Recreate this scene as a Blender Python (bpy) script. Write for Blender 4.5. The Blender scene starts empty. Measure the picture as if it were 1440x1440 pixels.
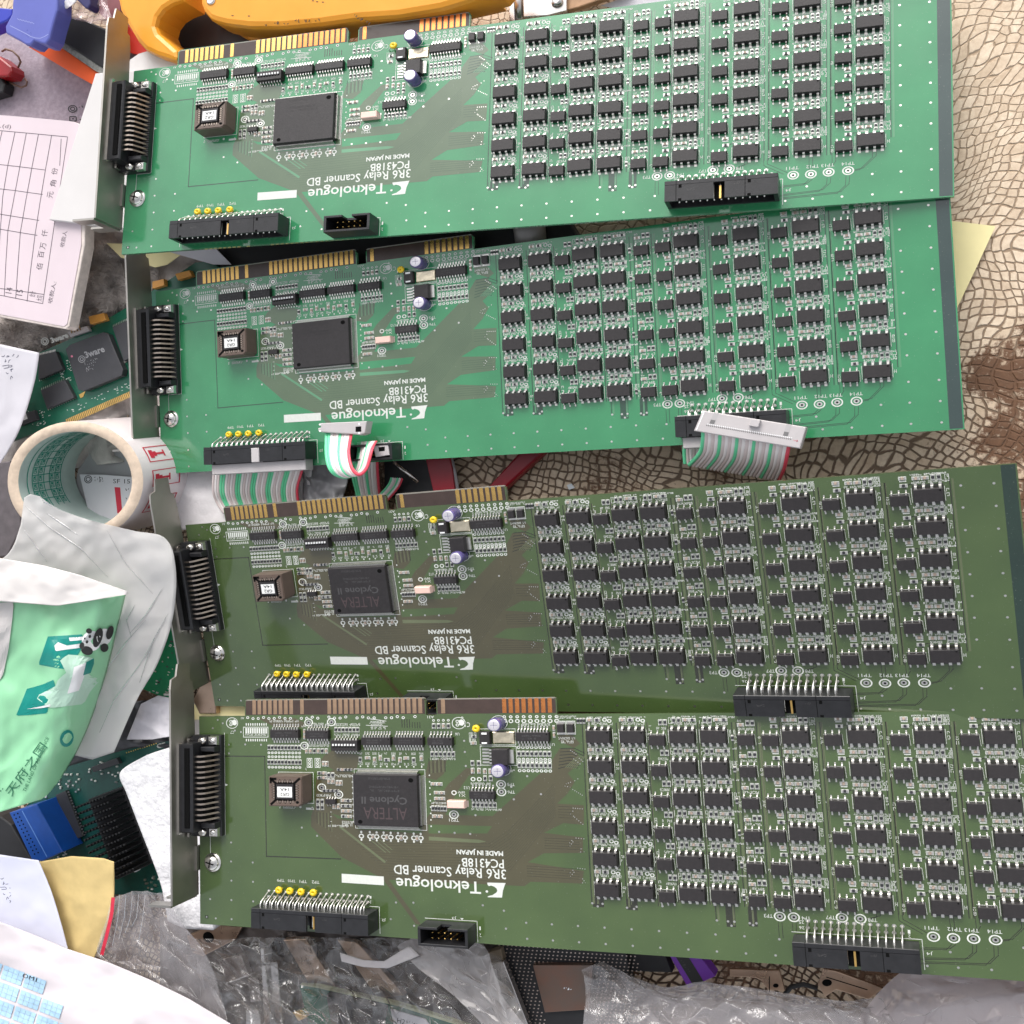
import bpy, math, random
from mathutils import Matrix, Vector, noise

# ------------------------------------------------------------------ scene, camera, light
SC = bpy.context.scene
COL = SC.collection
S = 0.001                                   # everything below is written in millimetres
R = math.radians

# camera axes (rows of W: world axes in the camera's frame), focal length and principal point
W = ((0.933416, -0.060618, -0.353639), (-0.046656, -0.997763, 0.047883), (-0.355751, -0.028195, -0.934156))
CAM = Vector((140.0, 30.0, 416.0))
FOC, CX, CY, PX = 1494.195, 723.548, 619.392, 1440.0
cam_d = bpy.data.cameras.new('camera')
cam = bpy.data.objects.new('camera', cam_d)
COL.objects.link(cam)
cam.matrix_world = Matrix(((W[0][0], -W[0][1], -W[0][2], CAM.x * S), (W[1][0], -W[1][1], -W[1][2], CAM.y * S),
                           (W[2][0], -W[2][1], -W[2][2], CAM.z * S), (0, 0, 0, 1)))
cam_d.sensor_width = 36.0
cam_d.lens = FOC / PX * 36.0
cam_d.shift_x = -(CX - PX / 2) / PX
cam_d.shift_y = (CY - PX / 2) / PX
cam_d.clip_start, cam_d.clip_end = 0.01, 50.0
SC.camera = cam

SUN_EL, SUN_AZ = R(37), R(-8)               # azimuth measured from +Y (top of the picture) towards +X
world = bpy.data.worlds.new('World')
SC.world = world
world.use_nodes = True
wn = world.node_tree
wn.nodes.clear()
sky = wn.nodes.new('ShaderNodeTexSky')
sky.sky_type = 'NISHITA'
sky.sun_disc = False
sky.sun_elevation = SUN_EL
sky.sun_rotation = SUN_AZ
sky.air_density, sky.dust_density, sky.ozone_density = 1.0, 4.0, 1.0
hsv = wn.nodes.new('ShaderNodeHueSaturation')
hsv.inputs['Saturation'].default_value = 0.22   # overcast: nearly white
bg = wn.nodes.new('ShaderNodeBackground')
bg.inputs['Strength'].default_value = 0.15
wo = wn.nodes.new('ShaderNodeOutputWorld')
wn.links.new(sky.outputs[0], hsv.inputs['Color'])
wn.links.new(hsv.outputs[0], bg.inputs['Color'])
wn.links.new(bg.outputs[0], wo.inputs['Surface'])
sun_d = bpy.data.lights.new('sun', 'SUN')
sun_d.energy = 0.5
sun_d.angle = R(34)
sun_d.color = (1.0, 0.95, 0.9)
sun = bpy.data.objects.new('sun', sun_d)
COL.objects.link(sun)
sdir = Vector((math.sin(SUN_AZ) * math.cos(SUN_EL), math.cos(SUN_AZ) * math.cos(SUN_EL), math.sin(SUN_EL)))
sun.rotation_euler = sdir.to_track_quat('Z', 'Y').to_euler()
sun.location = sdir * 2
vs = SC.view_settings
vs.view_transform, vs.look, vs.gamma, vs.use_curve_mapping = 'Standard', 'None', 1.0, False
vs.exposure = 0.78
SC.render.engine = 'CYCLES'
SC.cycles.max_bounces = 8
SC.cycles.transparent_max_bounces = 16
rnd = random.Random(7)


# ------------------------------------------------------------------ helpers
def W3(px, py, z):
    """the point at height z (mm) seen at a place of the photograph"""
    d = Vector(((px - CX) / FOC, (py - CY) / FOC, 1.0))
    w = Vector((W[0][0] * d.x + W[0][1] * d.y + W[0][2] * d.z, W[1][0] * d.x + W[1][1] * d.y + W[1][2] * d.z,
                W[2][0] * d.x + W[2][1] * d.y + W[2][2] * d.z))
    return CAM + w * ((z - CAM.z) / w.z)


def lin(c):
    return tuple(((v / 255) / 12.92 if v / 255 <= 0.04045 else ((v / 255 + 0.055) / 1.055) ** 2.4) for v in c)


def mat(name, color, rough=0.5, metal=0.0, spec=0.5, var=0.0, vscale=200.0, bump=0.0, bscale=800.0, trans=0.0,
        coat=0.0, color2=None, sheen=0.0, rvar=0.0, alpha=1.0):
    m = bpy.data.materials.new(name)
    m.use_nodes = True
    nt = m.node_tree
    b = nt.nodes['Principled BSDF']
    b.inputs['Base Color'].default_value = (*color, 1)
    b.inputs['Roughness'].default_value = rough
    b.inputs['Metallic'].default_value = metal
    b.inputs['Specular IOR Level'].default_value = spec
    b.inputs['Transmission Weight'].default_value = trans
    b.inputs['Coat Weight'].default_value = coat
    b.inputs['Coat Roughness'].default_value = 0.08
    b.inputs['Sheen Weight'].default_value = sheen
    b.inputs['Alpha'].default_value = alpha
    tc = nt.nodes.new('ShaderNodeTexCoord')
    if var > 0 or color2 or rvar:
        n = nt.nodes.new('ShaderNodeTexNoise')
        n.inputs['Scale'].default_value = vscale
        n.inputs['Detail'].default_value = 5
        n.inputs['Roughness'].default_value = 0.6
        nt.links.new(tc.outputs['Object'], n.inputs['Vector'])
        if var > 0 or color2:
            c2 = color2 or tuple(min(1, v * (1 + var)) for v in color)
            c1 = color if color2 else tuple(v * (1 - var) for v in color)
            r = nt.nodes.new('ShaderNodeValToRGB')
            r.color_ramp.elements[0].position, r.color_ramp.elements[1].position = 0.3, 0.7
            r.color_ramp.elements[0].color, r.color_ramp.elements[1].color = (*c1, 1), (*c2, 1)
            nt.links.new(n.outputs['Fac'], r.inputs[0])
            nt.links.new(r.outputs[0], b.inputs['Base Color'])
        if rvar:
            mr = nt.nodes.new('ShaderNodeMapRange')
            mr.inputs['To Min'].default_value, mr.inputs['To Max'].default_value = max(0.02, rough - rvar), min(1, rough + rvar)
            mr.inputs['From Min'].default_value, mr.inputs['From Max'].default_value = 0.3, 0.7
            nt.links.new(n.outputs['Fac'], mr.inputs['Value'])
            nt.links.new(mr.outputs[0], b.inputs['Roughness'])
    if bump > 0:
        n2 = nt.nodes.new('ShaderNodeTexNoise')
        n2.inputs['Scale'].default_value = bscale
        n2.inputs['Detail'].default_value = 4
        nt.links.new(tc.outputs['Object'], n2.inputs['Vector'])
        bp = nt.nodes.new('ShaderNodeBump')
        bp.inputs['Strength'].default_value = bump
        bp.inputs['Distance'].default_value = 0.0005
        nt.links.new(n2.outputs['Fac'], bp.inputs['Height'])
        nt.links.new(bp.outputs[0], b.inputs['Normal'])
    return m


class MB:
    """collects quads, boxes, tubes... in millimetres; build() links them as one mesh object"""

    def __init__(self):
        self.v, self.f, self.m, self.sm = [], [], [], []

    def add(self, vs, fs, mi=0, smooth=False):
        o = len(self.v)
        self.v += [tuple(p) for p in vs]
        for f in fs:
            self.f.append([o + i for i in f])
            self.m.append(mi)
            self.sm.append(smooth)

    def quad(self, a, b, c, d, mi=0):
        self.add((a, b, c, d), ((0, 1, 2, 3),), mi)

    def rect(self, x0, x1, y0, y1, z, mi=0):
        self.quad((x0, y0, z), (x1, y0, z), (x1, y1, z), (x0, y1, z), mi)

    def box(self, x0, x1, y0, y1, z0, z1, mi=0, ins=0.0, ch=0.0):
        """box whose top is inset by ins; ch chamfers the top edges"""
        if ch > 0:
            zt = z1 - ch
            fr = (zt - z0) / max(1e-6, (z1 - z0))
            i1 = ins * fr
            i2 = ins + ch
            vs = [(x0, y0, z0), (x1, y0, z0), (x1, y1, z0), (x0, y1, z0),
                  (x0 + i1, y0 + i1, zt), (x1 - i1, y0 + i1, zt), (x1 - i1, y1 - i1, zt), (x0 + i1, y1 - i1, zt),
                  (x0 + i2, y0 + i2, z1), (x1 - i2, y0 + i2, z1), (x1 - i2, y1 - i2, z1), (x0 + i2, y1 - i2, z1)]
            fs = [(3, 2, 1, 0), (8, 9, 10, 11)]
            for k in (0, 4):
                for i in range(4):
                    j = (i + 1) % 4
                    fs.append((k + i, k + j, k + 4 + j, k + 4 + i))
        else:
            i2 = ins
            vs = [(x0, y0, z0), (x1, y0, z0), (x1, y1, z0), (x0, y1, z0),
                  (x0 + i2, y0 + i2, z1), (x1 - i2, y0 + i2, z1), (x1 - i2, y1 - i2, z1), (x0 + i2, y1 - i2, z1)]
            fs = [(3, 2, 1, 0), (4, 5, 6, 7)]
            for i in range(4):
                j = (i + 1) % 4
                fs.append((i, j, 4 + j, 4 + i))
        self.add(vs, fs, mi)

    def prism(self, pts, z0, z1, mi=0, mside=None):
        n = len(pts)
        vs = [(p[0], p[1], z0) for p in pts] + [(p[0], p[1], z1) for p in pts]
        self.add(vs, [tuple(range(n, 2 * n))], mi)
        self.add(vs, [tuple(range(n - 1, -1, -1))] + [(i, (i + 1) % n, n + (i + 1) % n, n + i) for i in range(n)],
                 mi if mside is None else mside)

    def poly(self, pts, z, mi=0):
        self.add([(p[0], p[1], z) for p in pts], [tuple(range(len(pts)))], mi)

    def disc(self, x, y, z, r, mi=0, n=14, ry=None):
        ry = r if ry is None else ry
        self.poly([(x + r * math.cos(2 * math.pi * i / n), y + ry * math.sin(2 * math.pi * i / n)) for i in range(n)], z, mi)

    def ring(self, x, y, z, r0, r1, mi=0, n=20, q=1.0):
        vs = []
        for i in range(n):
            a = 2 * math.pi * i / n
            vs += [(x + r0 * math.cos(a), y + q * r0 * math.sin(a), z), (x + r1 * math.cos(a), y + q * r1 * math.sin(a), z)]
        self.add(vs, [(2 * i, 2 * i + 1, (2 * i + 3) % (2 * n), (2 * i + 2) % (2 * n)) for i in range(n)], mi)

    def lathe(self, x, y, prof, mi=0, n=20, q=1.0, mis=None):
        """prof: list of (radius, z) from bottom to top"""
        vs = []
        for r, z in prof:
            for i in range(n):
                a = 2 * math.pi * i / n
                vs.append((x + r * math.cos(a), y + q * r * math.sin(a), z))
        for k in range(len(prof) - 1):
            fs = [(k * n + i, k * n + (i + 1) % n, (k + 1) * n + (i + 1) % n, (k + 1) * n + i) for i in range(n)]
            o = len(self.v)
            if k == 0:
                self.v += vs
                base = o
            for f in fs:
                self.f.append([base + i for i in f])
                self.m.append(mis[k] if mis else mi)
                self.sm.append(True)
        k = len(prof) - 1
        self.f.append([base + k * n + i for i in range(n)])
        self.m.append(mis[-1] if mis else mi)
        self.sm.append(False)

    def line(self, pts, w, z, mi=0):
        """flat line of width w"""
        for a, b in zip(pts, pts[1:]):
            dx, dy = b[0] - a[0], b[1] - a[1]
            l = math.hypot(dx, dy) or 1
            nx, ny = -dy / l * w / 2, dx / l * w / 2
            ex, ey = dx / l * w / 2, dy / l * w / 2
            self.quad((a[0] - nx - ex, a[1] - ny - ey, z), (b[0] - nx + ex, b[1] - ny + ey, z),
                      (b[0] + nx + ex, b[1] + ny + ey, z), (a[0] + nx - ex, a[1] + ny - ey, z), mi)

    def tube(self, pts, r, mi=0, n=6, smooth=True, closed=False, flat=1.0):
        pts = [Vector(p) for p in pts]
        m = len(pts)
        rr = r if isinstance(r, (list, tuple)) else [r] * m
        vs = []
        up = Vector((0, 0, 1))
        for i, p in enumerate(pts):
            if closed:
                t = pts[(i + 1) % m] - pts[i - 1]
            else:
                t = pts[min(i + 1, m - 1)] - pts[max(i - 1, 0)]
            t.normalize()
            s = t.cross(up)
            if s.length < 0.05:
                s = t.cross(Vector((0, 1, 0)))
            s.normalize()
            u = s.cross(t)
            for k in range(n):
                a = 2 * math.pi * k / n
                vs.append(p + (s * math.cos(a) + u * (math.sin(a) * flat)) * rr[i])
        fs = []
        for i in range(m if closed else m - 1):
            j = (i + 1) % m
            for k in range(n):
                fs.append((i * n + k, i * n + (k + 1) % n, j * n + (k + 1) % n, j * n + k))
        if not closed:
            fs += [tuple(range(n - 1, -1, -1)), tuple((m - 1) * n + k for k in range(n))]
        self.add(vs, fs, mi, smooth)

    def bar(self, pts, wx, th, mi=0, side=(1, 0, 0)):
        """a flat strip of width wx (along side) and thickness th swept along pts"""
        pts = [Vector(p) for p in pts]
        sd = Vector(side).normalized()
        vs = []
        for i, p in enumerate(pts):
            t = (pts[min(i + 1, len(pts) - 1)] - pts[max(i - 1, 0)]).normalized()
            nrm = sd.cross(t).normalized() * th / 2
            for a, b in ((-1, -1), (1, -1), (1, 1), (-1, 1)):
                vs.append(p + sd * (a * wx / 2) + nrm * b)
        fs = []
        for i in range(len(pts) - 1):
            for k in range(4):
                fs.append((i * 4 + k, i * 4 + (k + 1) % 4, i * 4 + 4 + (k + 1) % 4, i * 4 + 4 + k))
        e = (len(pts) - 1) * 4
        fs += [(3, 2, 1, 0), (e, e + 1, e + 2, e + 3)]
        self.add(vs, fs, mi)

    def mesh(self, name, mats):
        me = bpy.data.meshes.new(name)
        me.from_pydata([(p[0] * S, p[1] * S, p[2] * S) for p in self.v], [], self.f)
        for m in mats:
            me.materials.append(m)
        me.polygons.foreach_set('material_index', self.m)
        me.polygons.foreach_set('use_smooth', self.sm)
        me.update()
        return me

    def build(self, name, mats, parent=None, fixn=False):
        me = self.mesh(name, mats if isinstance(mats, (list, tuple)) else [mats])
        if fixn:
            fix_normals(me)
        return link(name, me, parent)


def fix_normals(me):
    import bmesh
    bm = bmesh.new()
    bm.from_mesh(me)
    bmesh.ops.recalc_face_normals(bm, faces=bm.faces)
    bm.to_mesh(me)
    bm.free()


def link(name, me, parent=None, loc=None, rotz=0.0):
    o = bpy.data.objects.new(name, me)
    COL.objects.link(o)
    if parent is not None:
        o.parent = parent
    if loc is not None:
        o.location = (loc[0] * S, loc[1] * S, loc[2] * S)
    if rotz:
        o.rotation_euler.z = rotz
    return o


def tag(o, label, cat, group=None, kind=None):
    o['label'] = label
    o['category'] = cat
    if group:
        o['group'] = group
    if kind:
        o['kind'] = kind
    return o


def thing(name, label, cat, loc=(0, 0, 0), group=None):
    o = bpy.data.objects.new(name, None)
    o.empty_display_size = 0.01
    COL.objects.link(o)
    o.location = (loc[0] * S, loc[1] * S, loc[2] * S)
    return tag(o, label, cat, group)


_tx = {}


def glyphs(s, bold=0.0):
    """flat text as vertices scaled to the unit square, and faces"""
    if (s, bold) in _tx:
        return _tx[(s, bold)]
    cu = bpy.data.curves.new('lettering', 'FONT')
    cu.body = s
    cu.resolution_u = 2
    cu.offset = bold
    ob = bpy.data.objects.new('lettering', cu)
    COL.objects.link(ob)
    dg = bpy.context.evaluated_depsgraph_get()
    me = ob.evaluated_get(dg).to_mesh()
    vs = [tuple(v.co) for v in me.vertices]
    fs = [tuple(p.vertices) for p in me.polygons]
    ob.evaluated_get(dg).to_mesh_clear()
    bpy.data.objects.remove(ob)
    bpy.data.curves.remove(cu)
    x0, x1 = min(v[0] for v in vs), max(v[0] for v in vs)
    y0, y1 = min(v[1] for v in vs), max(v[1] for v in vs)
    vs = [((v[0] - x0) / (x1 - x0), (v[1] - y0) / (y1 - y0)) for v in vs]
    _tx[(s, bold)] = (vs, fs)
    return vs, fs


def text(mb, s, org, ex, ey, mi=0, bold=0.0):
    """text filling the parallelogram org, org+ex, org+ey"""
    vs, fs = glyphs(s, bold)
    o, a, b = Vector(org), Vector(ex), Vector(ey)
    mb.add([o + a * v[0] + b * v[1] for v in vs], fs, mi)


def rtext(mb, s, u0, u1, v0, v1, z, mi=0, bold=0.0):
    """text turned by 180 degrees, filling a box (the boards lie upside down to the viewer)"""
    text(mb, s, (u1, v1, z), (u0 - u1, 0, 0), (0, v0 - v1, 0), mi, bold)

# ------------------------------------------------------------------ materials of the boards
M = {}
M['tin'] = mat('tin_plating', (0.76, 0.74, 0.70), 0.32, 1.0, var=0.12, vscale=900)
M['steel'] = mat('plated_steel', (0.40, 0.38, 0.35), 0.46, 1.0, var=0.12, vscale=60, rvar=0.1, bump=0.05, bscale=300)
M['screw'] = mat('nickel_screw', (0.75, 0.72, 0.68), 0.22, 1.0, var=0.1, vscale=500)
M['pin'] = mat('dull_pin_metal', (0.50, 0.42, 0.35), 0.3, 1.0, var=0.15, vscale=500)
M['black'] = mat('moulded_black_epoxy', (0.019, 0.016, 0.017), 0.5, spec=0.5, var=0.25, vscale=700, bump=0.12, bscale=2500)
M['blackgloss'] = mat('black_connector_plastic', (0.016, 0.016, 0.018), 0.34, spec=0.5, var=0.25, vscale=300, bump=0.06, bscale=1500)
M['hole'] = mat('dark_hole', (0.004, 0.004, 0.004), 0.9, spec=0.1)
M['print'] = mat('grey_chip_print', (0.062, 0.060, 0.062), 0.6)
M['printred'] = mat('reddish_chip_print', (0.062, 0.042, 0.045), 0.6)
M['faint'] = mat('faint_chip_print', (0.0215, 0.019, 0.02), 0.5)
M['silk'] = mat('white_silkscreen', (0.62, 0.64, 0.60), 0.5, var=0.06, vscale=900)
M['sockb'] = mat('brown_socket_plastic', (0.12, 0.085, 0.067), 0.45, var=0.12, vscale=300)
M['paper'] = mat('white_sticker', (0.8, 0.8, 0.78), 0.6)
M['ink'] = mat('black_ink', (0.02, 0.02, 0.02), 0.6)
M['yellow'] = mat('yellow_glass_bead', (0.80, 0.56, 0.015), 0.25, var=0.1, vscale=500)
M['sleeve'] = mat('violet_capacitor_sleeve', (0.11, 0.09, 0.24), 0.22, var=0.2, vscale=500)
M['alu'] = mat('capacitor_lid_aluminium', (0.86, 0.82, 0.86), 0.3, 0.75, var=0.05, vscale=900)
M['gold'] = mat('gold_plating', (0.82, 0.52, 0.17), 0.28, 1.0, var=0.14, vscale=250, rvar=0.1)
M['rose'] = mat('rose_gold_plating', (0.60, 0.40, 0.26), 0.34, 1.0, var=0.16, vscale=250, rvar=0.1)
M['copper'] = mat('copper_coloured_plating', (0.80, 0.30, 0.10), 0.3, 1.0, var=0.14, vscale=250, rvar=0.1)
M['ceramic'] = mat('tan_ceramic', (0.40, 0.31, 0.25), 0.5, var=0.15, vscale=500)
M['resbody'] = mat('black_resistor_body', (0.03, 0.03, 0.035), 0.4)
M['pink'] = mat('pale_oscillator_can', (0.80, 0.55, 0.47), 0.4, var=0.05)
M['tab'] = mat('bare_board_edge', (0.055, 0.036, 0.03), 0.25, var=0.15, vscale=200)
M['tabrim'] = mat('bevelled_board_edge', (0.24, 0.22, 0.19), 0.5, var=0.1)
M['pad'] = mat('soldered_pad', (0.84, 0.74, 0.55), 0.28, 1.0, var=0.15, vscale=300, bump=0.6, bscale=450)
M['white'] = mat('white_switch_cap', (0.8, 0.8, 0.8), 0.4)


def mask_mat(name, c_lo, c_hi, rough=0.13, spec=0.85):
    """glossy solder mask with faint mottling, dust and a weave ripple"""
    m = mat(name, c_lo, rough, spec=spec, color2=c_hi, vscale=55, bump=0.035, bscale=160, coat=0.6)
    nt = m.node_tree
    b = nt.nodes['Principled BSDF']
    tc = nt.nodes.new('ShaderNodeTexCoord')
    n = nt.nodes.new('ShaderNodeTexNoise')
    n.inputs['Scale'].default_value, n.inputs['Detail'].default_value = 26, 8
    n.inputs['Roughness'].default_value = 0.7
    mr = nt.nodes.new('ShaderNodeMapRange')
    mr.inputs['From Min'].default_value, mr.inputs['From Max'].default_value = 0.42, 0.72
    mr.inputs['To Min'].default_value, mr.inputs['To Max'].default_value = rough * 0.7, rough * 2.0
    nt.links.new(tc.outputs['Object'], n.inputs['Vector'])
    nt.links.new(n.outputs['Fac'], mr.inputs['Value'])
    nt.links.new(mr.outputs[0], b.inputs['Roughness'])
    # settled dust and faint broad unevenness of the coating
    N, L = nt.nodes.new, nt.links.new
    src = b.inputs['Base Color'].links[0].from_socket
    d = N('ShaderNodeTexNoise'); d.inputs['Scale'].default_value, d.inputs['Detail'].default_value = 1500, 2
    dm = N('ShaderNodeMapRange'); dm.inputs['From Min'].default_value, dm.inputs['From Max'].default_value = 0.68, 0.78
    dm.inputs['To Max'].default_value = 0.30
    p = N('ShaderNodeTexNoise'); p.inputs['Scale'].default_value, p.inputs['Detail'].default_value = 14, 6
    pm = N('ShaderNodeMapRange'); pm.inputs['From Min'].default_value, pm.inputs['From Max'].default_value = 0.3, 0.7
    pm.inputs['To Min'].default_value, pm.inputs['To Max'].default_value = 0.84, 1.16
    mul = N('ShaderNodeVectorMath'); mul.operation = 'SCALE'
    mx = N('ShaderNodeMixRGB'); mx.inputs['Color2'].default_value = (0.42, 0.43, 0.38, 1)
    for q in (d, p):
        L(tc.outputs['Object'], q.inputs['Vector'])
    L(d.outputs['Fac'], dm.inputs['Value']); L(p.outputs['Fac'], pm.inputs['Value'])
    L(src, mul.inputs[0]); L(pm.outputs[0], mul.inputs['Scale'])
    L(mul.outputs[0], mx.inputs['Color1']); L(dm.outputs[0], mx.inputs['Fac']); L(mx.outputs[0], b.inputs['Base Color'])
    return m


# 0 mask, 1 trace region, 2 dark gap line, 3 light trace, 4 fold strip
G_COOL = [mask_mat('emerald_solder_mask', (0.030, 0.215, 0.088), (0.040, 0.245, 0.102)),  # upper pair: pale sky reflection painted into the mask colours
          mask_mat('emerald_mask_over_bare_laminate', (0.082, 0.128, 0.070), (0.094, 0.142, 0.079)),
          mask_mat('emerald_mask_gap', (0.018, 0.055, 0.035), (0.022, 0.07, 0.04)),
          mask_mat('emerald_mask_over_trace', (0.09, 0.25, 0.13), (0.10, 0.28, 0.15)),
          mask_mat('emerald_bare_fold', (0.022, 0.045, 0.042), (0.03, 0.055, 0.05))]
G_WARM = [mask_mat('olive_solder_mask', (0.051, 0.088, 0.026), (0.062, 0.102, 0.031)),  # lower pair: warm reflected surroundings painted into the mask colours
           mask_mat('olive_mask_over_bare_laminate', (0.064, 0.058, 0.027), (0.073, 0.065, 0.031)),
           mask_mat('olive_mask_gap', (0.017, 0.019, 0.010), (0.022, 0.024, 0.012)),
           mask_mat('olive_mask_over_trace', (0.105, 0.125, 0.06), (0.12, 0.14, 0.07)),
           mask_mat('olive_bare_fold', (0.008, 0.026, 0.018), (0.012, 0.034, 0.022))]

U0, U1, V0, V1 = -26.9, 313.8, 14.5, 98.9
SQ = 0.78                                    # what is round on these boards is lower than wide
ROWS = 6
SO_V, SM_V, PIT = 90.85, 89.55, 10.86
BIG = [150.1, 162.8, 181.3, 192.6, 221.4, 243.6, 265.1, 286.6]
SMALL = [172.1, 204.0, 212.4, 233.8, 255.6, 277.5]


def make_substrate():
    b = MB()
    mats_n = 8
    out = [(U0, V0), (U1, V0), (U1, V1), (134.0, V1), (134.0, 104.2), (132.6, 105.0), (85.4, 105.0), (84.2, 104.0), (84.2, V1),
           (79.6, V1), (79.6, 104.2), (78.6, 105.4), (-2.8, 105.9), (-4.0, 105.0), (-4.0, V1), (U0, V1)]
    b.prism(out, -1.6, 0.0, 0, 3)
    # bare contact tabs
    for x0, x1, yt in ((-3.6, 79.2, 105.2), (84.6, 133.6, 104.7)):
        b.prism([(x0, 99.3), (x1, 99.3), (x1, yt - 0.6), (x1 - 0.6, yt), (x0 + 0.6, yt), (x0, yt - 0.6)], -0.5, 0.02, 5)
        b.prism([(x0 - 0.3, yt + 0.05), (x1 + 0.2, yt + 0.05), (x1 - 0.7, yt + 0.45), (x0 + 0.7, yt + 0.45)], -1.1, 0.035, 6)
    # fold strip at the right
    b.rect(309.0, U1 - 0.5, V0 + 0.4, V1 - 0.2, 0.02, 4)
    # the big bundle of traces in the bare laminate colour
    reg = [(40.6, 52.6), (40.3, 43.7), (59.3, 35.9), (117.7, 36.0), (120.2, 37.7), (140.3, 37.9), (141.3, 42.4), (119.5, 44.7),
           (126.0, 48.1), (141.3, 48.8), (141.6, 54.3), (126.4, 55.5), (134.3, 59.2), (142.2, 58.8), (142.6, 65.8), (132.3, 66.2),
           (136.6, 70.0), (139.5, 74.1), (137.0, 77.3), (143.0, 81.8), (139.7, 86.3), (134.4, 86.3), (131.1, 82.0), (130.8, 77.4), (126.5, 77.4),
           (106.0, 61.1), (79.5, 61.0), (76.0, 57.0), (76.0, 53.7), (48.5, 54.6)]
    b.poly(reg, 0.02, 1)
    b.poly([(26.9, 59.1), (26.8, 55.0), (40.3, 43.7), (58.0, 36.6), (72.3, 19.8), (74.4, 19.9), (60.5, 36.8), (60.5, 43.4), (47.9, 52.1), (48.2, 57.4), (39.0, 58.6), (34.0, 62.0), (28.0, 62.0)], 0.016, 1)
    for p in ([(81, 57), (86, 60.5), (92, 70), (97, 76), (98.8, 76), (98.8, 78.6), (96, 78.8), (88, 72.5), (83, 66.5), (80, 65)],
              [(31.5, 80.5), (37.5, 77.5), (48, 77.5), (50, 83), (38, 85.6), (33.5, 83)],
              [(28.6, 62), (47.2, 58), (47.2, 76.5), (38, 77.5), (29.5, 74)],
              [(78, 75), (80, 81), (88, 83), (86.5, 76.5), (83, 74)],
              [(2, 98.2), (20, 98.0), (26, 95.5), (24, 94.2), (9, 95.0)],
              [(134, 92), (139, 92), (142.5, 88), (140, 86.5), (134, 89)]):
        b.poly(p, 0.012, 1)
    # green islands and light traces inside the bundle
    b.poly([(79, 57.2), (105.6, 57.3), (103.5, 54.6), (79, 53.9)], 0.03, 0)
    b.poly([(79, 52.7), (100, 52.2), (103.0, 51.6), (100, 51.0), (79, 51.3)], 0.03, 3)
    b.line([(40.2, 55.2), (59.5, 42.6)], 0.9, 0.03, 3)
    b.line([(52.5, 51.5), (60.0, 46.2)], 0.35, 0.03, 3)
    b.line([(54.5, 51.5), (62.0, 46.2)], 0.3, 0.03, 3)
    b.line([(57, 51.3), (63.0, 47.2)], 0.25, 0.03, 3)
    for k in range(9):
        b.line([(80.2 + k * 0.85, 82.2), (80.2 + k * 0.85, 76.6 + k * 0.1)], 0.28, 0.028, 3 if k % 2 else 2)
    for k in range(10):
        b.line([(29.6 + 0.75 * k, 60.5), (29.6 + 0.75 * k, 56.4 - 0.35 * k)], 0.2, 0.026, 3 if k % 2 else 2)
    # fine hairlines along the bundle
    for k in range(14):
        o = k * 1.15
        b.line([(46 + o * 1.1, 49.8 - o * 0.85), (62 + o * 1.2, 49.8 - o * 0.85 - (0 if k % 2 else 0.2)), (104, 50.8 - o * 0.9), (112.5, 56 - o * 0.95), (131.5, 73.4 - o * 0.75)], 0.06, 0.024, 2)
    for vy in (42.4, 43.3, 41.5, 40.6, 39.7):
        b.line([(119, vy), (139.5, vy - 0.3)], 0.10, 0.026, 2)
    for vy in (53.6, 52.7, 51.8, 50.9, 50.0):
        b.line([(126.5, vy), (140, vy - 0.1)], 0.10, 0.026, 2)
    for vy in (65.2, 64.2, 63.2, 62.2, 61.2):
        b.line([(132.5, vy), (138, vy - 0.1)], 0.10, 0.026, 2)
    for k in range(7):
        b.line([(133.5 + k * 0.2, 79.0 + 1.2 * k), (137.0 + 0.5 * k, 79.8 + 1.1 * k), (141 + 0.5 * k, 79.2 + 0.9 * k)], 0.28, 0.026, 2)
    for k in range(6):
        b.line([(136.2 + k * 0.75, 79.4 - 0.1 * k), (141.2 + 0.6 * k, 83.4 + 0.05 * k)], 0.22, 0.028, 3)
    # isolation line round the left pour
    b.line([(-14.0, 82.5), (5.4, 82.5), (5.6, 42.7), (40.0, 42.9)], 0.42, 0.03, 2)
    # channels of the relay field: dark / light line pairs
    vt, vb = 95.5, 31.4
    for u, n, lo in ((143.6, 2, 31.2), (145.2, 2, 31.2), (156.8, 2, 30.6), (158.2, 1, 31.5), (168.4, 1, 31.6), (176.0, 1, 33.0), (187.1, 1, 33.0),
                     (188.9, 2, 27.7), (194.2, 2, 26.5), (199.2, 2, 33.0), (200.9, 2, 27.2), (207.9, 2, 33.0), (209.0, 1, 34.0), (216.0, 1, 34.0),
                     (228.3, 3, 33.5), (230.2, 1, 33.5), (250.0, 3, 33.0), (251.6, 1, 33.5), (271.8, 3, 33.0), (273.2, 1, 33.5), (293.5, 2, 37.6)):
        top = vt if u not in (188.9, 194.2) else 33.0
        for k in range(n):
            b.line([(u + k * 0.75, top), (u + k * 0.75, lo)], 0.34, 0.026, 2 if k % 2 == 0 else 3)
        b.line([(u + n * 0.75 - 0.4, top), (u + n * 0.75 - 0.4, lo)], 0.22, 0.028, 3)
    for (x0, x1, y0, y1) in ((144.0, 148.2, 30.0, 33.4), (156.6, 160.8, 29.6, 33.4), (192.4, 195.6, 25.8, 33.4), (200.2, 203.2, 26.4, 33.6)):
        b.rect(x0, x1, y0, y1, 0.024, 2)
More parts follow.
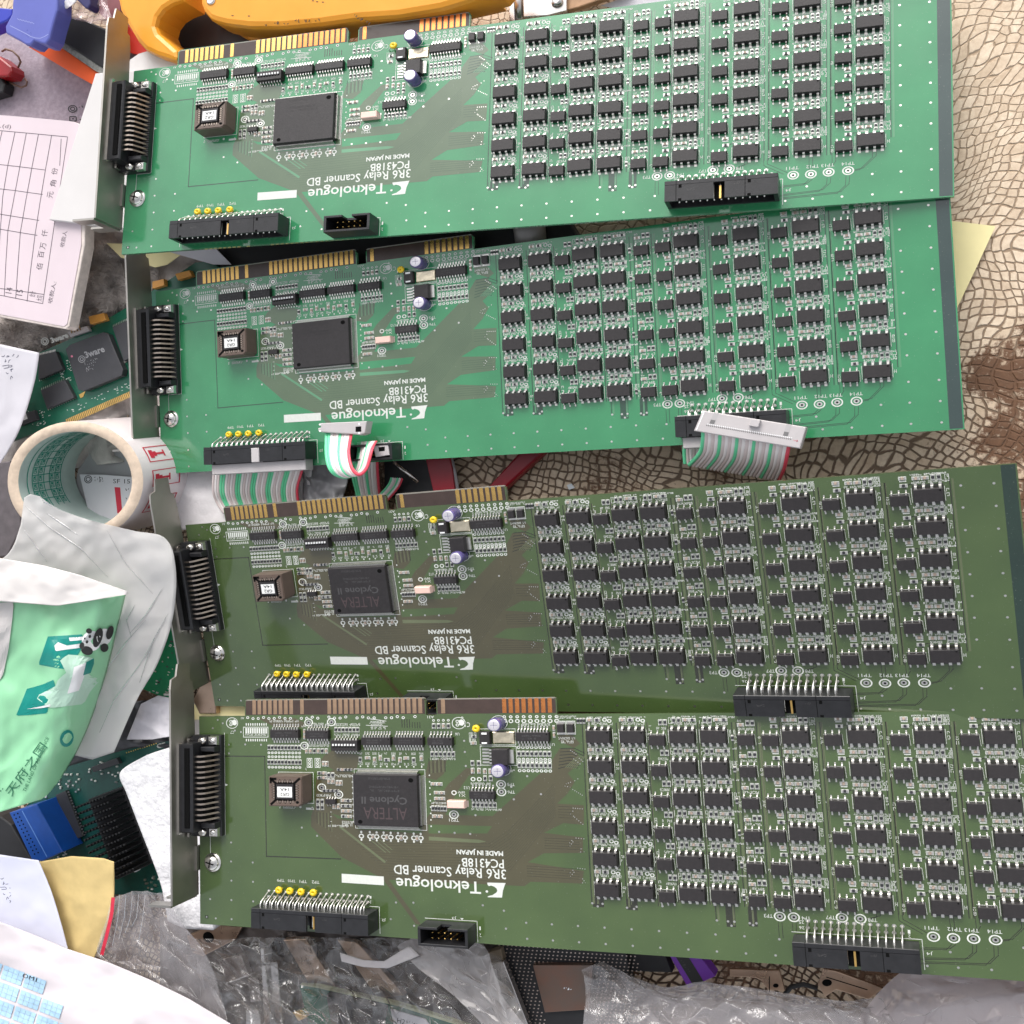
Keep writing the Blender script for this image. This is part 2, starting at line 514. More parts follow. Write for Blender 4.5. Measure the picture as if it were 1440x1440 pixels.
    for r in range(ROWS):
        y = SO_V - PIT * r
        for u in BIG:
            b.rect(u - 4.9, u + 4.9, y - 3.45, y + 3.35, 0.018, 2)  # dark pad area, with the relay's shade between its leads painted in
        for u in BIG[4:]:
            b.line([(u - 7.0, y + 2.4), (u - 5.6, y + 3.7), (u - 4.4, y + 3.7)], 0.24, 0.03, 2)
    # test point traces (pairs of gap lines)
    for pts in ([(250.5, 33.4), (250.6, 31.2), (257.6, 27.4)], [(266.4, 33.8), (266.4, 28.2)], [(274.3, 34.0), (274.3, 30.2), (273.2, 28.6)],
                [(288.0, 34.4), (287.9, 31.0), (283.6, 26.9), (281, 26.6)], [(266.3, 24.4), (264.5, 22.9), (256, 22.6)], [(272.6, 24.6), (272.4, 22.4), (269.8, 20.1), (256, 19.4)],
                [(279.0, 24.6), (278.8, 21.6), (276, 18.9), (256, 18.2)], [(210.9, 28.2), (210.9, 22.9)], [(215.7, 28.2), (215.6, 25.2)], [(243.6, 34.4), (243.6, 32.0), (240, 30.9)],
                [(212.2, 34.0), (212.2, 31.9)], [(233.4, 34.0), (232.4, 32.6)], [(230.8, 29), (228.4, 27)]):
        for dx in (-0.62, 0.62):
            b.line([(p[0] + dx, p[1] + (dx * 0.4 if i else 0)) for i, p in enumerate(pts)], 0.2, 0.03, 2)
    # stitching vias
    via = [(-12.0, 87.2), (-12.1, 83.6), (-4.0, 87.3), (3.7, 87.2), (-11.4, 47.6), (-11.5, 40.0), (-1.0, 40.0), (-11.4, 32.4), (-1.0, 32.4),
           (-21.9, 24.6), (-11.5, 24.7), (-1.0, 24.7), (-19.2, 17.1), (-11.5, 17.2), (64, 27.5), (71.5, 19.3), (71.5, 27.8), (109, 26.8), (109.5, 20.4), (100.5, 28.3),
           (61.5, 21.2), (22.5, 54.5), (29.5, 51.5), (90, 54.4), (96.5, 54.2), (83.5, 54.6), (99, 61.2), (104.5, 84.5), (95.6, 84.8), (95.8, 79.5), (95.5, 89), (120.8, 76), (115, 67.4), (114.2, 72), (126, 69.5), (-20, 94), (-15, 96), (-17.5, 97.4), (-9, 93), (-6, 92.4)]
    via += [(117.7 + 10.08 * k, 22.95) for k in range(9)] + [(117.8 + 10.08 * k, 17.3) for k in range(10)]
    via += [(296.7, y) for y in (93, 85.7, 78.2, 70.8, 63.4, 56.1, 48.8, 41.4, 32.1, 24.8, 17.4)]
    via += [(306.6, y) for y in (93, 85.6, 78.1, 70.7, 63.4, 55.9, 48.7, 41.2, 32.0, 24.7, 17.3)] + [(287.2, 24.7), (287.2, 17.3), (277, 17.3), (267, 17.3), (257.5, 17.2)]
    via += [(143.8, 31.2), (147.7, 31.2), (145.8, 30.2), (156.8, 30.3), (160.4, 30.8), (159.4, 30.0), (169.9, 31.5), (189.1, 27.7), (193.0, 27.6), (195.2, 27.6), (194.1, 26.2), (200.5, 27.4), (202.8, 27.5), (201.6, 26.8), (210.2, 22.7), (265, 22.0)]
    for x, y in via:
        b.disc(x, y, 0.04, 0.46, 7, 8, 0.40)
    for seq in ([(140.8, 75.3), (139.6, 74.6)], [(137.9, 74.0), (136.2, 73.4), (135.7, 72.6), (137.6, 72.2), (138.6, 71.4)], [(139.4, 71.0), (142.2, 69.4)],
                [(138.4, 64.7), (141.9, 64.5)], [(138.2, 63.6), (137.3, 62.6), (138.4, 61.8)], [(138.8, 61.4), (141.8, 59.0)], [(138.9, 54.0), (141.9, 53.8)],
                [(137.2, 53.1), (136.3, 52.2), (136.4, 51.1), (137.6, 52.6)], [(140.6, 50.2), (141.7, 49.2), (140.4, 49.1)], [(138.9, 43.3), (141.7, 43.1)],
                [(137.0, 42.5), (135.9, 41.6), (136.0, 40.3), (137.4, 41.8)], [(140.6, 39.6), (141.6, 38.3), (140.5, 38.2)], [(138.6, 85.6), (140.6, 84.2)], [(141.8, 82.7), (143.1, 81.6)], [(139.6, 82.5), (142, 80.7)]):
        for (xa, ya), (xb, yb) in zip(seq, seq[1:]):
            n = max(1, int(math.hypot(xb - xa, yb - ya) / 0.8))
            for i in range(n + 1):
                b.disc(xa + (xb - xa) * i / n, ya + (yb - ya) * i / n, 0.04, 0.22, 7, 6, 0.19)
    # test point rings
    for x, y in TPS:
        b.ring(x, y, 0.045, 1.55, 2.05, 8, 20, SQ)
        b.disc(x, y, 0.045, 1.05, 7, 14, 1.05 * SQ)
        b.disc(x, y, 0.07, 0.46, 9, 10, 0.46 * SQ)
    # row of plated holes under the contacts
    for i in range(31):
        x = -2.6 + i * 2.58
        if i % 5 != 4 or i < 9:
            b.ring(x, 97.9 + (0.4 if i % 3 == 0 else 0), 0.05, 0.35, 0.72, 8, 10, SQ)
            b.disc(x, 97.9 + (0.4 if i % 3 == 0 else 0), 0.045, 0.35, 9, 8, 0.3)
    for i in range(9):
        x = 112.6 + i * 2.64
        b.ring(x, 98.0, 0.05, 0.35, 0.75, 8, 10, SQ)
        b.ring(x, 96.4, 0.05, 0.55, 1.0, 8, 10, SQ)
    # corner mark
    b.rect(-24.4, -23.0, 16.9, 18.0, 0.03, 9)
    b.disc(-23.7, 17.45, 0.04, 0.4, 7, 8)
    return b


TPS = [(260.26, 26.5), (266.4, 26.4), (272.5, 26.6), (279.1, 26.6), (210.97, 30.2), (215.7, 30.2), (231.65, 30.9), (237.6, 30.85), (110.07, 72.85), (110.07, 70.05),
       (90.0, 61.2), (32.1, 70.4), (39.8, 67.8), (24.4, 86.9), (26.6, 96.2), (37.2, 96.3)]


def squig(b, x0, x1, y0, y1, z, seed, cell=0.62, vert=False):
    """rows of tiny reference characters, too small to read in the photograph"""
    rg = random.Random(seed)
    n = max(1, int((x1 - x0) / cell))
    w = (x1 - x0) / n
    for i in range(n):
        if rg.random() < 0.10:
            continue
        a, c = x0 + i * w + w * 0.1, x0 + (i + 1) * w - w * 0.14
        m = (y0 + y1) / 2
        t = 0.15
        seg = [rg.random() < 0.6 for _ in range(7)]
        if seg[0]: b.rect(a, c, y1 - t, y1, z)
        if seg[1]: b.rect(a, c, m - t / 2, m + t / 2, z)
        if seg[2]: b.rect(a, c, y0, y0 + t, z)
        if seg[3]: b.rect(a, a + t, m, y1, z)
        if seg[4]: b.rect(c - t, c, m, y1, z)
        if seg[5]: b.rect(a, a + t, y0, m, z)
        if seg[6]: b.rect(c - t, c, y0, m, z)


def frame(b, x0, x1, y0, y1, z, t=0.18):
    b.rect(x0, x1, y0, y0 + t, z); b.rect(x0, x1, y1 - t, y1, z)
    b.rect(x0, x0 + t, y0 + t, y1 - t, z); b.rect(x1 - t, x1, y0 + t, y1 - t, z)


PARTS = []                                   # small two-terminal parts: (x, y, along x?, kind)


def smd(x, y, horiz, kind, silk=None):
    PARTS.append((x, y, horiz, kind))
    if silk is not None:
        if horiz:
            frame(silk, x - 1.25, x + 1.25, y - 0.62, y + 0.62, 0.05, 0.16)
        else:
            frame(silk, x - 0.75, x + 0.75, y - 1.05, y + 1.05, 0.05, 0.16)


def make_silk():
    b = MB()
    z = 0.05
    rtext(b, 'MADE IN JAPAN', 90.5, 109.7, 46.5, 48.8, z, 0, 0.03)
    rtext(b, 'PC4318B', 92.5, 109.8, 42.0, 45.3, z, 0, 0.01)
    rtext(b, '3R6 Relay Scanner BD', 63.5, 110.5, 38.1, 42.8, z, 0, 0.008)
    rtext(b, 'Teknologue', 64.3, 100.0, 32.4, 38.2, z, 0, 0.012)
    b.disc(102.4, 33.4, z, 0.55, 0, 10, 0.45)
    b.poly([(102.69, 36.63), (102.85, 35.85), (103.31, 35.36), (104.25, 35.62), (105.44, 35.32), (106.41, 34.65), (106.69, 33.77), (106.26, 33.21), (104.69, 32.21), (102.74, 31.69), (102.64, 31.33), (108.45, 31.47), (108.71, 32.62), (108.97, 34.05), (109.74, 35.87), (110.18, 36.81)], z)
    b.add([(40.3, 33.9, z), (59.0, 33.7, z), (59.0, 37.0, z), (40.3, 37.3, z)], [(0, 1, 2, 3)])
    for s, x, y in (('TP14', 279.1, 28.6), ('TP13', 272.2, 28.6), ('TP12', 267.0, 28.6), ('TP11', 260.0, 28.6)):
        rtext(b, s, x - 2.2, x + 2.2, y, y + 1.15, z)
    rtext(b, 'TP3', 205.6, 208.6, 29.6, 30.8, z); rtext(b, 'TP4', 218.3, 221.3, 29.5, 30.7, z)
    rtext(b, 'TP7', 226.4, 229.4, 30.2, 31.4, z); rtext(b, 'TP8', 240.0, 243.0, 30.1, 31.3, z)
    rtext(b, 'TP5', 112.6, 115.6, 72.3, 73.4, z); rtext(b, 'TP6', 112.6, 115.6, 69.5, 70.6, z)
    for s, x in (('TP9', 12.1), ('TP10', 17.2), ('TP1', 22.6), ('TP2', 28.3)):
        rtext(b, s, x - 1.6, x + 1.8, 33.0, 34.1, z)
    rtext(b, 'J2', 57.6, 59.4, 20.2, 21.4, z); rtext(b, 'J3', 87.6, 89.4, 22.6, 23.7, z); rtext(b, 'J4', 257.6, 259.6, 20.6, 21.8, z)
    rtext(b, 'U12', 94.6, 97.0, 70.8, 71.9, z); rtext(b, 'U6', 91.8, 93.6, 91.0, 92.1, z); rtext(b, 'U1', 130.8, 132.4, 87.2, 88.2, z)
    rtext(b, 'TP21', 87.9, 92.0, 58.6, 59.7, z); rtext(b, 'X1', 92.6, 95.2, 68.0, 68.9, z); rtext(b, 'A31', 80.2, 83.0, 97.6, 98.6, z); rtext(b, 'A1', -5.9, -4.4, 97.6, 98.5, z)
    rtext(b, 'C1', 96.2, 98.2, 94.2, 96.0, z); rtext(b, '+', 94.4, 95.6, 97.4, 98.3, z)
    # connector outlines
    b.line([(52.3, 25.5), (56.7, 25.5), (56.7, 15.6)], 0.2, z); b.line([(3.0, 25.3), (3.0, 16)], 0.2, z)
    b.line([(76.3, 22.4), (97.9, 22.4), (97.9, 14.9)], 0.2, z); b.poly([(91, 23.2), (92.4, 23.2), (91.7, 22.5)], z)
    rtext(b, '1', 98.7, 99.3, 19.3, 20.6, z); rtext(b, '2', 98.7, 99.4, 16.8, 18.0, z)
    b.line([(256.6, 25.4), (256.6, 16)], 0.2, z); b.line([(214.6, 25.4), (256.6, 25.4)], 0.2, z)
    rtext(b, '1', 252.4, 253.2, 27.0, 28.2, z); rtext(b, '2', 252.4, 253.2, 25.7, 26.7, z); rtext(b, '25', 217.2, 219, 28.2, 29.3, z); rtext(b, '26', 217.2, 219, 26.4, 27.4, z)
    rtext(b, '1', 52.6, 53.3, 28.4, 29.4, z); rtext(b, '2', 52.6, 53.3, 26.6, 27.6, z)
    # polarity circles
    for cx, cy in ((93.5, 96.0), (-10.35, 96.4)):
        b.ring(cx, cy - 0.3, z, 2.65, 2.95, 0, 26, SQ)
        b.poly([(cx, cy + 0.7), (cx + 1.2, cy + 1.2), (cx + 2.2, cy + 0.6), (cx + 2.4, cy - 0.6), (cx + 1.5, cy - 1.3), (cx + 0.2, cy - 1.0)], z)
        b.ring(cx - 0.6, cy + 0.4, z, 0.4, 0.75, 0, 10, SQ); b.ring(cx - 0.6, cy - 1.0, z, 0.4, 0.75, 0, 10, SQ)
    rtext(b, 'C7', -11.2, -9.4, 91.7, 92.9, z)
    b.ring(110.3, 95.8, z, 3.3, 3.55, 0, 26, SQ); b.ring(111.0, 78.7, z, 3.3, 3.55, 0, 26, SQ)
    # unpopulated package
    frame(b, -4.9, 7.3, 90.2, 94.5, z, 0.25)
    for i in range(10):
        b.rect(-3.6 + i * 1.08, -3.1 + i * 1.08, 95.0, 96.0, z); b.rect(-3.6 + i * 1.08, -3.1 + i * 1.08, 88.6, 89.6, z)
        b.rect(-3.8 + i * 1.08, -3.05 + i * 1.08, 91.8, 94.0, z)
    squig(b, -4, 6.4, 90.9, 91.7, z, 3)
    # lines round the packages
    frame(b, 11.8, 28.4, 64.0, 76.4, z, 0.2)
    frame(b, 47.0, 78.4, 54.9, 78.0, z, 0.2)
    frame(b, 102.0, 116.9, 87.4, 93.6, z, 0.2); frame(b, 102.0, 117.0, 79.8, 87.1, z, 0.2)
    b.line([(-14.2, 92), (-14.2, 50.5), (-21.6, 50.5), (-21.6, 43)], 0.22, z); b.poly([(-14.2, 71.4), (-12.6, 70.8), (-14.2, 70.2)], z)
    rg = random.Random(5)

    def group(x0, x1, y0, y1, nx, ny, horiz, kinds, fill=1.0, txt=True, fr=True):
        for i in range(nx):
            for j in range(ny):
                x = x0 + (i + 0.5) * (x1 - x0) / nx
                y = y0 + (j + 0.5) * (y1 - y0) / ny
                if rg.random() < fill:
                    smd(x, y, horiz, rg.choice(kinds), b if fr else None)
                elif txt:
                    squig(b, x - 0.8, x + 0.8, y - 0.6, y + 0.5, z, rg.randrange(9999))

    # resistor banks left of the big chips
    group(6.8, 22.8, 84.9, 87.4, 10, 1, False, 'r')
    group(6.6, 23.0, 79.0, 81.6, 10, 1, False, 'r')
    for y in (84.0, 82.4, 78.2):
        for i in range(10):
            b.ring(7.5 + i * 1.62, y, z, 0.32, 0.68, 0, 9, SQ); b.line([(7.1 + i * 1.62, y - 0.4), (8.0 + i * 1.62, y + 0.4)], 0.16, z)
    group(24.5, 35.5, 83.6, 86.2, 6, 1, False, 'rc')
    for x in (26.7, 30.4):
        frame(b, x - 1.3, x + 1.3, 78.2, 82.0, z, 0.25)
        for dy in (79.0, 80.1, 81.2):
            b.ring(x, dy, z, 0.35, 0.7, 0, 10, SQ)
    squig(b, 24.6, 36, 86.5, 87.6, z, 81); squig(b, 24.6, 25.2, 77.0, 78.0, z, 82); group(32.4, 35.4, 78.6, 81, 2, 1, False, 'c')
    group(38.4, 50.0, 92.0, 94.6, 7, 1, False, 'r'); squig(b, 38.4, 50.4, 94.8, 95.8, z, 21); squig(b, 38.4, 50, 90.8, 91.7, z, 22)
    group(23.6, 25.6, 89.5, 93.6, 1, 2, False, 'c', fr=False); squig(b, 23.2, 25.6, 94.4, 95.4, z, 25)
    squig(b, 27.8, 36.2, 95.0, 96.0, z, 26); squig(b, 8, 22, 96.3, 97.2, z, 27)
    for k in range(3):
        squig(b, 54.5, 61.8, 93.4 + k * 1.15, 94.4 + k * 1.15, z, 31 + k, 0.55)
    b.line([(55, 97.5), (62, 96.6)], 0.22, z); b.line([(53, 95), (62.6, 94.6)], 0.2, z)
    for k in range(4):
        b.line([(69.0 + k * 1.1, 97.2), (69.0 + k * 1.1, 94.2)], 0.35, 0.04, 1); b.line([(73.5 + k * 1.1, 96), (73.5 + k * 1.1, 94)], 0.3, 0.04, 1)
    for i, x in enumerate((82.8, 84.9, 87.0, 89.1)):
        smd(x, 94.7, False, 'rrcr'[i], b); b.ring(x, 96.8, z, 0.3, 0.6, 0, 9, SQ)
    group(80.8, 91.6, 82.9, 85.0, 6, 1, False, 'r'); squig(b, 80.8, 91.6, 81.7, 82.6, z, 35)
    # ring of capacitors round the large chip
    for i, x in enumerate((50.0, 53.3, 56.4, 59.0, 61.8, 64.8, 67.6, 70.4, 73.6, 77.0)):
        smd(x, 81.6 + 0.7 * (i % 2), i % 3 == 1, 'c' if i % 4 else 'r', b)
        squig(b, x - 1.1, x + 1.2, 79.5, 80.4, z, 40 + i); squig(b, x - 1.0, x + 1.0, 83.5, 84.4, z, 60 + i)
        b.disc(x, 79.0, 0.06, 0.35, 0, 7)
    for i, x in enumerate((49.6, 53.4, 56.4, 59.5, 62.6, 65.8, 68.8, 72.6, 75.6)):
        b.ring(x, 52.0, z, 0.7, 1.25, 0, 8, SQ); b.disc(x, 53.6, z, 0.5, 0, 7); b.disc(x, 50.6, z, 0.45, 0, 7)
        if i % 2: smd(x + 1.4, 51.9, False, 'c', None)
    for i in range(9):
        b.disc(46.2, 57.4 + 2.2 * i, z, 0.32, 0, 7); b.disc(80.2, 56.6 + 2.4 * i, z, 0.32, 0, 7)
    group(30.4, 34.2, 73.4, 77.0, 2, 2, True, 'rc'); group(34.6, 38.2, 71.8, 76.6, 2, 2, False, 'cr')
    group(38.6, 41.6, 70.4, 74.4, 2, 1, False, 'c'); group(32.6, 40.0, 68.6, 70.0, 4, 1, True, 'r', fr=False); group(39.5, 46, 76.8, 78.4, 4, 1, True, 'rc', fr=False)
    group(36.6, 40.6, 62.4, 64.0, 2, 1, False, 'c'); group(40.8, 45.4, 58.4, 66.6, 2, 4, True, 'rc'); group(29.2, 33.2, 61.6, 66.0, 2, 2, False, 'r')
    squig(b, 29.6, 36.4, 66.9, 67.8, z, 90); squig(b, 34, 44, 55.2, 56.0, z, 91); squig(b, 35.6, 36.6, 57.2, 61, z, 92); squig(b, 41, 46, 55.6, 57.6, z, 93); squig(b, 34.5, 46, 74.6, 75.6, z, 94, 0.7)
    b.rect(24.6, 28.2, 61.6, 62.4, z); b.disc(22.0, 62.6, z, 0.5); b.disc(27.5, 62.2, z, 0.5)
    squig(b, 12, 19.8, 61.8, 62.8, z, 95)
    # right of the large chip
    group(80.6, 87.0, 62.2, 64.6, 5, 1, False, 'r'); group(82, 86.4, 66.0, 70.4, 2, 2, True, 'c'); group(80.6, 85.6, 71.8, 73.4, 2, 1, True, 'c'); group(81.0, 85.0, 59.6, 61.2, 2, 1, True, 'c')
    squig(b, 80.6, 87.0, 65.0, 65.8, z, 96); b.ring(90.4, 69.4, z, 0.7, 1.15, 0, 12, SQ); squig(b, 92, 95, 69.2, 70.0, z, 97)
    group(97.6, 108, 64.0, 66.2, 6, 1, False, 'r'); squig(b, 97.4, 110, 63.0, 63.8, z, 98)
    for x in (98.6, 101.2): 
        smd(x, 80.6, False, 'r', b); smd(x, 77.8, False, 'c', b); b.ring(x, 74.6, z, 0.6, 1.05, 0, 10, SQ)
    for x in (103.6, 105.9): 
        smd(x, 77.6, False, 'c', b); smd(x, 75.0, False, 'r', b)
    squig(b, 97.5, 106, 72.6, 73.4, z, 99); squig(b, 112, 116, 77.4, 78.4, z, 100); squig(b, 97.6, 101.4, 88.4, 92.2, z, 101); smd(99.4, 88.2, True, 'c', b); smd(99.8, 90.6, True, 'r', None)
    # banks under the buffer at the right
    group(117.0, 131.0, 83.0, 85.6, 8, 1, False, 'r'); group(117.0, 131.0, 78.6, 81.4, 8, 1, False, 'r')
    for y in (86.6, 82.2, 81.6, 78.0):
        for i in range(8):
            b.ring(117.9 + i * 1.75, y, z, 0.36, 0.74, 0, 9, SQ)
    squig(b, 118, 131, 94.6, 95.6, z, 102); group(131.4, 133.4, 90.0, 95.0, 1, 2, False, 'c', fr=False); squig(b, 133.5, 141.5, 97.2, 98.3, z, 103, 0.9)
    squig(b, 134, 140.6, 89.6, 90.4, z, 104); squig(b, 135, 140, 88.2, 89.2, z, 105); group(141.4, 145, 95.4, 97.4, 3, 1, False, 'r', fr=False)
    frame(b, 133.6, 137.2, 91.4, 96.4, z, 0.25); frame(b, 137.4, 141.0, 91.4, 96.4, z, 0.25)
    # the relay field
    for r in range(ROWS):
        y = SO_V - PIT * r
        sy = y + 5.25
        for n, u in enumerate(BIG):
            b.line([(u - 5.15, y - 2.4), (u - 5.15, y + 2.3)], 0.18, z); b.line([(u + 5.15, y - 2.4), (u + 5.15, y + 2.3)], 0.18, z)
            if n < 2:
                smd(u - 3.6, sy + 0.6, True, 'c', b); smd(u - 0.6, sy + 0.6, True, 'r', b); b.ring(u + 2.3, sy + 0.6, z, 0.5, 0.95, 0, 9, SQ); b.ring(u + 4.1, sy + 0.2, z, 0.45, 0.9, 0, 9, SQ)
                squig(b, u - 4.8, u + 1.2, sy - 1.2, sy - 0.2, z, 200 + r * 17 + n); squig(b, u - 4.6, u + 5.2, sy + 1.25, sy + 1.75, z, 220 + r * 17 + n); squig(b, u + 1.4, u + 5.4, sy - 1.3, sy - 0.4, z, 300 + r * 17 + n)
                squig(b, u + 5.5, u + 6.9, y + 0.2, y + 1.0, z, 340 + r); squig(b, u + 5.5, u + 6.9, y - 1.2, y - 0.4, z, 360 + r); 
            elif n < 4:
                smd(u - 2.9, sy + 0.3, False, 'r', b); smd(u - 1.1, sy + 0.3, False, 'r', b); smd(u + 1.4, sy + 0.5, True, 'c', b); smd(u + 4.0, sy + 0.5, True, 'r', b)
                squig(b, u - 5.0, u - 3.8, sy - 0.9, sy + 1.4, z, 400 + r * 13 + n); squig(b, u - 4.2, u + 5.4, sy - 1.35, sy - 0.4, z, 500 + r * 13 + n); squig(b, u - 3.4, u + 5.2, sy + 1.4, sy + 1.9, z, 560 + r * 13 + n)
                if n == 3:
                    squig(b, u + 3.0, u + 8.0, sy + 1.0, sy + 1.6, z, 520 + r); squig(b, u + 5.6, u + 7.8, y - 0.4, y + 2.2, z, 540 + r); smd(u + 6.6, y - 0.6, False, 'r', None)
            else:
                smd(u - 7.6, sy + 0.6, True, 'c', b); b.rect(u - 8.6, u - 6.4, sy - 0.6, sy - 0.2, z); smd(u - 7.4, sy - 1.9, True, 'r', b)
                smd(u - 3.4, sy + 0.3, True, 'c', b); smd(u - 0.6, sy + 0.3, True, 'c', b); smd(u + 1.9, sy + 0.3, False, 'r', b); smd(u + 3.7, sy + 0.3, False, 'r', b)
                squig(b, u - 5.0, u + 4.8, sy - 1.45, sy - 0.7, z, 600 + r * 13 + n); squig(b, u + 4.7, u + 6.9, sy - 0.7, sy + 1.1, z, 700 + r * 13 + n)
                squig(b, u - 5.2, u + 6.8, sy + 1.2, sy + 1.8, z, 650 + r * 13 + n); squig(b, u + 4.7, u + 6.9, sy - 1.5, sy - 0.9, z, 680 + r * 13 + n)
                squig(b, u + 5.5, u + 6.6, y + 0.6, y + 1.6, z, 720 + r); squig(b, u + 5.5, u + 6.6, y - 1.0, y + 0.2, z, 740 + r)
        for n, u in enumerate(SMALL):
            ys = SM_V - PIT * r
            b.line([(u - 3.0, ys + 2.0), (u + 3.1, ys + 2.0), (u + 3.4, ys - 1.8)], 0.16, z)
            if n == 0:
                squig(b, u - 0.4, u + 3.4, ys + 3.6, ys + 4.5, z, 800 + r); smd(u + 1.3, ys + 6.2, False, 'r', b); smd(u + 3.0, ys + 6.2, False, 'r', b)
                squig(b, u - 3.2, u - 2.0, ys + 3.2, ys + 5.0, z, 810 + r)
            elif n == 1:
                smd(u - 1.6, ys + 5.2, True, 'c', b); smd(u + 0.9, ys + 5.8, False, 'r', b); smd(u + 2.6, ys + 5.8, False, 'r', b); squig(b, u + 0.2, u + 3.2, ys + 3.2, ys + 4.1, z, 820 + r)
                squig(b, u - 2.6, u - 0.2, ys + 3.4, ys + 4.2, z, 840 + r); squig(b, u - 2.8, u - 1.2, ys + 6.2, ys + 6.9, z, 850 + r)
            if n:
                squig(b, u - 4.3, u - 3.2, ys + 0.1, ys + 1.1, z, 860 + r * 7 + n); squig(b, u - 4.3, u - 3.2, ys - 1.4, ys - 0.3, z, 880 + r * 7 + n)
    return b


def ic(l, w, h, n, pitch, lead_w, reach, mark=True, lead_t=0.22, zlead=0.6):
    """gull-wing package centred on the origin; l along x. materials: body, tin, print"""
    b = MB()
    b.box(-l / 2, l / 2, -w / 2, w / 2, 0.12, h * 0.5, 0, -0.0)
    b.box(-l / 2, l / 2, -w / 2, w / 2, h * 0.5, h, 0, 0.16, 0.06)
    for i in range(n):
        x = (i - (n - 1) / 2) * pitch
        for s in (-1, 1):
            y = s * w / 2
            b.bar([(x, y - s * 0.05, h * zlead), (x, y + s * reach * 0.36, h * zlead), (x, y + s * reach * 0.55, 0.16), (x, y + s * reach, 0.12)], lead_w, lead_t, 1)
            b.rect(x - lead_w * 0.62, x + lead_w * 0.62, min(y + s * reach * 0.5, y + s * (reach + 0.25)), max(y + s * reach * 0.5, y + s * (reach + 0.25)), 0.05, 1)
    if mark:
        b.disc(l / 2 - 0.9, w / 2 - 0.75, h + 0.01, 0.34, 3, 10, 0.28)
    return b


def chip_print(b, l, w, h, seed, n=2):
    rg = random.Random(seed)
    for k in range(n):
        m = MB()
        squig(m, -l * 0.30, l * (0.1 + 0.2 * rg.random()), -w * 0.26 + k * w * 0.30, -w * 0.26 + k * w * 0.30 + 0.6, h + 0.012, seed + k, 0.75)
        b.add(m.v, m.f, 2)


IC_M = [M['black'], M['tin'], M['print'], M['hole']]


def relay_mesh():
    b = ic(9.3, 4.6, 2.5, 4, 2.54, 0.8, 1.25, True, 0.22, 0.5)
    return b.mesh('relay', IC_M)


def driver_mesh():
    b = ic(6.0, 3.85, 2.1, 3, 2.3, 0.42, 1.15, False, 0.22, 0.5)
    return b.mesh('driver', IC_M)


def buffer_mesh(l, n, w=3.3, seed=1):
    b = ic(l, w, 2.0, n, l * 0.94 / n, 0.52, 1.85)
    chip_print(b, l, w, 2.0, seed)
    return b.mesh('buffer', IC_M)


def qfp_mesh():
    b = MB()
    b.box(-14.2, 14.2, -10.0, 10.0, 0.3, 1.7, 0)
    b.box(-14.2, 14.2, -10.0, 10.0, 1.7, 3.3, 0, 0.25, 0.12)
    b.disc(11.4, 7.9, 3.315, 1.1, 3, 16, 0.85); b.disc(-11.2, -8.3, 3.315, 1.0, 3, 16, 0.75)
    z = 3.33
    rtext(b, 'ALTERA', -9.6, 9.4, -7.1, -2.7, z, 4, 0.0)
    # hollow letters: the inner stroke in the body colour
    rtext(b, 'Cyclone II', -10.4, 9.6, -1.4, 2.2, z, 2, 0.02)
    rg = random.Random(3)
    for (x0, x1, y) in ((-6.5, 6.4, 3.4), (-7.0, 6.0, 4.8), (-7.2, 2.6, 8.0)):
        m = MB(); squig(m, x0, x1, y, y + 0.75, z, int(y * 10), 0.85); b.add(m.v, m.f, 2)
    return b.mesh('processor_body', [M['black'], M['tin'], M['print'], M['hole'], M['printred']])


def qfp_lead_mesh():
    b = MB()
    n = 52
    for i in range(n):
        x = (i - (n - 1) / 2) * 0.515
        for s in (-1, 1):
            b.bar([(x, s * 9.9, 1.6), (x, s * 10.5, 1.6), (x, s * 10.9, 0.14), (x, s * 11.6, 0.12)], 0.26, 0.15, 0)
    for i in range(n):
        y = (i - (n - 1) / 2) * 0.362
        for s in (-1, 1):
            b.bar([(s * 14.1, y, 1.6), (s * 14.8, y, 1.6), (s * 15.2, y, 0.14), (s * 15.9, y, 0.12)], 0.19, 0.15, 0, (0, 1, 0))
    return b.mesh('processor_leads', [M['tin']])


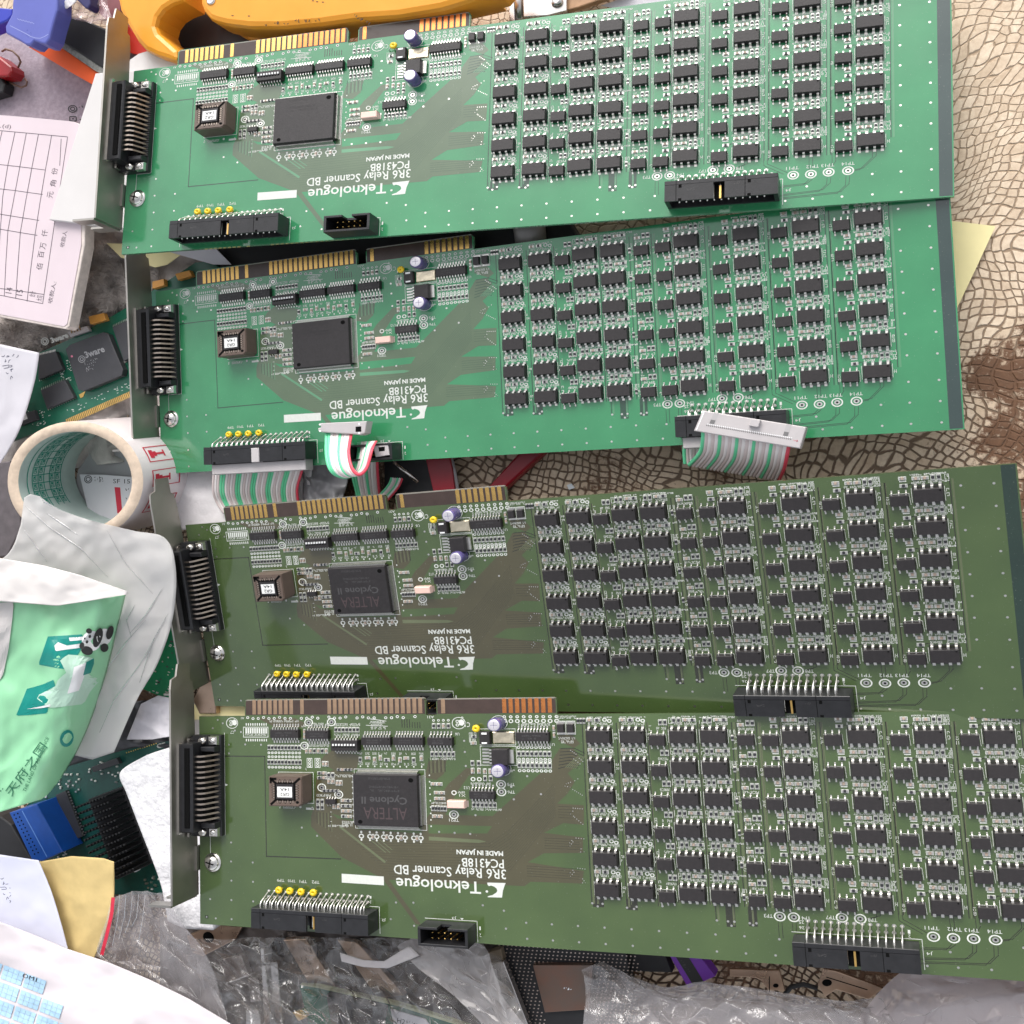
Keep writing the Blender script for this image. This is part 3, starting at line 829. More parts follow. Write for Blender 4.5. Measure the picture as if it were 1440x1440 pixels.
def socket_mesh():
    b = MB()
    h = 8.0
    x, y, c = 7.7, 5.8, 1.6
    out = [(-x, -y), (x - c, -y), (x, -y + c * 0.8), (x, y), (-x, y)]
    b.prism(out, 0.1, h - 0.3, 0)
    i = 0.35
    out2 = [(-x + i, -y + i), (x - c - 0.1, -y + i), (x - i, -y + c * 0.8 + 0.1), (x - i, y - i), (-x + i, y - i)]
    b.prism(out2, h - 0.3, h, 0)
    b.rect(-4.9, 4.9, -3.7, 3.7, h + 0.02, 1)                  # recess
    b.box(-4.2, 4.2, -3.1, 3.1, h - 1, h + 0.35, 4, 0.2)       # the seated chip
    for k in range(7):
        xx = -3.6 + k * 1.2
        for s in (-1, 1):
            b.rect(xx - 0.25, xx + 0.25, min(s * 3.3, s * 4.7), max(s * 3.3, s * 4.7), h + 0.03, 1 if k % 2 else 2)
            b.rect(xx - 0.18, xx + 0.18, min(s * 3.6, s * 4.3), max(s * 3.6, s * 4.3), h + 0.05, 3)
    for k in range(6):
        yy = -2.4 + k * 0.96
        for s in (-1, 1):
            b.rect(min(s * 4.4, s * 6.2), max(s * 4.4, s * 6.2), yy - 0.2, yy + 0.2, h + 0.03, 1)
            b.rect(min(s * 4.9, s * 5.8), max(s * 4.9, s * 5.8), yy - 0.14, yy + 0.14, h + 0.05, 3)
    for pts in ([(4.2, 3.2), (6.6, 5.0)], [(-4.2, -3.2), (-6.4, -4.9)], [(-4.6, 3.4), (-6.6, 4.9), (-4.4, 4.9)], [(-6.6, 4.9), (-6.6, 3.6)]):
        b.line(pts, 0.95, h + 0.04, 1)
    b.disc(5.6, -4.1, h + 0.04, 0.75, 1, 12, 0.55)
    return b.mesh('socket', [M['sockb'], M['hole'], M['sockb'], M['pin'], M['black']])


def capacitor_mesh():
    b = MB()
    b.lathe(0, 0, [(2.75, 0.1), (2.8, 0.5), (2.62, 0.9), (2.9, 1.3), (2.9, 5.2), (2.7, 5.7), (2.35, 5.8)], 0, 24, 0.86)
    return b.mesh('capacitor_sleeve', [M['sleeve']])


def capacitor_lid():
    b = MB()
    b.lathe(0, 0, [(2.4, 5.7), (2.4, 5.82), (2.2, 5.88), (1.0, 5.86)], 0, 24, 0.86)
    b.line([(-1.4, 0), (1.4, 0)], 0.12, 5.9, 1); b.line([(0, -1.1), (0, 1.1)], 0.12, 5.9, 1)
    return b.mesh('capacitor_lid', [M['alu'], M['sleeve']])


def bead_mesh():
    b = MB()
    pts = [(0.95 * math.cos(a), 0.95 * SQ * math.sin(a), 2.2) for a in [2 * math.pi * i / 14 for i in range(14)]]
    b.tube(pts, 0.72, 0, 8, True, True)
    b.disc(0, 0, 1.8, 0.6, 1, 10)
    b.tube([(-1.2, 0.2, 1.9), (-2.4, -0.9, 1.0), (-2.6, -1.0, 0.1)], 0.22, 2, 6)
    b.tube([(0.9, -0.4, 1.9), (0.6, -1.3, 0.9), (0.5, -1.4, 0.1)], 0.22, 2, 6)
    b.lathe(0, 0, [(0.55, 0.05), (0.5, 1.9)], 0, 10, SQ)
    return b.mesh('test_bead', [M['yellow'], M['hole'], M['tin']])


def header_body(L, notch_u):
    """right-angle box header, opening towards the board's lower edge; origin at its left lower corner"""
    b = MB()
    y0, y1, h, t = 0.0, 7.6, 8.8, 1.0
    n0, n1 = notch_u - 2.0, notch_u + 2.0
    b.box(0, L, y1 - 1.6, y1, 0.2, h, 0, 0.0, 0.15)                # back wall
    b.box(0, L, y0, y1 - 1.6, 0.2, 0.2 + t, 0)                     # floor
    for x0, x1 in ((0, 1.6), (L - 1.6, L)):
        b.box(x0, x1, y0, y1 - 1.6, 0.2 + t, h - 0.02, 0)
    for x0, x1 in ((1.6, n0), (n1, L - 1.6)):
        b.box(x0, x1, y0, y1 - 1.6, h - t, h - 0.01, 0)             # roof each side of the key slot
    b.rect(1.6, L - 1.6, y1 - 1.7, y1 - 1.66, h - 2, 1)
    for x in (5.6, L - 10.0):
        b.line([(x - 1.4, y0 + 0.05), (x - 1.4, y1)], 0.22, h + 0.012, 1)
        b.rect(x - 0.5, x + 0.6, y1 - 2.8, y1 - 1.6, h + 0.012, 1)
        b.rect(x - 0.6, x + 0.6, y0 + 0.02, y0 + 0.9, h + 0.012, 1)
    m = MB(); squig(m, L * 0.62, L * 0.62 + 3, 4.6, 5.4, h + 0.012, 5, 0.8); b.add(m.v, m.f, 2)
    m = MB(); squig(m, L * 0.2, L * 0.2 + 3, 3.6, 4.4, h + 0.012, 6, 0.8); b.add(m.v, m.f, 2)
    b.rect(n0, n1, y0 + 0.4, y1 - 1.6, 6.2, 1)
    b.box(notch_u - 0.1, notch_u + 0.6, y0 + 0.5, y1 - 2.4, 6.2, 6.9, 3)
    # dark inside
    b.quad((1.6, y1 - 1.65, 1.2), (L - 1.6, y1 - 1.65, 1.2), (L - 1.6, y1 - 1.65, h - t), (1.6, y1 - 1.65, h - t), 1)
    return b.mesh('header_body', [M['blackgloss'], M['hole'], M['print'], M['gold']])


def header_pins(L, x0, n, pitch, double=True):
    b = MB()
    y1 = 7.6
    for i in range(n):
        x = x0 + i * pitch
        b.tube([(x + 0.3, y1 + 4.4, 0.0), (x + 0.3, y1 + 4.0, 1.0), (x + 0.1, y1 + 1.6, 5.6), (x, y1 + 0.8, 6.0), (x, y1 - 1, 6.0), (x, 1.0, 6.0)], 0.34, 0, 5)
        b.disc(x + 0.3, y1 + 4.4, 0.06, 0.75, 0, 10, 0.6)
        if double:
            b.tube([(x + 0.1, y1 + 2.0, 0.0), (x, y1 + 1.5, 2.6), (x, y1 + 0.6, 3.2), (x, y1 - 1, 3.2), (x, 1.0, 3.2)], 0.34, 0, 5)
            b.disc(x + 0.1, y1 + 2.2, 0.06, 0.75, 0, 10, 0.6)
    return b.mesh('header_pins', [M['tin']])


def small_header_mesh():
    b = MB()
    L, y1, h, t = 20.4, 6.8, 8.6, 1.1
    b.box(0, L, 0, t * 0.8, 0.2, h, 0, 0.0, 0.1)
    for x0, x1 in ((0, 8.0), (12.4, L)):
        b.box(x0, x1, y1 - t * 0.8, y1, 0.2, h, 0, 0.0, 0.1)
    b.box(8.0, 12.4, y1 - t * 0.8, y1, 0.2, 4.0, 0)
    for x0, x1 in ((0, t), (L - t, L)):
        b.box(x0, x1, t * 0.8, y1 - t * 0.8, 0.2, h - 0.01, 0)
    b.rect(t, L - t, t * 0.8, y1 - t * 0.8, 1.4, 1)
    return b.mesh('small_header_body', [M['blackgloss'], M['hole']])


def small_header_pins():
    b = MB()
    for i in range(5):
        for j in range(2):
            x, y = 10.2 + (i - 2) * 2.54, 3.4 + (j - 0.5) * 2.0
            b.box(x - 0.32, x + 0.32, y - 0.26, y + 0.26, 0.5, 6.6, 0, 0.1, 0.1)
    return b.mesh('small_header_pins', [M['gold']])


def two_terminal(kind, q=1.0):
    b = MB()
    l, w, h = 1.75, 0.85 , 0.55
    for x0, x1 in ((-l / 2, -l / 2 + 0.42), (l / 2 - 0.42, l / 2)):
        b.box(x0, x1, -w / 2, w / 2, 0.03, h, 1, 0.05)
        b.rect(x0 - 0.2, x1 + 0.2, -w / 2 - 0.1, w / 2 + 0.1, 0.04, 1)
    b.box(-l / 2 + 0.42, l / 2 - 0.42, -w / 2 + 0.02, w / 2 - 0.02, 0.03, h - 0.02, 0)
    return b


def bracket_mesh():
    b = MB()
    u1, u0 = -28.0, -28.9
    prof = [(31.0, -0.6), (108.0, 2.0), (114.0, 2.9), (114.6, 4.6), (121.6, 4.8), (122.0, 12.8), (117.0, 13.8), (115.8, 17.0), (112.0, 17.6), (26.0, 16.6), (26.0, -0.6)]
    n = len(prof)
    vs = [(u0, p[0], p[1]) for p in prof] + [(u1, p[0], p[1]) for p in prof]
    b.add(vs, [tuple(range(n)), tuple(range(2 * n - 1, n - 1, -1))] + [(i, n + i, n + (i + 1) % n, (i + 1) % n) for i in range(n)])
    # bent end with the screw slot
    for z0, z1 in ((-0.6, 5.0), (11.0, 16.6)):
        b.box(-40.0, u0, 25.2, 26.1, z0, z1, 0)
    b.box(-33.0, u0, 25.2, 26.1, 5.0, 11.0, 0)
    # lugs that hold the board
    b.box(u1, -15.0, 35.4, 43.6, -2.9, -1.7, 0)
    b.box(u1, -20.0, 92.4, 96.0, -2.9, -1.7, 0)
    b.box(u1, -27.2, 36, 46, -2.6, 1.6, 0)
    return b.mesh('mounting_bracket', [M['steel']])


def port_body_mesh():
    b = MB()
    b.box(-27.9, -14.2, 50.6, 91.4, 0.1, 2.6, 0, 0.0, 0.2)             # foot on the board
    b.box(-27.9, -21.9, 53.4, 89.2, 2.6, 11.6, 0, 0.0, 0.5)            # upright housing
    b.box(-25.6, -23.3, 55.4, 87.4, 11.6, 12.0, 1)                     # groove
    for y0, y1 in ((84.9, 87.4), (54.2, 56.7)):
        b.box(-21.9, -14.6, y0, y1, 2.6, 6.6, 0, 0.3, 0.3)
    b.box(-21.9, -17.4, 56.7, 84.9, 2.6, 5.0, 1)
    for i in range(27):
        y = 57.2 + i * 1.03
        b.box(-17.2, -14.0, y, y + 0.5, 2.6, 3.3, 0)
    for y0, y1 in ((87.4, 91.6), (50.4, 54.2)):
        b.box(-27.9, -19.5, y0, y1, 2.6, 4.2, 0, 0.2)
    return b.mesh('port_body', [M['blackgloss'], M['hole']])


def port_pins_mesh():
    b = MB()
    for i in range(13):
        y = 58.2 + i * 2.13
        b.bar([(-22.2, y, 9.6), (-19.4, y, 9.6), (-17.9, y, 8.6), (-15.6, y, 4.0), (-14.9, y, 2.4)], 0.72, 0.3, 0, (0, 1, 0))
    return b.mesh('port_pins', [M['pin']])


def port_shell_mesh():
    b = MB()
    b.box(-28.0, -27.3, 53.0, 89.6, 11.2, 13.2, 0)
    for yc in (89.4, 52.4):
        b.box(-19.4, -14.8, yc - 1.9, yc + 1.9, 2.6, 4.6, 0, 0.3, 0.2)
        b.lathe(-17.0, yc, [(1.5, 4.6), (1.3, 5.2), (0.6, 5.4)], 0, 12, SQ)
        b.lathe(-22.0, yc, [(1.9, 4.2), (1.9, 5.4), (1.0, 6.0)], 0, 12, SQ)
        b.box(-27.2, -26.2, yc - 1.4, yc + 1.4, 4.2, 8.0, 0)
    return b.mesh('port_shell', [M['screw']])


def screw_mesh():
    b = MB()
    b.lathe(0, 0, [(4.0, 0.05), (4.0, 0.5), (3.4, 0.55), (3.3, 1.2), (2.9, 1.9), (2.0, 2.4), (0.9, 2.6)], 0, 28, 0.94)
    b.line([(-1.7, 0.4), (1.7, -0.4)], 0.5, 2.66, 1); b.line([(-0.4, -1.5), (0.4, 1.5)], 0.5, 2.665, 1)
    return b.mesh('screw', [M['screw'], M['hole']])


def finger_mesh(h):
    b = MB()
    w = 0.84
    b.prism([(-w, 0), (w, 0), (w, h - 0.3), (w - 0.3, h), (-w + 0.3, h), (-w, h - 0.3)], 0.0, 0.035, 0)
    return b


SUBSTRATE = make_substrate()
SILK = make_silk()
sub_me = SUBSTRATE.mesh('circuit_board_laminate', G_COOL + [M['tab'], M['tabrim'], M['tin'], M['silk'], M['hole']])
silk_me = SILK.mesh('silkscreen', [M['silk'], G_WARM[2]])
ME = dict(relay=relay_mesh(), driver=driver_mesh(), ua=buffer_mesh(13.6, 10, 3.5, 1), ub=buffer_mesh(10.8, 8, 3.5, 2), uc=buffer_mesh(13.2, 10, 3.2, 3),
          ud=buffer_mesh(10.8, 7, 3.2, 4), ue=buffer_mesh(10.4, 7, 3.1, 5), qfp=qfp_mesh(), qleads=qfp_lead_mesh(), socket=socket_mesh(), cap=capacitor_mesh(), lid=capacitor_lid(),
          bead=bead_mesh(), h34=header_body(52.4, 27.2), p34=header_pins(52.4, 2.6, 18, 2.66), h26=header_body(40.2, 19.6), p26=header_pins(40.2, 4.6, 13, 2.54),
          h10=small_header_mesh(), p10=small_header_pins(), bracket=bracket_mesh(), port=port_body_mesh(), ppins=port_pins_mesh(), shell=port_shell_mesh(), screw=screw_mesh(),
          res=two_terminal('r').mesh('resistor', [M['resbody'], M['tin']]), capc=two_terminal('c').mesh('ceramic_capacitor', [M['ceramic'], M['tin']]),
          f1=finger_mesh(5.9).mesh('contact_finger', [M['gold']]), f2=finger_mesh(5.4).mesh('contact_finger', [M['gold']]))


def misc_meshes():
    b = MB()                                     # switch bank
    b.box(-6.1, 6.1, -2.1, 2.1, 0.3, 3.2, 0, 0.1, 0.1)
    for i in range(8):
        x = -4.7 + i * 1.34
        b.rect(x - 0.45, x + 0.45, -0.7, 0.8, 3.22, 2); b.box(x - 0.34, x + 0.34, 0.0, 0.75, 3.22, 3.7, 1)
        for s in (-1, 1):
            b.bar([(x, s * 2.0, 1.6), (x, s * 2.6, 1.5), (x, s * 2.9, 0.2), (x, s * 3.5, 0.12)], 0.5, 0.2, 3)
    ME['dip'] = b.mesh('switch_bank', [M['black'], M['white'], M['hole'], M['tin']])
    b = MB()                                     # oscillator
    b.box(-3.7, 3.7, -1.45, 1.45, 0.2, 2.6, 0, 0.1, 0.25)
    b.rect(-4.5, 4.5, -1.2, 1.2, 0.06, 1)
    ME['osc'] = b.mesh('oscillator', [M['pink'], M['tin']])
    b = MB()                                     # regulator: body, tab and five legs
    b.box(-3.4, 3.4, -3.1, 3.1, 0.3, 3.6, 0, 0.15, 0.2)
    for i in range(5):
        y = -2.4 + i * 1.2
        b.bar([(-3.3, y, 1.8), (-4.6, y, 1.8), (-5.6, y, 0.2), (-8.2, y, 0.14)], 0.66, 0.3, 1, (0, 1, 0))
    b.box(3.3, 5.0, -2.5, 2.5, 0.3, 1.6, 1)
    ME['reg'] = b.mesh('regulator', [M['black'], M['tin']])
    b = MB()                                     # diode beside its soldered pad
    b.box(-2.2, 2.2, -2.4, 2.4, 0.2, 2.3, 0, 0.1, 0.1)
    b.rect(-1.2, 1.0, 1.4, 2.1, 2.32, 1); b.rect(-1.2, 1.0, -2.1, -1.5, 2.32, 1)
    ME['diode'] = b.mesh('diode', [M['black'], M['white']])
    b = MB()
    b.box(-4.6, 4.6, -2.3, 2.3, 0.05, 0.5, 0, 0.3, 0.1)
    ME['pad'] = b.mesh('solder_pad', [M['pad']])
    b = MB()
    b.box(-1.35, 1.35, -1.6, 1.6, 0.2, 1.8, 0, 0.1, 0.1); b.rect(-1.4, 1.4, 1.5, 2.3, 0.06, 1); b.rect(-1.4, 1.4, -2.3, -1.5, 0.06, 1)
    ME['fuse'] = b.mesh('fuse', [M['black'], M['tin']])
    b = MB()
    b.box(-2.4, 2.4, -1.0, 1.0, 0.2, 1.5, 0, 0.1, 0.05)
    for i in range(4):
        for s in (-1, 1):
            b.bar([(-1.8 + 1.2 * i, s * 0.95, 0.8), (-1.8 + 1.2 * i, s * 1.5, 0.2), (-1.8 + 1.2 * i, s * 1.9, 0.15)], 0.45, 0.2, 1)
    ME['tiny'] = b.mesh('memory_chip', [M['black'], M['tin']])
    b = MB()
    b.rect(-3.4, 3.4, -2.05, 2.05, 0, 0)
    rtext(b, 'GR2', -2.0, 2.2, -1.6, -0.3, 0.03, 1, 0.01); rtext(b, '14A', -2.1, 2.1, 0.4, 1.6, 0.03, 1, 0.01)
    ME['label'] = b.mesh('sticker', [M['paper'], M['ink']])


misc_meshes()
BIGP = [PARTS[i] for i in range(min(100, len(PARTS)))]
stuff_b = MB()
for x, y, hz, k in PARTS[100:]:
    t = two_terminal(k)
    vs = [((p[0] if hz else -p[1]) + x, (p[1] if hz else p[0]) + y, p[2]) for p in t.v]
    stuff_b.add(vs, [tuple(f) for f in t.f])
    for i, mi in enumerate(t.m):
        stuff_b.m[len(stuff_b.m) - len(t.m) + i] = mi if mi else (0 if k == 'r' else 2)
stuff_me = stuff_b.mesh('small_passives', [M['resbody'], M['tin'], M['ceramic']])

POSES = [(((0.997198, 0.050763, 0.054942), (-0.054843, 0.995637, 0.075496), (-0.05087, -0.078297, 0.995631)), (-156.663, 126.561, 41.789)),
         (((0.999885, 0.004572, -0.014491), (-0.004694, 0.999954, -0.008371), (0.014453, 0.008438, 0.99986)), (-158.373, 31.019, 17.044)),
         (((0.997342, -0.038264, -0.06201), (0.028339, 0.987713, -0.153685), (0.067128, 0.151519, 0.986172)), (-139.966, -75.104, 6.601)),
         (((0.999217, -0.033181, 0.021559), (0.031198, 0.995758, 0.08656), (-0.024339, -0.08582, 0.996013)), (-124.06, -157.493, 43.394))]
LABELS = ['emerald green circuit board at the top, its gold contacts beside the orange tool',
          'emerald green circuit board with striped ribbon cables plugged into its lower edge',
          'olive green circuit board third from the top, its lower edge under another board',
          'olive green circuit board nearest the bottom, lying on clear plastic bags']


def make_board(i):
    rot, tr = POSES[i]
    e = thing('circuit_board', LABELS[i], 'circuit board', (0, 0, 0), 'relay scanner circuit boards')
    mw = Matrix(rot).to_4x4()
    mw.translation = Vector(tr) * S
    e.matrix_world = mw
    mats = G_COOL if i < 2 else G_WARM
    sub = link('laminate', sub_me, e)
    for k in range(5):
        sub.material_slots[k].link = 'OBJECT'
        sub.material_slots[k].material = mats[k]
    link('silkscreen', silk_me, e)
    for r in range(ROWS):
        for u in BIG:
            link('relay_chip', ME['relay'], e, (u + rnd.uniform(-0.12, 0.12), SO_V - PIT * r + rnd.uniform(-0.1, 0.1), 0), R(rnd.uniform(-1.2, 1.2)))
        for u in SMALL:
            link('driver_chip', ME['driver'], e, (u + rnd.uniform(-0.12, 0.12), SM_V - PIT * r + rnd.uniform(-0.1, 0.1), 0), R(rnd.uniform(-1.5, 1.5)))
    for k, x, y in (('ua', 16.0, 91.85), ('ub', 31.3, 91.5), ('uc', 58.0, 88.95), ('uc', 72.2, 89.0), ('ud', 85.9, 88.9), ('ua', 124.1, 90.75), ('ue', 102.6, 69.0)):
        link('logic_chip', ME[k], e, (x, y, 0))
    q = link('processor_chip', ME['qfp'], e, (62.2, 66.5, 0))
    if i < 2:
        for k in (2, 4):
            q.material_slots[k].link = 'OBJECT'
            q.material_slots[k].material = M['faint']
    link('leads', ME['qleads'], q)
    s = link('chip_socket', ME['socket'], e, (19.9, 70.1, 0)); link('sticker', ME['label'], s, (0.0, -0.1, 8.4))
    link('switch_bank', ME['dip'], e, (44.4, 87.4, 0)); link('oscillator', ME['osc'], e, (91.9, 65.4, 0))
    link('regulator', ME['reg'], e, (111.2, 83.4, 0)); link('diode', ME['diode'], e, (104.9, 90.3, 0)); link('solder_pad', ME['pad'], e, (112.0, 90.3, 0))
    for x in (135.4, 139.2):
        link('fuse', ME['fuse'], e, (x, 93.8, 0))
    link('memory_chip', ME['tiny'], e, (36.6, 65.2, 0))
    for x, y in ((110.3, 95.6), (111.0, 78.6)):
        c = link('capacitor', ME['cap'], e, (x, y, 0)); link('lid', ME['lid'], c)
    for x, y in ((12.6, 30.3), (17.7, 30.2), (22.9, 30.1), (28.5, 30.1), (101.6, 93.9)):
        link('test_bead', ME['bead'], e, (x, y, 0))
    for k, pk, x, y in (('h34', 'p34', 3.7, 17.2), ('h26', 'p26', 215.4, 17.2)):
        h = link('pin_header', ME[k], e, (x, y, 0)); link('pins', ME[pk], h)
    h = link('small_pin_header', ME['h10'], e, (77.0, 15.0, 0)); link('pins', ME['p10'], h)
    link('mounting_bracket', ME['bracket'], e)
    p = link('port_connector', ME['port'], e); link('pins', ME['ppins'], p); link('metal_shell', ME['shell'], p)
    link('screw', ME['screw'], e, (-20.3, 39.4, 0))
    fing = [link('contact_finger', ME['f1'], e, (0.6 + k * 2.555, 99.6, 0.03)) for k in list(range(8)) + [9] + list(range(14, 31))]
    fing += [link('contact_finger', ME['f2'], e, (x, 99.5, 0.03)) for x in [87.1] + [112.8 + 2.64 * k for k in range(8)]]
    for k, o in enumerate(fing):
        fm = M['copper'] if (i == 0 and k > 16) or (i == 3 and k > 26) else (M['rose'] if i == 3 else M['gold'])
        o.material_slots[0].link = 'OBJECT'
        o.material_slots[0].material = fm
    for x, y, hz, k in BIGP:
        link('resistor' if k == 'r' else 'ceramic_capacitor', ME['res' if k == 'r' else 'capc'], e, (x, y, 0), 0 if hz else math.pi / 2)
    o = link('small_passives', stuff_me, e)
    o['kind'] = 'stuff'
    return e


BOARDS = [make_board(i) for i in range(4)]

# ------------------------------------------------------------------ table
def make_table():
    m = bpy.data.materials.new('worn_crocodile_print')
    m.use_nodes = True
    nt = m.node_tree
    N = nt.nodes.new
    L = nt.links.new
    b = nt.nodes['Principled BSDF']
    tc = N('ShaderNodeTexCoord')
    warp = N('ShaderNodeTexNoise'); warp.inputs['Scale'].default_value = 13; warp.inputs['Detail'].default_value = 3
    L(tc.outputs['Object'], warp.inputs['Vector'])
    add = N('ShaderNodeMixRGB'); add.blend_type = 'LINEAR_LIGHT'; add.inputs['Fac'].default_value = 0.028
    L(tc.outputs['Object'], add.inputs['Color1']); L(warp.outputs['Color'], add.inputs['Color2'])
    mp = N('ShaderNodeMapping'); mp.inputs['Rotation'].default_value = (0, 0, R(18)); mp.inputs['Scale'].default_value = (1.0, 1.18, 1)
    L(add.outputs[0], mp.inputs['Vector'])
    v = N('ShaderNodeTexVoronoi'); v.voronoi_dimensions = '2D'; v.feature = 'DISTANCE_TO_EDGE'; v.inputs['Scale'].default_value = 262; v.inputs['Randomness'].default_value = 0.36
    L(mp.outputs[0], v.inputs['Vector'])
    v2 = N('ShaderNodeTexVoronoi'); v2.voronoi_dimensions = '2D'; v2.inputs['Scale'].default_value = 262; v2.inputs['Randomness'].default_value = 0.36
    L(mp.outputs[0], v2.inputs['Vector'])
    edge = N('ShaderNodeMapRange'); edge.inputs['From Min'].default_value = 0.10; edge.inputs['From Max'].default_value = 0.18
    fine = N('ShaderNodeTexNoise'); fine.inputs['Scale'].default_value = 420; fine.inputs['Detail'].default_value = 6; fine.inputs['Roughness'].default_value = 0.7
    L(tc.outputs['Object'], fine.inputs['Vector'])
    wear = N('ShaderNodeTexNoise'); wear.inputs['Scale'].default_value = 9; wear.inputs['Detail'].default_value = 7; wear.inputs['Roughness'].default_value = 0.65
    L(tc.outputs['Object'], wear.inputs['Vector'])
    # the lower the place in the picture, the more of the print is worn to brown
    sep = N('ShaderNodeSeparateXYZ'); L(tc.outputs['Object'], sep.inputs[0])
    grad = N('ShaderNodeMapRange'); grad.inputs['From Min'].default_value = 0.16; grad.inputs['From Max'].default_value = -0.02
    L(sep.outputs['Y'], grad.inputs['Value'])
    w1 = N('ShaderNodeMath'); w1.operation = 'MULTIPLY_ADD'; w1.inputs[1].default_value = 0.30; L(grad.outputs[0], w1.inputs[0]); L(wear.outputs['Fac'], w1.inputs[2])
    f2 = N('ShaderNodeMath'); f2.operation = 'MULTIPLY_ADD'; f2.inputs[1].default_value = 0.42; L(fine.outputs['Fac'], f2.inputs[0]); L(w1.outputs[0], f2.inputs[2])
    last = f2
    for (qx, qy, rad) in ((1405, 487, 0.026), (1365, 500, 0.016), (1440, 470, 0.02), (1385, 612, 0.012), (1420, 560, 0.016), (860, 668, 0.035), (1010, 650, 0.02)):
        q = W3(qx, qy, 0) * S
        vd = N('ShaderNodeVectorMath'); vd.operation = 'DISTANCE'; vd.inputs[1].default_value = q
        L(add.outputs[0], vd.inputs[0])
        mm = N('ShaderNodeMapRange'); mm.inputs['From Min'].default_value = rad; mm.inputs['From Max'].default_value = 0.0; mm.inputs['To Max'].default_value = 0.145
        L(vd.outputs['Value'], mm.inputs['Value'])
        ad = N('ShaderNodeMath'); L(last.outputs[0], ad.inputs[0]); L(mm.outputs[0], ad.inputs[1])
        last = ad
    worn = N('ShaderNodeMapRange'); worn.inputs['From Min'].default_value = 0.96; worn.inputs['From Max'].default_value = 1.03
    L(last.outputs[0], worn.inputs['Value'])
    cell = N('ShaderNodeValToRGB')
    cell.color_ramp.elements[0].color = (0.64, 0.50, 0.36, 1); cell.color_ramp.elements[1].color = (0.84, 0.70, 0.54, 1)
    L(v2.outputs['Color'], cell.inputs[0])
    dirt = N('ShaderNodeMixRGB'); dirt.blend_type = 'MULTIPLY'; dirt.inputs['Fac'].default_value = 0.5
    dr = N('ShaderNodeValToRGB'); dr.color_ramp.elements[0].position = 0.3; dr.color_ramp.elements[1].position = 0.62
    dr.color_ramp.elements[0].color = (0.55, 0.45, 0.36, 1); dr.color_ramp.elements[1].color = (1, 1, 1, 1)
    L(fine.outputs['Fac'], dr.inputs[0]); L(cell.outputs[0], dirt.inputs['Color1']); L(dr.outputs[0], dirt.inputs['Color2'])
    # ragged cell borders, wider joints where the print is more worn
    e1 = N('ShaderNodeMath'); e1.operation = 'MULTIPLY_ADD'; e1.inputs[1].default_value = 0.16; L(fine.outputs['Fac'], e1.inputs[0]); L(v.outputs['Distance'], e1.inputs[2])
    e2 = N('ShaderNodeMath'); e2.operation = 'MULTIPLY_ADD'; e2.inputs[1].default_value = -0.075; L(grad.outputs[0], e2.inputs[0]); L(e1.outputs[0], e2.inputs[2])
    L(e2.outputs[0], edge.inputs['Value'])
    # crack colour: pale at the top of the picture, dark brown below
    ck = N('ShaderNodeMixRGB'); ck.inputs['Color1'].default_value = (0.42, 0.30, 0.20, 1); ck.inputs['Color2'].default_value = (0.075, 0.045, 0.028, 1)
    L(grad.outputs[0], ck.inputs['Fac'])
    mix = N('ShaderNodeMixRGB'); L(edge.outputs[0], mix.inputs['Fac']); L(ck.outputs[0], mix.inputs['Color1']); L(dirt.outputs[0], mix.inputs['Color2'])
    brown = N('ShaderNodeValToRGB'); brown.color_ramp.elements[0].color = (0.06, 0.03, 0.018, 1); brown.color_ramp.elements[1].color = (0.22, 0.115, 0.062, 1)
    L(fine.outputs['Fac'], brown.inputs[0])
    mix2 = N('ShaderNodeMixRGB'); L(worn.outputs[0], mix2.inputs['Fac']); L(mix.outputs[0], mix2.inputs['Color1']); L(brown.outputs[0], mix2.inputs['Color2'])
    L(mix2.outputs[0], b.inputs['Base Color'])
    b.inputs['Roughness'].default_value = 0.5
    b.inputs['Specular IOR Level'].default_value = 0.3
    hh = N('ShaderNodeMath'); hh.operation = 'MULTIPLY_ADD'; hh.inputs[1].default_value = 0.25; L(fine.outputs['Fac'], hh.inputs[0]); L(edge.outputs[0], hh.inputs[2])
    bp = N('ShaderNodeBump'); bp.inputs['Strength'].default_value = 0.7; bp.inputs['Distance'].default_value = 0.0008
    L(hh.outputs[0], bp.inputs['Height']); L(bp.outputs[0], b.inputs['Normal'])
    t = MB()
    t.box(-800, 800, -700, 700, -20, 0, 0)
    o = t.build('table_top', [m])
    o['kind'] = 'structure'
    return o


make_table()

# ------------------------------------------------------------------ helpers for the clutter round the boards
def lin3(a, b, c):
    """height as a linear function over the photograph through three (px, py, z)"""
    (x1, y1, z1), (x2, y2, z2), (x3, y3, z3) = a, b, c
    d = (x2 - x1) * (y3 - y1) - (x3 - x1) * (y2 - y1)

    def f(x, y):
        p = ((x - x1) * (y3 - y1) - (x3 - x1) * (y - y1)) / d
        q = ((x2 - x1) * (y - y1) - (x - x1) * (y2 - y1)) / d
        return z1 + p * (z2 - z1) + q * (z3 - z1)
    return f


def flat(z):
    return lambda x, y: z


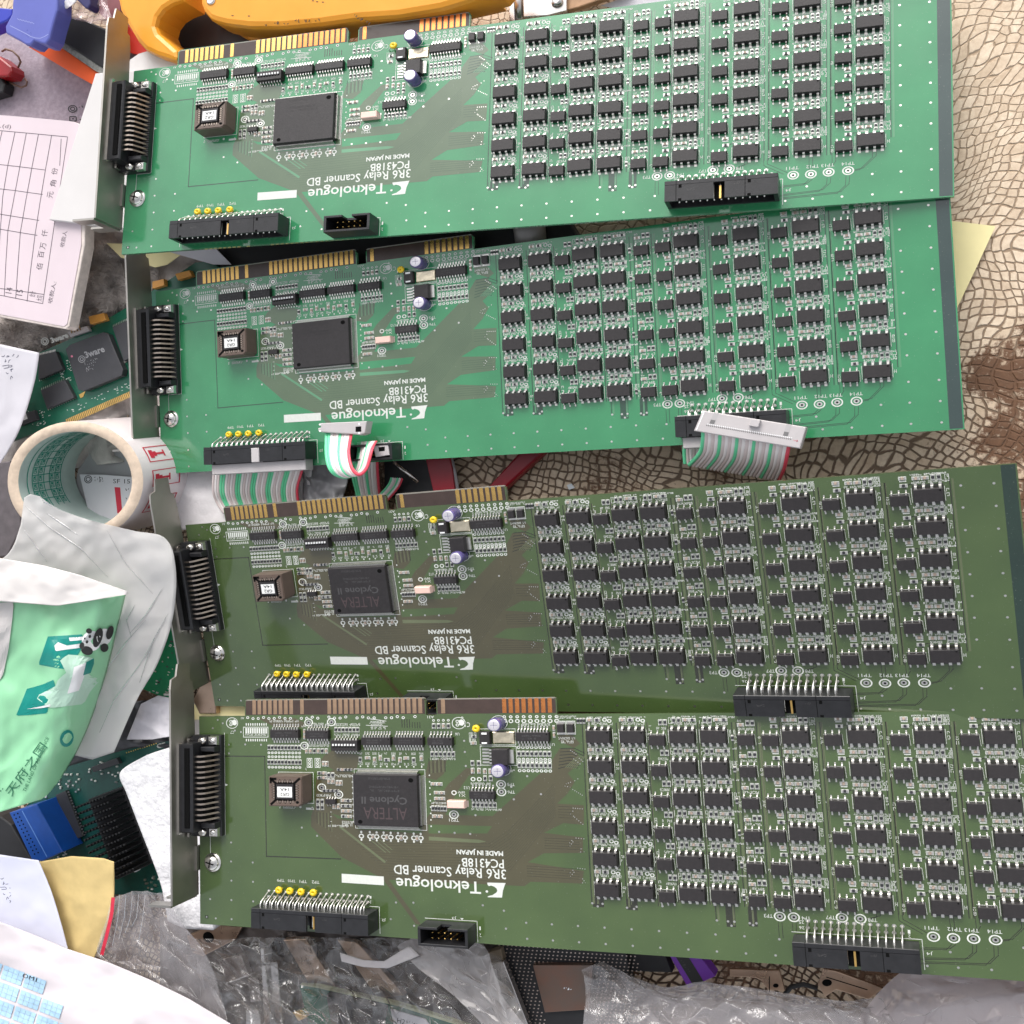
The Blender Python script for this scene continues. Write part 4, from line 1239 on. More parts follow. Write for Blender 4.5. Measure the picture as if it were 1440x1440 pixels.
def rough(base, amp, scale, seed=0.0, crease=0.0, cscale=60.0):
    """base height plus soft noise and sharp creases"""
    def f(x, y):
        v = Vector((x / scale, y / scale, seed))
        h = amp * (noise.noise(v) + 0.45 * noise.noise(v * 2.3) + 0.2 * noise.noise(v * 5.1))
        if crease:
            for k in range(4):
                an = seed * 1.3 + k * 0.9
                c, s = math.cos(an), math.sin(an)
                u, w = (x * c + y * s), (y * c - x * s)
                q = noise.noise(Vector((u / cscale, w / (cscale * 2.6), seed * 1.7 + 11.0 * k)) * (1.0 + 0.55 * k))
                h += crease * (0.62 ** k) * (0.55 - 2.0 * abs(q))
        return base(x, y) + h
    return f


def resample(pts, n):
    ls = [0.0]
    for a, b in zip(pts, pts[1:]):
        ls.append(ls[-1] + math.hypot(b[0] - a[0], b[1] - a[1]))
    out, k = [], 0
    for i in range(n + 1):
        t = ls[-1] * i / n
        while k < len(pts) - 2 and t > ls[k + 1]:
            k += 1
        q = (t - ls[k]) / max(1e-9, ls[k + 1] - ls[k])
        out.append(tuple(pts[k][j] + q * (pts[k + 1][j] - pts[k][j]) for j in range(len(pts[k]))))
    return out


def sheet_mb(rows, zf, nu=40, nv=40, thick=0.25, smooth=True, mi=0):
    rs = [resample(r, nu) for r in rows]
    grid = []
    m = len(rs) - 1
    for j in range(nv + 1):
        t = m * j / nv
        k = min(m - 1, int(t))
        q = t - k
        p0, p1, p2, p3 = rs[max(0, k - 1)], rs[k], rs[k + 1], rs[min(m, k + 2)]
        row = []
        for i in range(nu + 1):
            xy = []
            for c in (0, 1):
                a, b_, c_, d = p0[i][c], p1[i][c], p2[i][c], p3[i][c]
                xy.append(0.5 * (2 * b_ + (c_ - a) * q + (2 * a - 5 * b_ + 4 * c_ - d) * q * q + (3 * b_ - a - 3 * c_ + d) * q ** 3))
            row.append(W3(xy[0], xy[1], zf(xy[0], xy[1])))
        grid.append(row)
    b = MB()
    vs = [p for row in grid for p in row]
    n = len(vs)
    w = nu + 1
    vs2 = vs + [p - Vector((0, 0, thick)) for p in vs]
    top = [(j * w + i, (j + 1) * w + i, (j + 1) * w + i + 1, j * w + i + 1) for j in range(nv) for i in range(nu)]
    bot = [tuple(n + k for k in reversed(f)) for f in top]
    rim = [i for i in range(w)] + [j * w + nu for j in range(1, nv + 1)] + [nv * w + i for i in range(nu - 1, -1, -1)] + [j * w for j in range(nv - 1, 0, -1)]
    rf = [(rim[k], rim[(k + 1) % len(rim)], n + rim[(k + 1) % len(rim)], n + rim[k]) for k in range(len(rim))]
    b.add(vs2, top + bot + rf, mi, smooth)
    return b


def sheet(name, rows, zf, m, parent=None, nu=40, nv=40, thick=0.25):
    return sheet_mb(rows, zf, nu, nv, thick).build(name, m, parent, True)


def slab_mb(pts, z, thick, mi=0, b=None, bev=0.0):
    """outline seen at height z, with vertical sides; bev rounds the rim in two steps"""
    b = b or MB()
    P = [W3(x, y, z) for x, y in pts]
    if sum(P[i].x * P[(i + 1) % len(P)].y - P[(i + 1) % len(P)].x * P[i].y for i in range(len(P))) < 0:
        P.reverse()
    n = len(P)
    if bev > 0:
        c = sum(P, Vector()) / n
        inn = []
        for i in range(n):
            a, d = (P[i] - P[i - 1]).normalized(), (P[(i + 1) % n] - P[i]).normalized()
            nr = Vector((-(a.y + d.y), a.x + d.x, 0))
            nr = nr.normalized() if nr.length > 1e-6 else (c - P[i]).normalized()
            inn.append(P[i] + nr * bev)
        lev = [[p - Vector((0, 0, thick)) for p in P], [p - Vector((0, 0, bev)) for p in P],
               [P[i] * 0.7 + inn[i] * 0.3 - Vector((0, 0, bev * 0.3)) for i in range(n)], inn]
    else:
        lev = [[p - Vector((0, 0, thick)) for p in P], P]
    vs = [p for l in lev for p in l]
    fs = [tuple(range(n - 1, -1, -1)), tuple((len(lev) - 1) * n + i for i in range(n))]
    for k in range(len(lev) - 1):
        fs += [(k * n + i, k * n + (i + 1) % n, (k + 1) * n + (i + 1) % n, (k + 1) * n + i) for i in range(n)]
    b.add(vs, fs, mi)
    return b


def slab(name, pts, z, thick, m, parent=None, bev=0.0):
    return slab_mb(pts, z, thick, 0, None, bev).build(name, m, parent)


def dpoly(b, pts, zf, mi=0, up=0.06):
    b.add([W3(x, y, zf(x, y) + up) for x, y in pts], [tuple(range(len(pts)))], mi)


def dline(b, pts, w, zf, mi=0, up=0.06, step=6.0):
    """flat pen line of width w (photograph pixels) lying on a sheet"""
    q = resample(pts, max(1, int(sum(math.hypot(c[0] - a[0], c[1] - a[1]) for a, c in zip(pts, pts[1:])) / step)))
    for a, c in zip(q, q[1:]):
        dx, dy = c[0] - a[0], c[1] - a[1]
        l = math.hypot(dx, dy) or 1
        nx, ny = -dy / l * w / 2, dx / l * w / 2
        dpoly(b, [(a[0] - nx, a[1] - ny), (c[0] - nx, c[1] - ny), (c[0] + nx, c[1] + ny), (a[0] + nx, a[1] + ny)], zf, mi, up)


def dtext(b, s, o, ex, ey, zf, mi=0, up=0.07, bold=0.0):
    vs, fs = glyphs(s, bold)
    b.add([W3(o[0] + ex[0] * v[0] + ey[0] * v[1], o[1] + ex[1] * v[0] + ey[1] * v[1],
              zf(o[0] + ex[0] * v[0] + ey[0] * v[1], o[1] + ex[1] * v[0] + ey[1] * v[1]) + up) for v in vs], fs, mi)


def dell(b, cx, cy, rx, ry, zf, mi=0, up=0.06, rot=0.0, n=16):
    c, s = math.cos(rot), math.sin(rot)
    dpoly(b, [(cx + rx * math.cos(a) * c - ry * math.sin(a) * s, cy + rx * math.cos(a) * s + ry * math.sin(a) * c)
              for a in [2 * math.pi * i / n for i in range(n)]], zf, mi, up)


def scribble(b, x, y, ang, n, size, zf, seed, mi=0, w=0.7):
    rg = random.Random(seed)
    c, s = math.cos(ang), math.sin(ang)
    for k in range(n):
        pts = []
        for j in range(rg.randint(3, 5)):
            u, v = k * size * 0.9 + rg.uniform(0, size * 0.7), rg.uniform(-size * 0.6, size * 0.6)
            pts.append((x + u * c - v * s, y + u * s + v * c))
        dline(b, pts, w, zf, mi, 0.07, 3.0)


def pxtube(pts, r, m, name, parent=None, n=8):
    b = MB()
    b.tube([W3(*p) for p in pts], r, 0, n)
    return b.build(name, m, parent)


def qrect(c, e1, e2, a, d):
    """corners of a rectangle in the photograph: centre, unit directions, full sizes"""
    return [(c[0] + e1[0] * a * i / 2 + e2[0] * d * j / 2, c[1] + e1[1] * a * i / 2 + e2[1] * d * j / 2) for i, j in ((-1, -1), (1, -1), (1, 1), (-1, 1))]


def film(name, col, cover, rough_=0.08, gloss=1.0, bump=0.15, bscale=120):
    """thin plastic: see-through, faintly milky by cover, with a glossy skin"""
    m = bpy.data.materials.new(name)
    m.use_nodes = True
    nt = m.node_tree
    nt.nodes.clear()
    N, L = nt.nodes.new, nt.links.new
    tr, df, gl, tl = N('ShaderNodeBsdfTransparent'), N('ShaderNodeBsdfDiffuse'), N('ShaderNodeBsdfGlossy'), N('ShaderNodeBsdfTranslucent')
    df.inputs['Color'].default_value = (*col, 1)
    tl.inputs['Color'].default_value = (*col, 1)
    gl.inputs['Roughness'].default_value = rough_
    tc, n = N('ShaderNodeTexCoord'), N('ShaderNodeTexNoise')
    n.inputs['Scale'].default_value, n.inputs['Detail'].default_value = bscale, 5
    mp = N('ShaderNodeMapping')
    mp.inputs['Rotation'].default_value, mp.inputs['Scale'].default_value = (0, 0, R(35)), (1.0, 0.3, 1.0)
    L(tc.outputs['Object'], mp.inputs['Vector'])
    L(mp.outputs[0], n.inputs['Vector'])
    n.inputs['Roughness'].default_value = 0.62
    bp = N('ShaderNodeBump')
    bp.inputs['Strength'].default_value, bp.inputs['Distance'].default_value = min(1.0, bump * 4), 0.003
    L(bp.outputs[0], df.inputs['Normal'])
    L(n.outputs['Fac'], bp.inputs['Height'])
    L(bp.outputs[0], gl.inputs['Normal'])
    lw, mr = N('ShaderNodeLayerWeight'), N('ShaderNodeMapRange')
    lw.inputs['Blend'].default_value = 0.3
    mr.inputs['To Min'].default_value, mr.inputs['To Max'].default_value = cover, min(1.0, cover + 0.30)
    L(lw.outputs['Facing'], mr.inputs['Value'])
    mm = N('ShaderNodeMixShader'); mm.inputs['Fac'].default_value = 0.35
    L(df.outputs[0], mm.inputs[1]); L(tl.outputs[0], mm.inputs[2])
    m1, m2 = N('ShaderNodeMixShader'), N('ShaderNodeMixShader')
    L(mr.outputs[0], m1.inputs['Fac']); L(tr.outputs[0], m1.inputs[1]); L(mm.outputs[0], m1.inputs[2])
    fr, fm = N('ShaderNodeFresnel'), N('ShaderNodeMath')
    fr.inputs['IOR'].default_value = 1.5
    L(bp.outputs[0], fr.inputs['Normal'])
    fm.operation = 'MULTIPLY'; fm.inputs[1].default_value = gloss; fm.use_clamp = True
    L(fr.outputs[0], fm.inputs[0]); L(fm.outputs[0], m2.inputs['Fac']); L(m1.outputs[0], m2.inputs[1]); L(gl.outputs[0], m2.inputs[2])
    o = N('ShaderNodeOutputMaterial')
    L(m2.outputs[0], o.inputs['Surface'])
    return m


def crumple(name, rows, zf, m, parent=None, nu=24, nv=12, amp=2.5, jit=0.42, seed=1, crease=0.14, cm=None, cr=0.10, sharp=0.45):
    """crumpled film: irregular flat facets with sharp folds; some folds turn white"""
    rg = random.Random(seed)
    rs = [resample(r, nu) for r in rows]
    mm = len(rs) - 1
    P2 = []
    for j in range(nv + 1):
        t = mm * j / nv
        k = min(mm - 1, int(t))
        q = t - k
        P2.append([(rs[k][i][0] + (rs[k + 1][i][0] - rs[k][i][0]) * q, rs[k][i][1] + (rs[k + 1][i][1] - rs[k][i][1]) * q) for i in range(nu + 1)])
    G = []
    for j in range(nv + 1):
        row = []
        for i in range(nu + 1):
            x, y = P2[j][i]
            if 0 < i < nu and 0 < j < nv:
                x += (P2[j][i + 1][0] - P2[j][i - 1][0]) / 2 * rg.uniform(-jit, jit) + (P2[j + 1][i][0] - P2[j - 1][i][0]) / 2 * rg.uniform(-jit, jit)
                y += (P2[j + 1][i][1] - P2[j - 1][i][1]) / 2 * rg.uniform(-jit, jit) + (P2[j][i + 1][1] - P2[j][i - 1][1]) / 2 * rg.uniform(-jit, jit)
            else:
                x += rg.uniform(-1.2, 1.2)
                y += rg.uniform(-1.2, 1.2)
            row.append(W3(x, y, zf(x, y) + amp * rg.uniform(-1, 1)))
        G.append(row)
    w = nu + 1
    b = MB()
    fs, ed = [], set()
    for j in range(nv):
        for i in range(nu):
            a, c, d, e = j * w + i, j * w + i + 1, (j + 1) * w + i + 1, (j + 1) * w + i
            tri = ((a, e, d), (a, d, c)) if rg.random() < 0.5 else ((a, e, c), (e, d, c))
            fs += tri
            for t in tri:
                for k in range(3):
                    ed.add((min(t[k], t[(k + 1) % 3]), max(t[k], t[(k + 1) % 3])))
    vs = [p for r in G for p in r]
    b.add(vs, fs, 0, True)
    ob = b.build(name, m, parent)
    at = ob.data.attributes.new('crease_edge', 'FLOAT', 'EDGE')
    for e in ob.data.edges:
        at.data[e.index].value = 0.95 if rg.random() < sharp else 0.0
    sd = ob.modifiers.new('soft_film', 'SUBSURF')
    sd.levels = sd.render_levels = 3
    sd.boundary_smooth = 'PRESERVE_CORNERS'
    b = MB()
    for a, c in sorted(ed):
        if rg.random() < crease:
            b.tube([vs[a], vs[a] * 0.5 + vs[c] * 0.5 + Vector((0, 0, 0.1)), vs[c]], [cr * 0.4, cr * rg.uniform(0.7, 1.5), cr * 0.3], 0, 4)
    if b.v:
        b.build('fold_lines', cm or P['fold'], ob)
    return ob


P = {}
P['felt'] = mat('lilac_grey_felt', (0.37, 0.31, 0.36), 0.9, spec=0.1, var=0.16, vscale=420, bump=0.5, bscale=900, sheen=0.3)
P['form'] = mat('pink_white_form_paper', (0.65, 0.555, 0.59), 0.75, spec=0.2, var=0.03, vscale=40, bump=0.06, bscale=120)
P['pad_edge'] = mat('pad_edge', (0.68, 0.60, 0.55), 0.8, var=0.15, vscale=300)
P['line'] = mat('printed_grey_line', (0.10, 0.08, 0.10), 0.7)
P['foam'] = mat('white_foam_board', (0.64, 0.62, 0.61), 0.7, spec=0.2, var=0.02, vscale=80, bump=0.05, bscale=400)
P['cell'] = mat('expanded_white_foam', (0.74, 0.73, 0.75), 0.8, spec=0.2, var=0.12, vscale=420, bump=1.0, bscale=520)
for _n in P['cell'].node_tree.nodes:
    if _n.type == 'BUMP':
        _n.inputs['Distance'].default_value = 0.0006
P['paper'] = mat('white_note_paper', (0.63, 0.61, 0.65), 0.75, spec=0.2, var=0.03, vscale=50, bump=0.12, bscale=60)
P['bluepaper'] = mat('bluish_white_paper', (0.63, 0.64, 0.76), 0.75, spec=0.2, var=0.03, vscale=50, bump=0.08, bscale=60)
P['pen'] = mat('dark_pen_ink', (0.05, 0.05, 0.10), 0.6)
P['kraft'] = mat('yellow_kraft_paper', (0.62, 0.47, 0.21), 0.7, spec=0.25, var=0.10, vscale=90, bump=0.2, bscale=110)
P['yellowp'] = mat('pale_yellow_paper', (0.88, 0.78, 0.42), 0.75, spec=0.2, var=0.05, vscale=60, bump=0.1, bscale=90)
P['pcb'] = mat('dark_green_card', (0.008, 0.085, 0.05), 0.22, spec=0.6, color2=(0.014, 0.12, 0.07), vscale=90, bump=0.05, bscale=300)
P['pcbteal'] = mat('dark_teal_card', (0.008, 0.062, 0.05), 0.22, spec=0.6, color2=(0.014, 0.09, 0.07), vscale=90, bump=0.05, bscale=300)
P['chipgrey'] = mat('charcoal_chip', (0.040, 0.040, 0.045), 0.4, var=0.1, vscale=300, bump=0.05)
P['core'] = mat('cardboard_rim', (0.55, 0.44, 0.34), 0.75, var=0.14, vscale=260, bump=0.4, bscale=500)
P['tape'] = mat('white_tape_wall', (0.80, 0.73, 0.74), 0.35, var=0.03, vscale=80, coat=0.3)
P['inner'] = mat('grey_green_core_wall', (0.42, 0.50, 0.47), 0.45, var=0.08, vscale=80)
P['teal'] = mat('teal_print', (0.01, 0.25, 0.18), 0.55)
P['red'] = mat('red_print', (0.55, 0.02, 0.05), 0.5)
P['fold'] = film('whitened_fold', (0.80, 0.78, 0.78), 0.5, 0.15)
P['film'] = film('milky_plastic_film', (0.95, 0.93, 0.91), 0.66, 0.2, 0.8, 0.045, 35)
P['clear'] = film('clear_plastic', (0.66, 0.62, 0.62), 0.05, 0.05, 2.2, 0.2, 90)
P['haze_film'] = film('hazy_clear_plastic', (0.68, 0.64, 0.66), 0.26, 0.1, 1.2, 0.2, 90)
P['green'] = mat('mint_green_wrapper', (0.29, 0.64, 0.37), 0.32, spec=0.5, var=0.05, vscale=40, bump=0.10, bscale=70, coat=0.2)
P['mint2'] = mat('pale_mint_print', (0.48, 0.70, 0.56), 0.4)
P['tealprint'] = mat('deep_teal_print', (0.0, 0.24, 0.20), 0.35)
P['whitewrap'] = mat('white_wrapper', (0.61, 0.58, 0.565), 0.4, var=0.03, vscale=50, bump=0.12, bscale=80)
P['inkgreen'] = mat('dark_green_ink', (0.03, 0.17, 0.09), 0.5)
P['blue'] = mat('blue_connector_plastic', (0.004, 0.06, 0.30), 0.4, var=0.1, vscale=200)
P['peri'] = mat('periwinkle_plastic', (0.105, 0.125, 0.43), 0.34, var=0.06, vscale=80, bump=0.08, bscale=150, rvar=0.08)
P['orange'] = mat('amber_tool_plastic', (0.80, 0.33, 0.025), 0.36, var=0.05, vscale=60, bump=0.10, bscale=220, rvar=0.08)
P['orange2'] = mat('signal_orange_card', (0.86, 0.105, 0.008), 0.5, var=0.06, vscale=60)
P['blk'] = mat('dull_black_plastic', (0.012, 0.012, 0.014), 0.55, var=0.3, vscale=90, bump=0.1, bscale=400)
P['dark'] = mat('dark_brown_rubber', (0.018, 0.009, 0.008), 0.45, var=0.3, vscale=80)
P['redp'] = mat('dark_red_vinyl', (0.24, 0.006, 0.016), 0.35, var=0.12, vscale=70)
P['silver'] = mat('bright_steel_sheet', (0.62, 0.59, 0.57), 0.26, 1.0, var=0.12, vscale=50, rvar=0.1, bump=0.06, bscale=200)
P['wood'] = mat('tan_leather', (0.42, 0.24, 0.13), 0.55, var=0.2, vscale=120, bump=0.3, bscale=400)
P['wrap'] = film('pink_clear_wrapper', (0.62, 0.46, 0.50), 0.34, 0.12, 1.2)
P['navy'] = mat('navy_plastic', (0.02, 0.018, 0.10), 0.35)
P['wire'] = mat('brown_wire', (0.16, 0.09, 0.06), 0.5)
P['redblock'] = mat('glossy_red_plastic', (0.30, 0.008, 0.012), 0.3)
P['bronze'] = mat('copper_toned_steel', (0.50, 0.36, 0.27), 0.34, 1.0, var=0.15, vscale=90, rvar=0.1)
P['purple'] = mat('purple_carton', (0.16, 0.035, 0.36), 0.4, var=0.08, vscale=80)
P['tissue'] = mat('embossed_white_tissue', (0.84, 0.81, 0.82), 0.85, spec=0.1, var=0.03, vscale=80, bump=0.6, bscale=330)
P['greybag'] = mat('grey_plastic_bag', (0.36, 0.35, 0.36), 0.35, var=0.08, vscale=60, bump=0.2, bscale=80)
P['anti'] = mat('smoky_antistatic_film', (0.10, 0.085, 0.08), 0.3, 0.4, var=0.35, vscale=45, bump=0.5, bscale=70)
P['bagwhite'] = mat('white_poly_mailer', (0.60, 0.555, 0.58), 0.45, spec=0.4, var=0.02, vscale=30, bump=0.12, bscale=70)
P['skyblue'] = mat('light_blue_label_print', (0.34, 0.52, 0.68), 0.6, var=0.10, vscale=300)
P['skyblue2'] = mat('blue_label_print', (0.22, 0.45, 0.70), 0.6)
P['labelwhite'] = mat('white_label_sheet', (0.76, 0.80, 0.84), 0.6)
P['tant'] = mat('ochre_tantalum', (0.62, 0.29, 0.06), 0.4, var=0.08, vscale=300)
P['pale'] = mat('grey_white_connector', (0.47, 0.44, 0.44), 0.5, var=0.05, vscale=200, bump=0.05)
P['w_white'] = mat('wire_white', (0.86, 0.81, 0.79), 0.42)
P['w_grey'] = mat('wire_greige', (0.70, 0.60, 0.58), 0.42)
P['w_green'] = mat('wire_green', (0.15, 0.68, 0.36), 0.42)
P['w_red'] = mat('wire_red', (0.72, 0.07, 0.11), 0.42)
P['towel'] = mat('grey_terry_cloth', (0.42, 0.37, 0.345), 0.95, spec=0.05, color2=(0.60, 0.55, 0.52), vscale=90, bump=0.8, bscale=700, sheen=0.5)
P['boxgrey'] = mat('smoked_grey_cap', (0.20, 0.19, 0.18), 0.4, var=0.1)


# ------------------------------------------------------------------ upper left: cloth, pad, foam, tool
cl = sheet('felt_cloth', [[(-40, 30), (260, 60)], [(-40, 120), (260, 120)], [(-40, 215), (260, 225)]], rough(flat(3.0), 0.8, 60, 1), P['felt'], nu=50, nv=40, thick=1.5)
tag(cl, 'lilac grey felt cloth beside the white form, with small black printed emblem', 'cloth')
b = MB()
fz = rough(flat(3.0), 0.8, 60, 1)
for r_ in (6.0, 3.0):
    for k in range(20):
        a0, a1 = 2 * math.pi * k / 20, 2 * math.pi * (k + 1) / 20
        dline(b, [(102 + r_ * math.cos(a0), 153 + r_ * 0.8 * math.sin(a0)), (102 + r_ * math.cos(a1), 153 + r_ * 0.8 * math.sin(a1))], 1.2, fz, 0, 0.25)
scribble(b, 111, 150, 0.0, 3, 4.0, fz, 4, 0, 1.3)
for q in ([(98, 164), (107, 164)], [(98, 170), (107, 170)], [(98, 164), (98, 170)], [(107, 164), (107, 170)], [(101, 167), (104, 167)], [(112, 168), (117, 167)]):
    dline(b, q, 1.2, fz, 0, 0.25)
b.build('printed_emblem', M['ink'], cl)

# receipt pad
fp = flat(30.0)
pad = thing('form_pad', 'white receipt pad with ruled table and printed characters at the left edge', 'form pad', W3(40, 300, 22))
pinv = pad.matrix_basis.inverted


def under(e, ob):
    """keep a part where it is while it belongs to its thing"""
    ob.parent = e
    ob.location = (-e.location.x, -e.location.y, -e.location.z)
    return ob


under(pad, slab('paper_stack', [(-60, 157), (40, 165), (104, 171), (116, 176), (121, 190), (119, 345), (97, 459), (92, 463), (0, 446), (-60, 436)], 29.7, 6.0, P['pad_edge'], None, 0.5))
b = slab_mb([(-60, 157), (40, 165), (104, 171), (113, 176), (114, 345), (94.5, 455), (90, 459), (0, 442), (-60, 433)], 30.0, 0.2)
under(pad, b.build('top_sheet', P['form']))
b = MB()
for q in ([(-60, 179), (0, 183.5), (95, 192.5)], [(95, 192.5), (72, 345), (60, 427)], [(60, 427), (0, 415), (-60, 404)], [(-60, 226), (0, 231), (63, 239)], [(-60, 260), (0, 265), (60, 273.5)],
          [(-60, 296), (0, 301), (55, 310)], [(-60, 317), (0, 322), (52.5, 331)], [(3, 184), (-14, 260), (-22, 400)], [(21, 186), (5, 260), (-6, 413)], [(37, 187), (23, 260), (10, 330), (6, 416)], [(54, 189), (40, 260), (28, 330), (22, 420)],
          [(72.5, 190.5), (60, 260), (47, 345), (38, 424)], [(86, 195), (84, 233)], [(-60, 398), (0, 405.5), (62, 414)]):
    dline(b, q, 0.9, fp, 0, 0.05, 40)
for s, x, y in (('A', 80, 243), ('份', 76, 246), ('角', 74, 263), ('元', 70, 279), ('仟', 62, 333), ('万', 60, 351), ('百', 57, 363), ('佰', 55, 380), ('14', 12, 413), ('15', 27, 416), ('合计', 45, 418), ('大写', 55, 424), ('收款人:', 69, 427), ('收款人', 86, 348)):
    n = len(s)
    ex, ey = ((1.8, -8.0), (-8.5, -1.2))
    if s in ('A',):
        continue
    k = 1.0 if n < 3 else 0.95 * n
    dtext(b, s, (x + 4, y), (ex[0] * k, ex[1] * (1.15 if n == 1 else k)), ey if n < 3 else (-6.5, -1), fp, 0, 0.05)
dtext(b, '.(d)', (0, 181), (15, 1.5), (1.0, -7), fp, 0, 0.05)
under(pad, b.build('printed_form', P['line']))

# white foam board under the first board's bracket
fb = slab('foam_block', [(134, 103), (176, 99), (300, 95), (300, 330), (172, 321), (69, 309)], 33, 15, P['foam'], None, 0.5)
tag(fb, 'bright white foam block under the bracket of the uppermost green board', 'foam block')
fl = slab('paper_flap', [(181, 100), (183, 84), (195, 75.5), (209, 71.5), (228, 73), (252, 79), (252, 102)], 28, 1.0, P['foam'])
tag(fl, 'pale curved paper flap showing between the orange tool and the top board', 'paper')

# amber hand tool
tool = thing('hand_tool', 'amber orange plastic hand tool with dark opening along the top edge', 'tool', W3(330, 10, 4))
under(tool, slab('jaw', [(160, -30), (262, -30), (256, 0), (240, 6), (229, 13), (221, 24), (218, 36), (222, 46), (236, 58), (249, 70), (250, 80), (247, 86), (236, 83), (220, 78), (203, 70), (192, 58), (178, 34), (168, 15)], 34, 16, P['orange'], None, 2.2))
under(tool, slab('housing', [(280, -30), (281, 6), (285, 16), (294, 26.5), (302, 30), (318, 34), (350, 38), (395, 38), (450, 33), (500, 26), (560, 22), (620, 12), (700, -12), (715, -30)], 33, 14, P['orange'], None, 2.5))
under(tool, slab('lower_shell', [(296, 24), (334, 47), (352, 57), (372, 56), (420, 50), (489, 40), (545, 33), (592, 27.5), (640, 16), (700, 2), (690, -20), (320, -20)], 19, 10, P['orange'], None, 2.0))
under(tool, slab('opening', [(212, 60), (213, 30), (225, 5), (262, -10), (300, 20), (330, 44), (372, 60), (420, 66), (420, 80), (250, 95), (248, 72)], 12, 10, P['dark']))
under(tool, slab('grip_insert', [(219, 44), (255, 66), (268, 88), (252, 92), (246, 84), (236, 66)], 20, 5, P['dark'], None, 0.6))
b = MB()
c = W3(297, 1.0, 33)
b.lathe(c.x, c.y, [(2.3, 33.0), (2.2, 33.5), (1.4, 33.7), (0.9, 33.2)], 0, 18, 0.8)
under(tool, b.build('screw', M['screw']))
b = MB()
lz = flat(19.1)
for k, (x, y) in enumerate(((372, 35), (384, 33), (398, 32), (414, 30), (428, 29), (442, 28))):
    scribble(b, x, y, -0.07, 2, 5.0, flat(33.0), 20 + k, 0, 0.9)
for k, (x, y) in enumerate(((497, 20), (503, 24), (509, 27), (515, 30))):
    scribble(b, x, y, 0.65, 2, 4.0, flat(33.0), 40 + k, 0, 0.9)
for x, y in ((327, 22), (350, 22.5), (440, 1), (446, 2.5), (454, 3)):
    dell(b, x, y, 1.8, 0.7, flat(33.0))
under(tool, b.build('moulded_lettering', P['dark']))
rp = slab('plastic_piece', [(172, 30), (181, 38), (208, 72), (200, 78), (183, 74), (178, 60)], 10, 8, mat('coral_red_plastic', (0.55, 0.03, 0.015), 0.4))
tag(rp, 'coral red plastic piece between the bracket and the orange tool', 'plastic piece')

# steel hinge and leather behind the first board
hg = thing('hinge', 'shiny steel hinge lying behind the upper edge of the top board', 'hinge', W3(750, 5, 3))
under(hg, slab('leaf', [(735, -30), (736, 24), (770, 22), (797, 15), (797, -30)], 9, 3, P['silver'], None, 0.4))
under(hg, slab('narrow_leaf', [(714, -30), (716, 30), (724, 30), (722, -30)], 8, 3, P['silver'], None, 0.4))
under(hg, pxtube([(727, -30, 7), (731, 28, 7)], 1.9, P['silver'], 'knuckle'))
b = MB(); c = W3(784, 4, 9); b.lathe(c.x, c.y, [(2.6, 9), (2.2, 10.2), (1.0, 10.8)], 0, 16, 0.8)
under(hg, b.build('rivet', P['silver']))
lt = slab('leather_scrap', [(795, -30), (795, 15), (815, 10), (835, 3), (880, -12), (890, -30)], 7, 3, P['wood'], None, 0.5)
tag(lt, 'tan leather scrap beside the steel hinge at the top edge', 'leather scrap')
pc = slab('paper_scrap', [(845, 8), (905, -14), (960, -30), (1010, -30), (960, 6), (880, 14)], 3, 0.3, P['paper'])
tag(pc, 'grey white paper scrap behind the top board next to the leather scrap', 'paper')

# blue clip, orange and black box, wrapper, red toggle
bc = slab('plastic_clip', [(20, -30), (82, -30), (80.5, 14), (74, 36), (69.5, 54), (64, 61.5), (57, 61), (48, 57.5), (42, 63.5), (36, 63), (29, 58.5), (8, 47), (7, 37), (16, 20)], 34, 9, P['peri'], None, 1.0)
tag(bc, 'large periwinkle blue plastic clip at the top left corner', 'plastic clip')
b = MB()
dline(b, [(14, 36), (36, 47), (46, 53), (58, 54), (68, 48)], 0.9, flat(34.0), 0, 0.05)
for k in range(6):
    dline(b, [(24 + 4 * k, 26 + 1.0 * k), (28 + 4 * k, 28.5 + k)], 0.7, flat(34.0), 0, 0.05)
b.build('moulded_line', mat('pale_blue_edge', (0.30, 0.33, 0.62), 0.4), bc)
b2 = slab('plastic_clip', [(-30, 8), (17, 12), (16.5, 22), (10, 29), (-30, 46)], 30, 8, mat('royal_blue_plastic', (0.03, 0.045, 0.42), 0.3), None, 0.8)
tag(b2, 'small royal blue plastic clip cut by the left edge, beside the periwinkle one', 'plastic clip')
bx = thing('tool_case', 'black and signal orange case lying on the lilac felt', 'case', W3(110, 70, 2))
under(bx, slab('lid', [(84, 20), (118, 27), (170, 50), (170, 106), (143, 95), (77, 52)], 16, 6, P['blk'], None, 0.8))
under(bx, slab('rim', [(77, 52), (143, 95), (172, 108), (170, 114), (136, 101), (72, 57)], 15, 5, mat('scuffed_grey_rim', (0.22, 0.22, 0.2), 0.6, var=0.5, vscale=500)))
under(bx, slab('body', [(72, 57), (40, 66), (100, 102), (128, 118), (172, 134), (172, 114), (136, 101)], 13, 8, P['orange2'], None, 0.4))
wr = crumple('clear_wrapper', [[(80, -20), (150, -20)], [(80, 4), (152, 8)], [(80, 18), (158, 26)], [(92, 25), (150, 36)]], flat(26), P['wrap'], None, 8, 6, 2.0, 0.4, 3)
tag(wr, 'crumpled pinkish clear wrapper between the blue clip and the orange tool', 'wrapper')
tw = sheet('tissue_scrap', [[(80, -20), (112, -20)], [(80, 0), (108, 0)], [(82, 12), (94, 12)]], rough(flat(29), 1.6, 14, 5), P['tissue'], nu=16, nv=16)
tag(tw, 'small white crumpled tissue scrap at the top edge right of the blue clip', 'tissue')
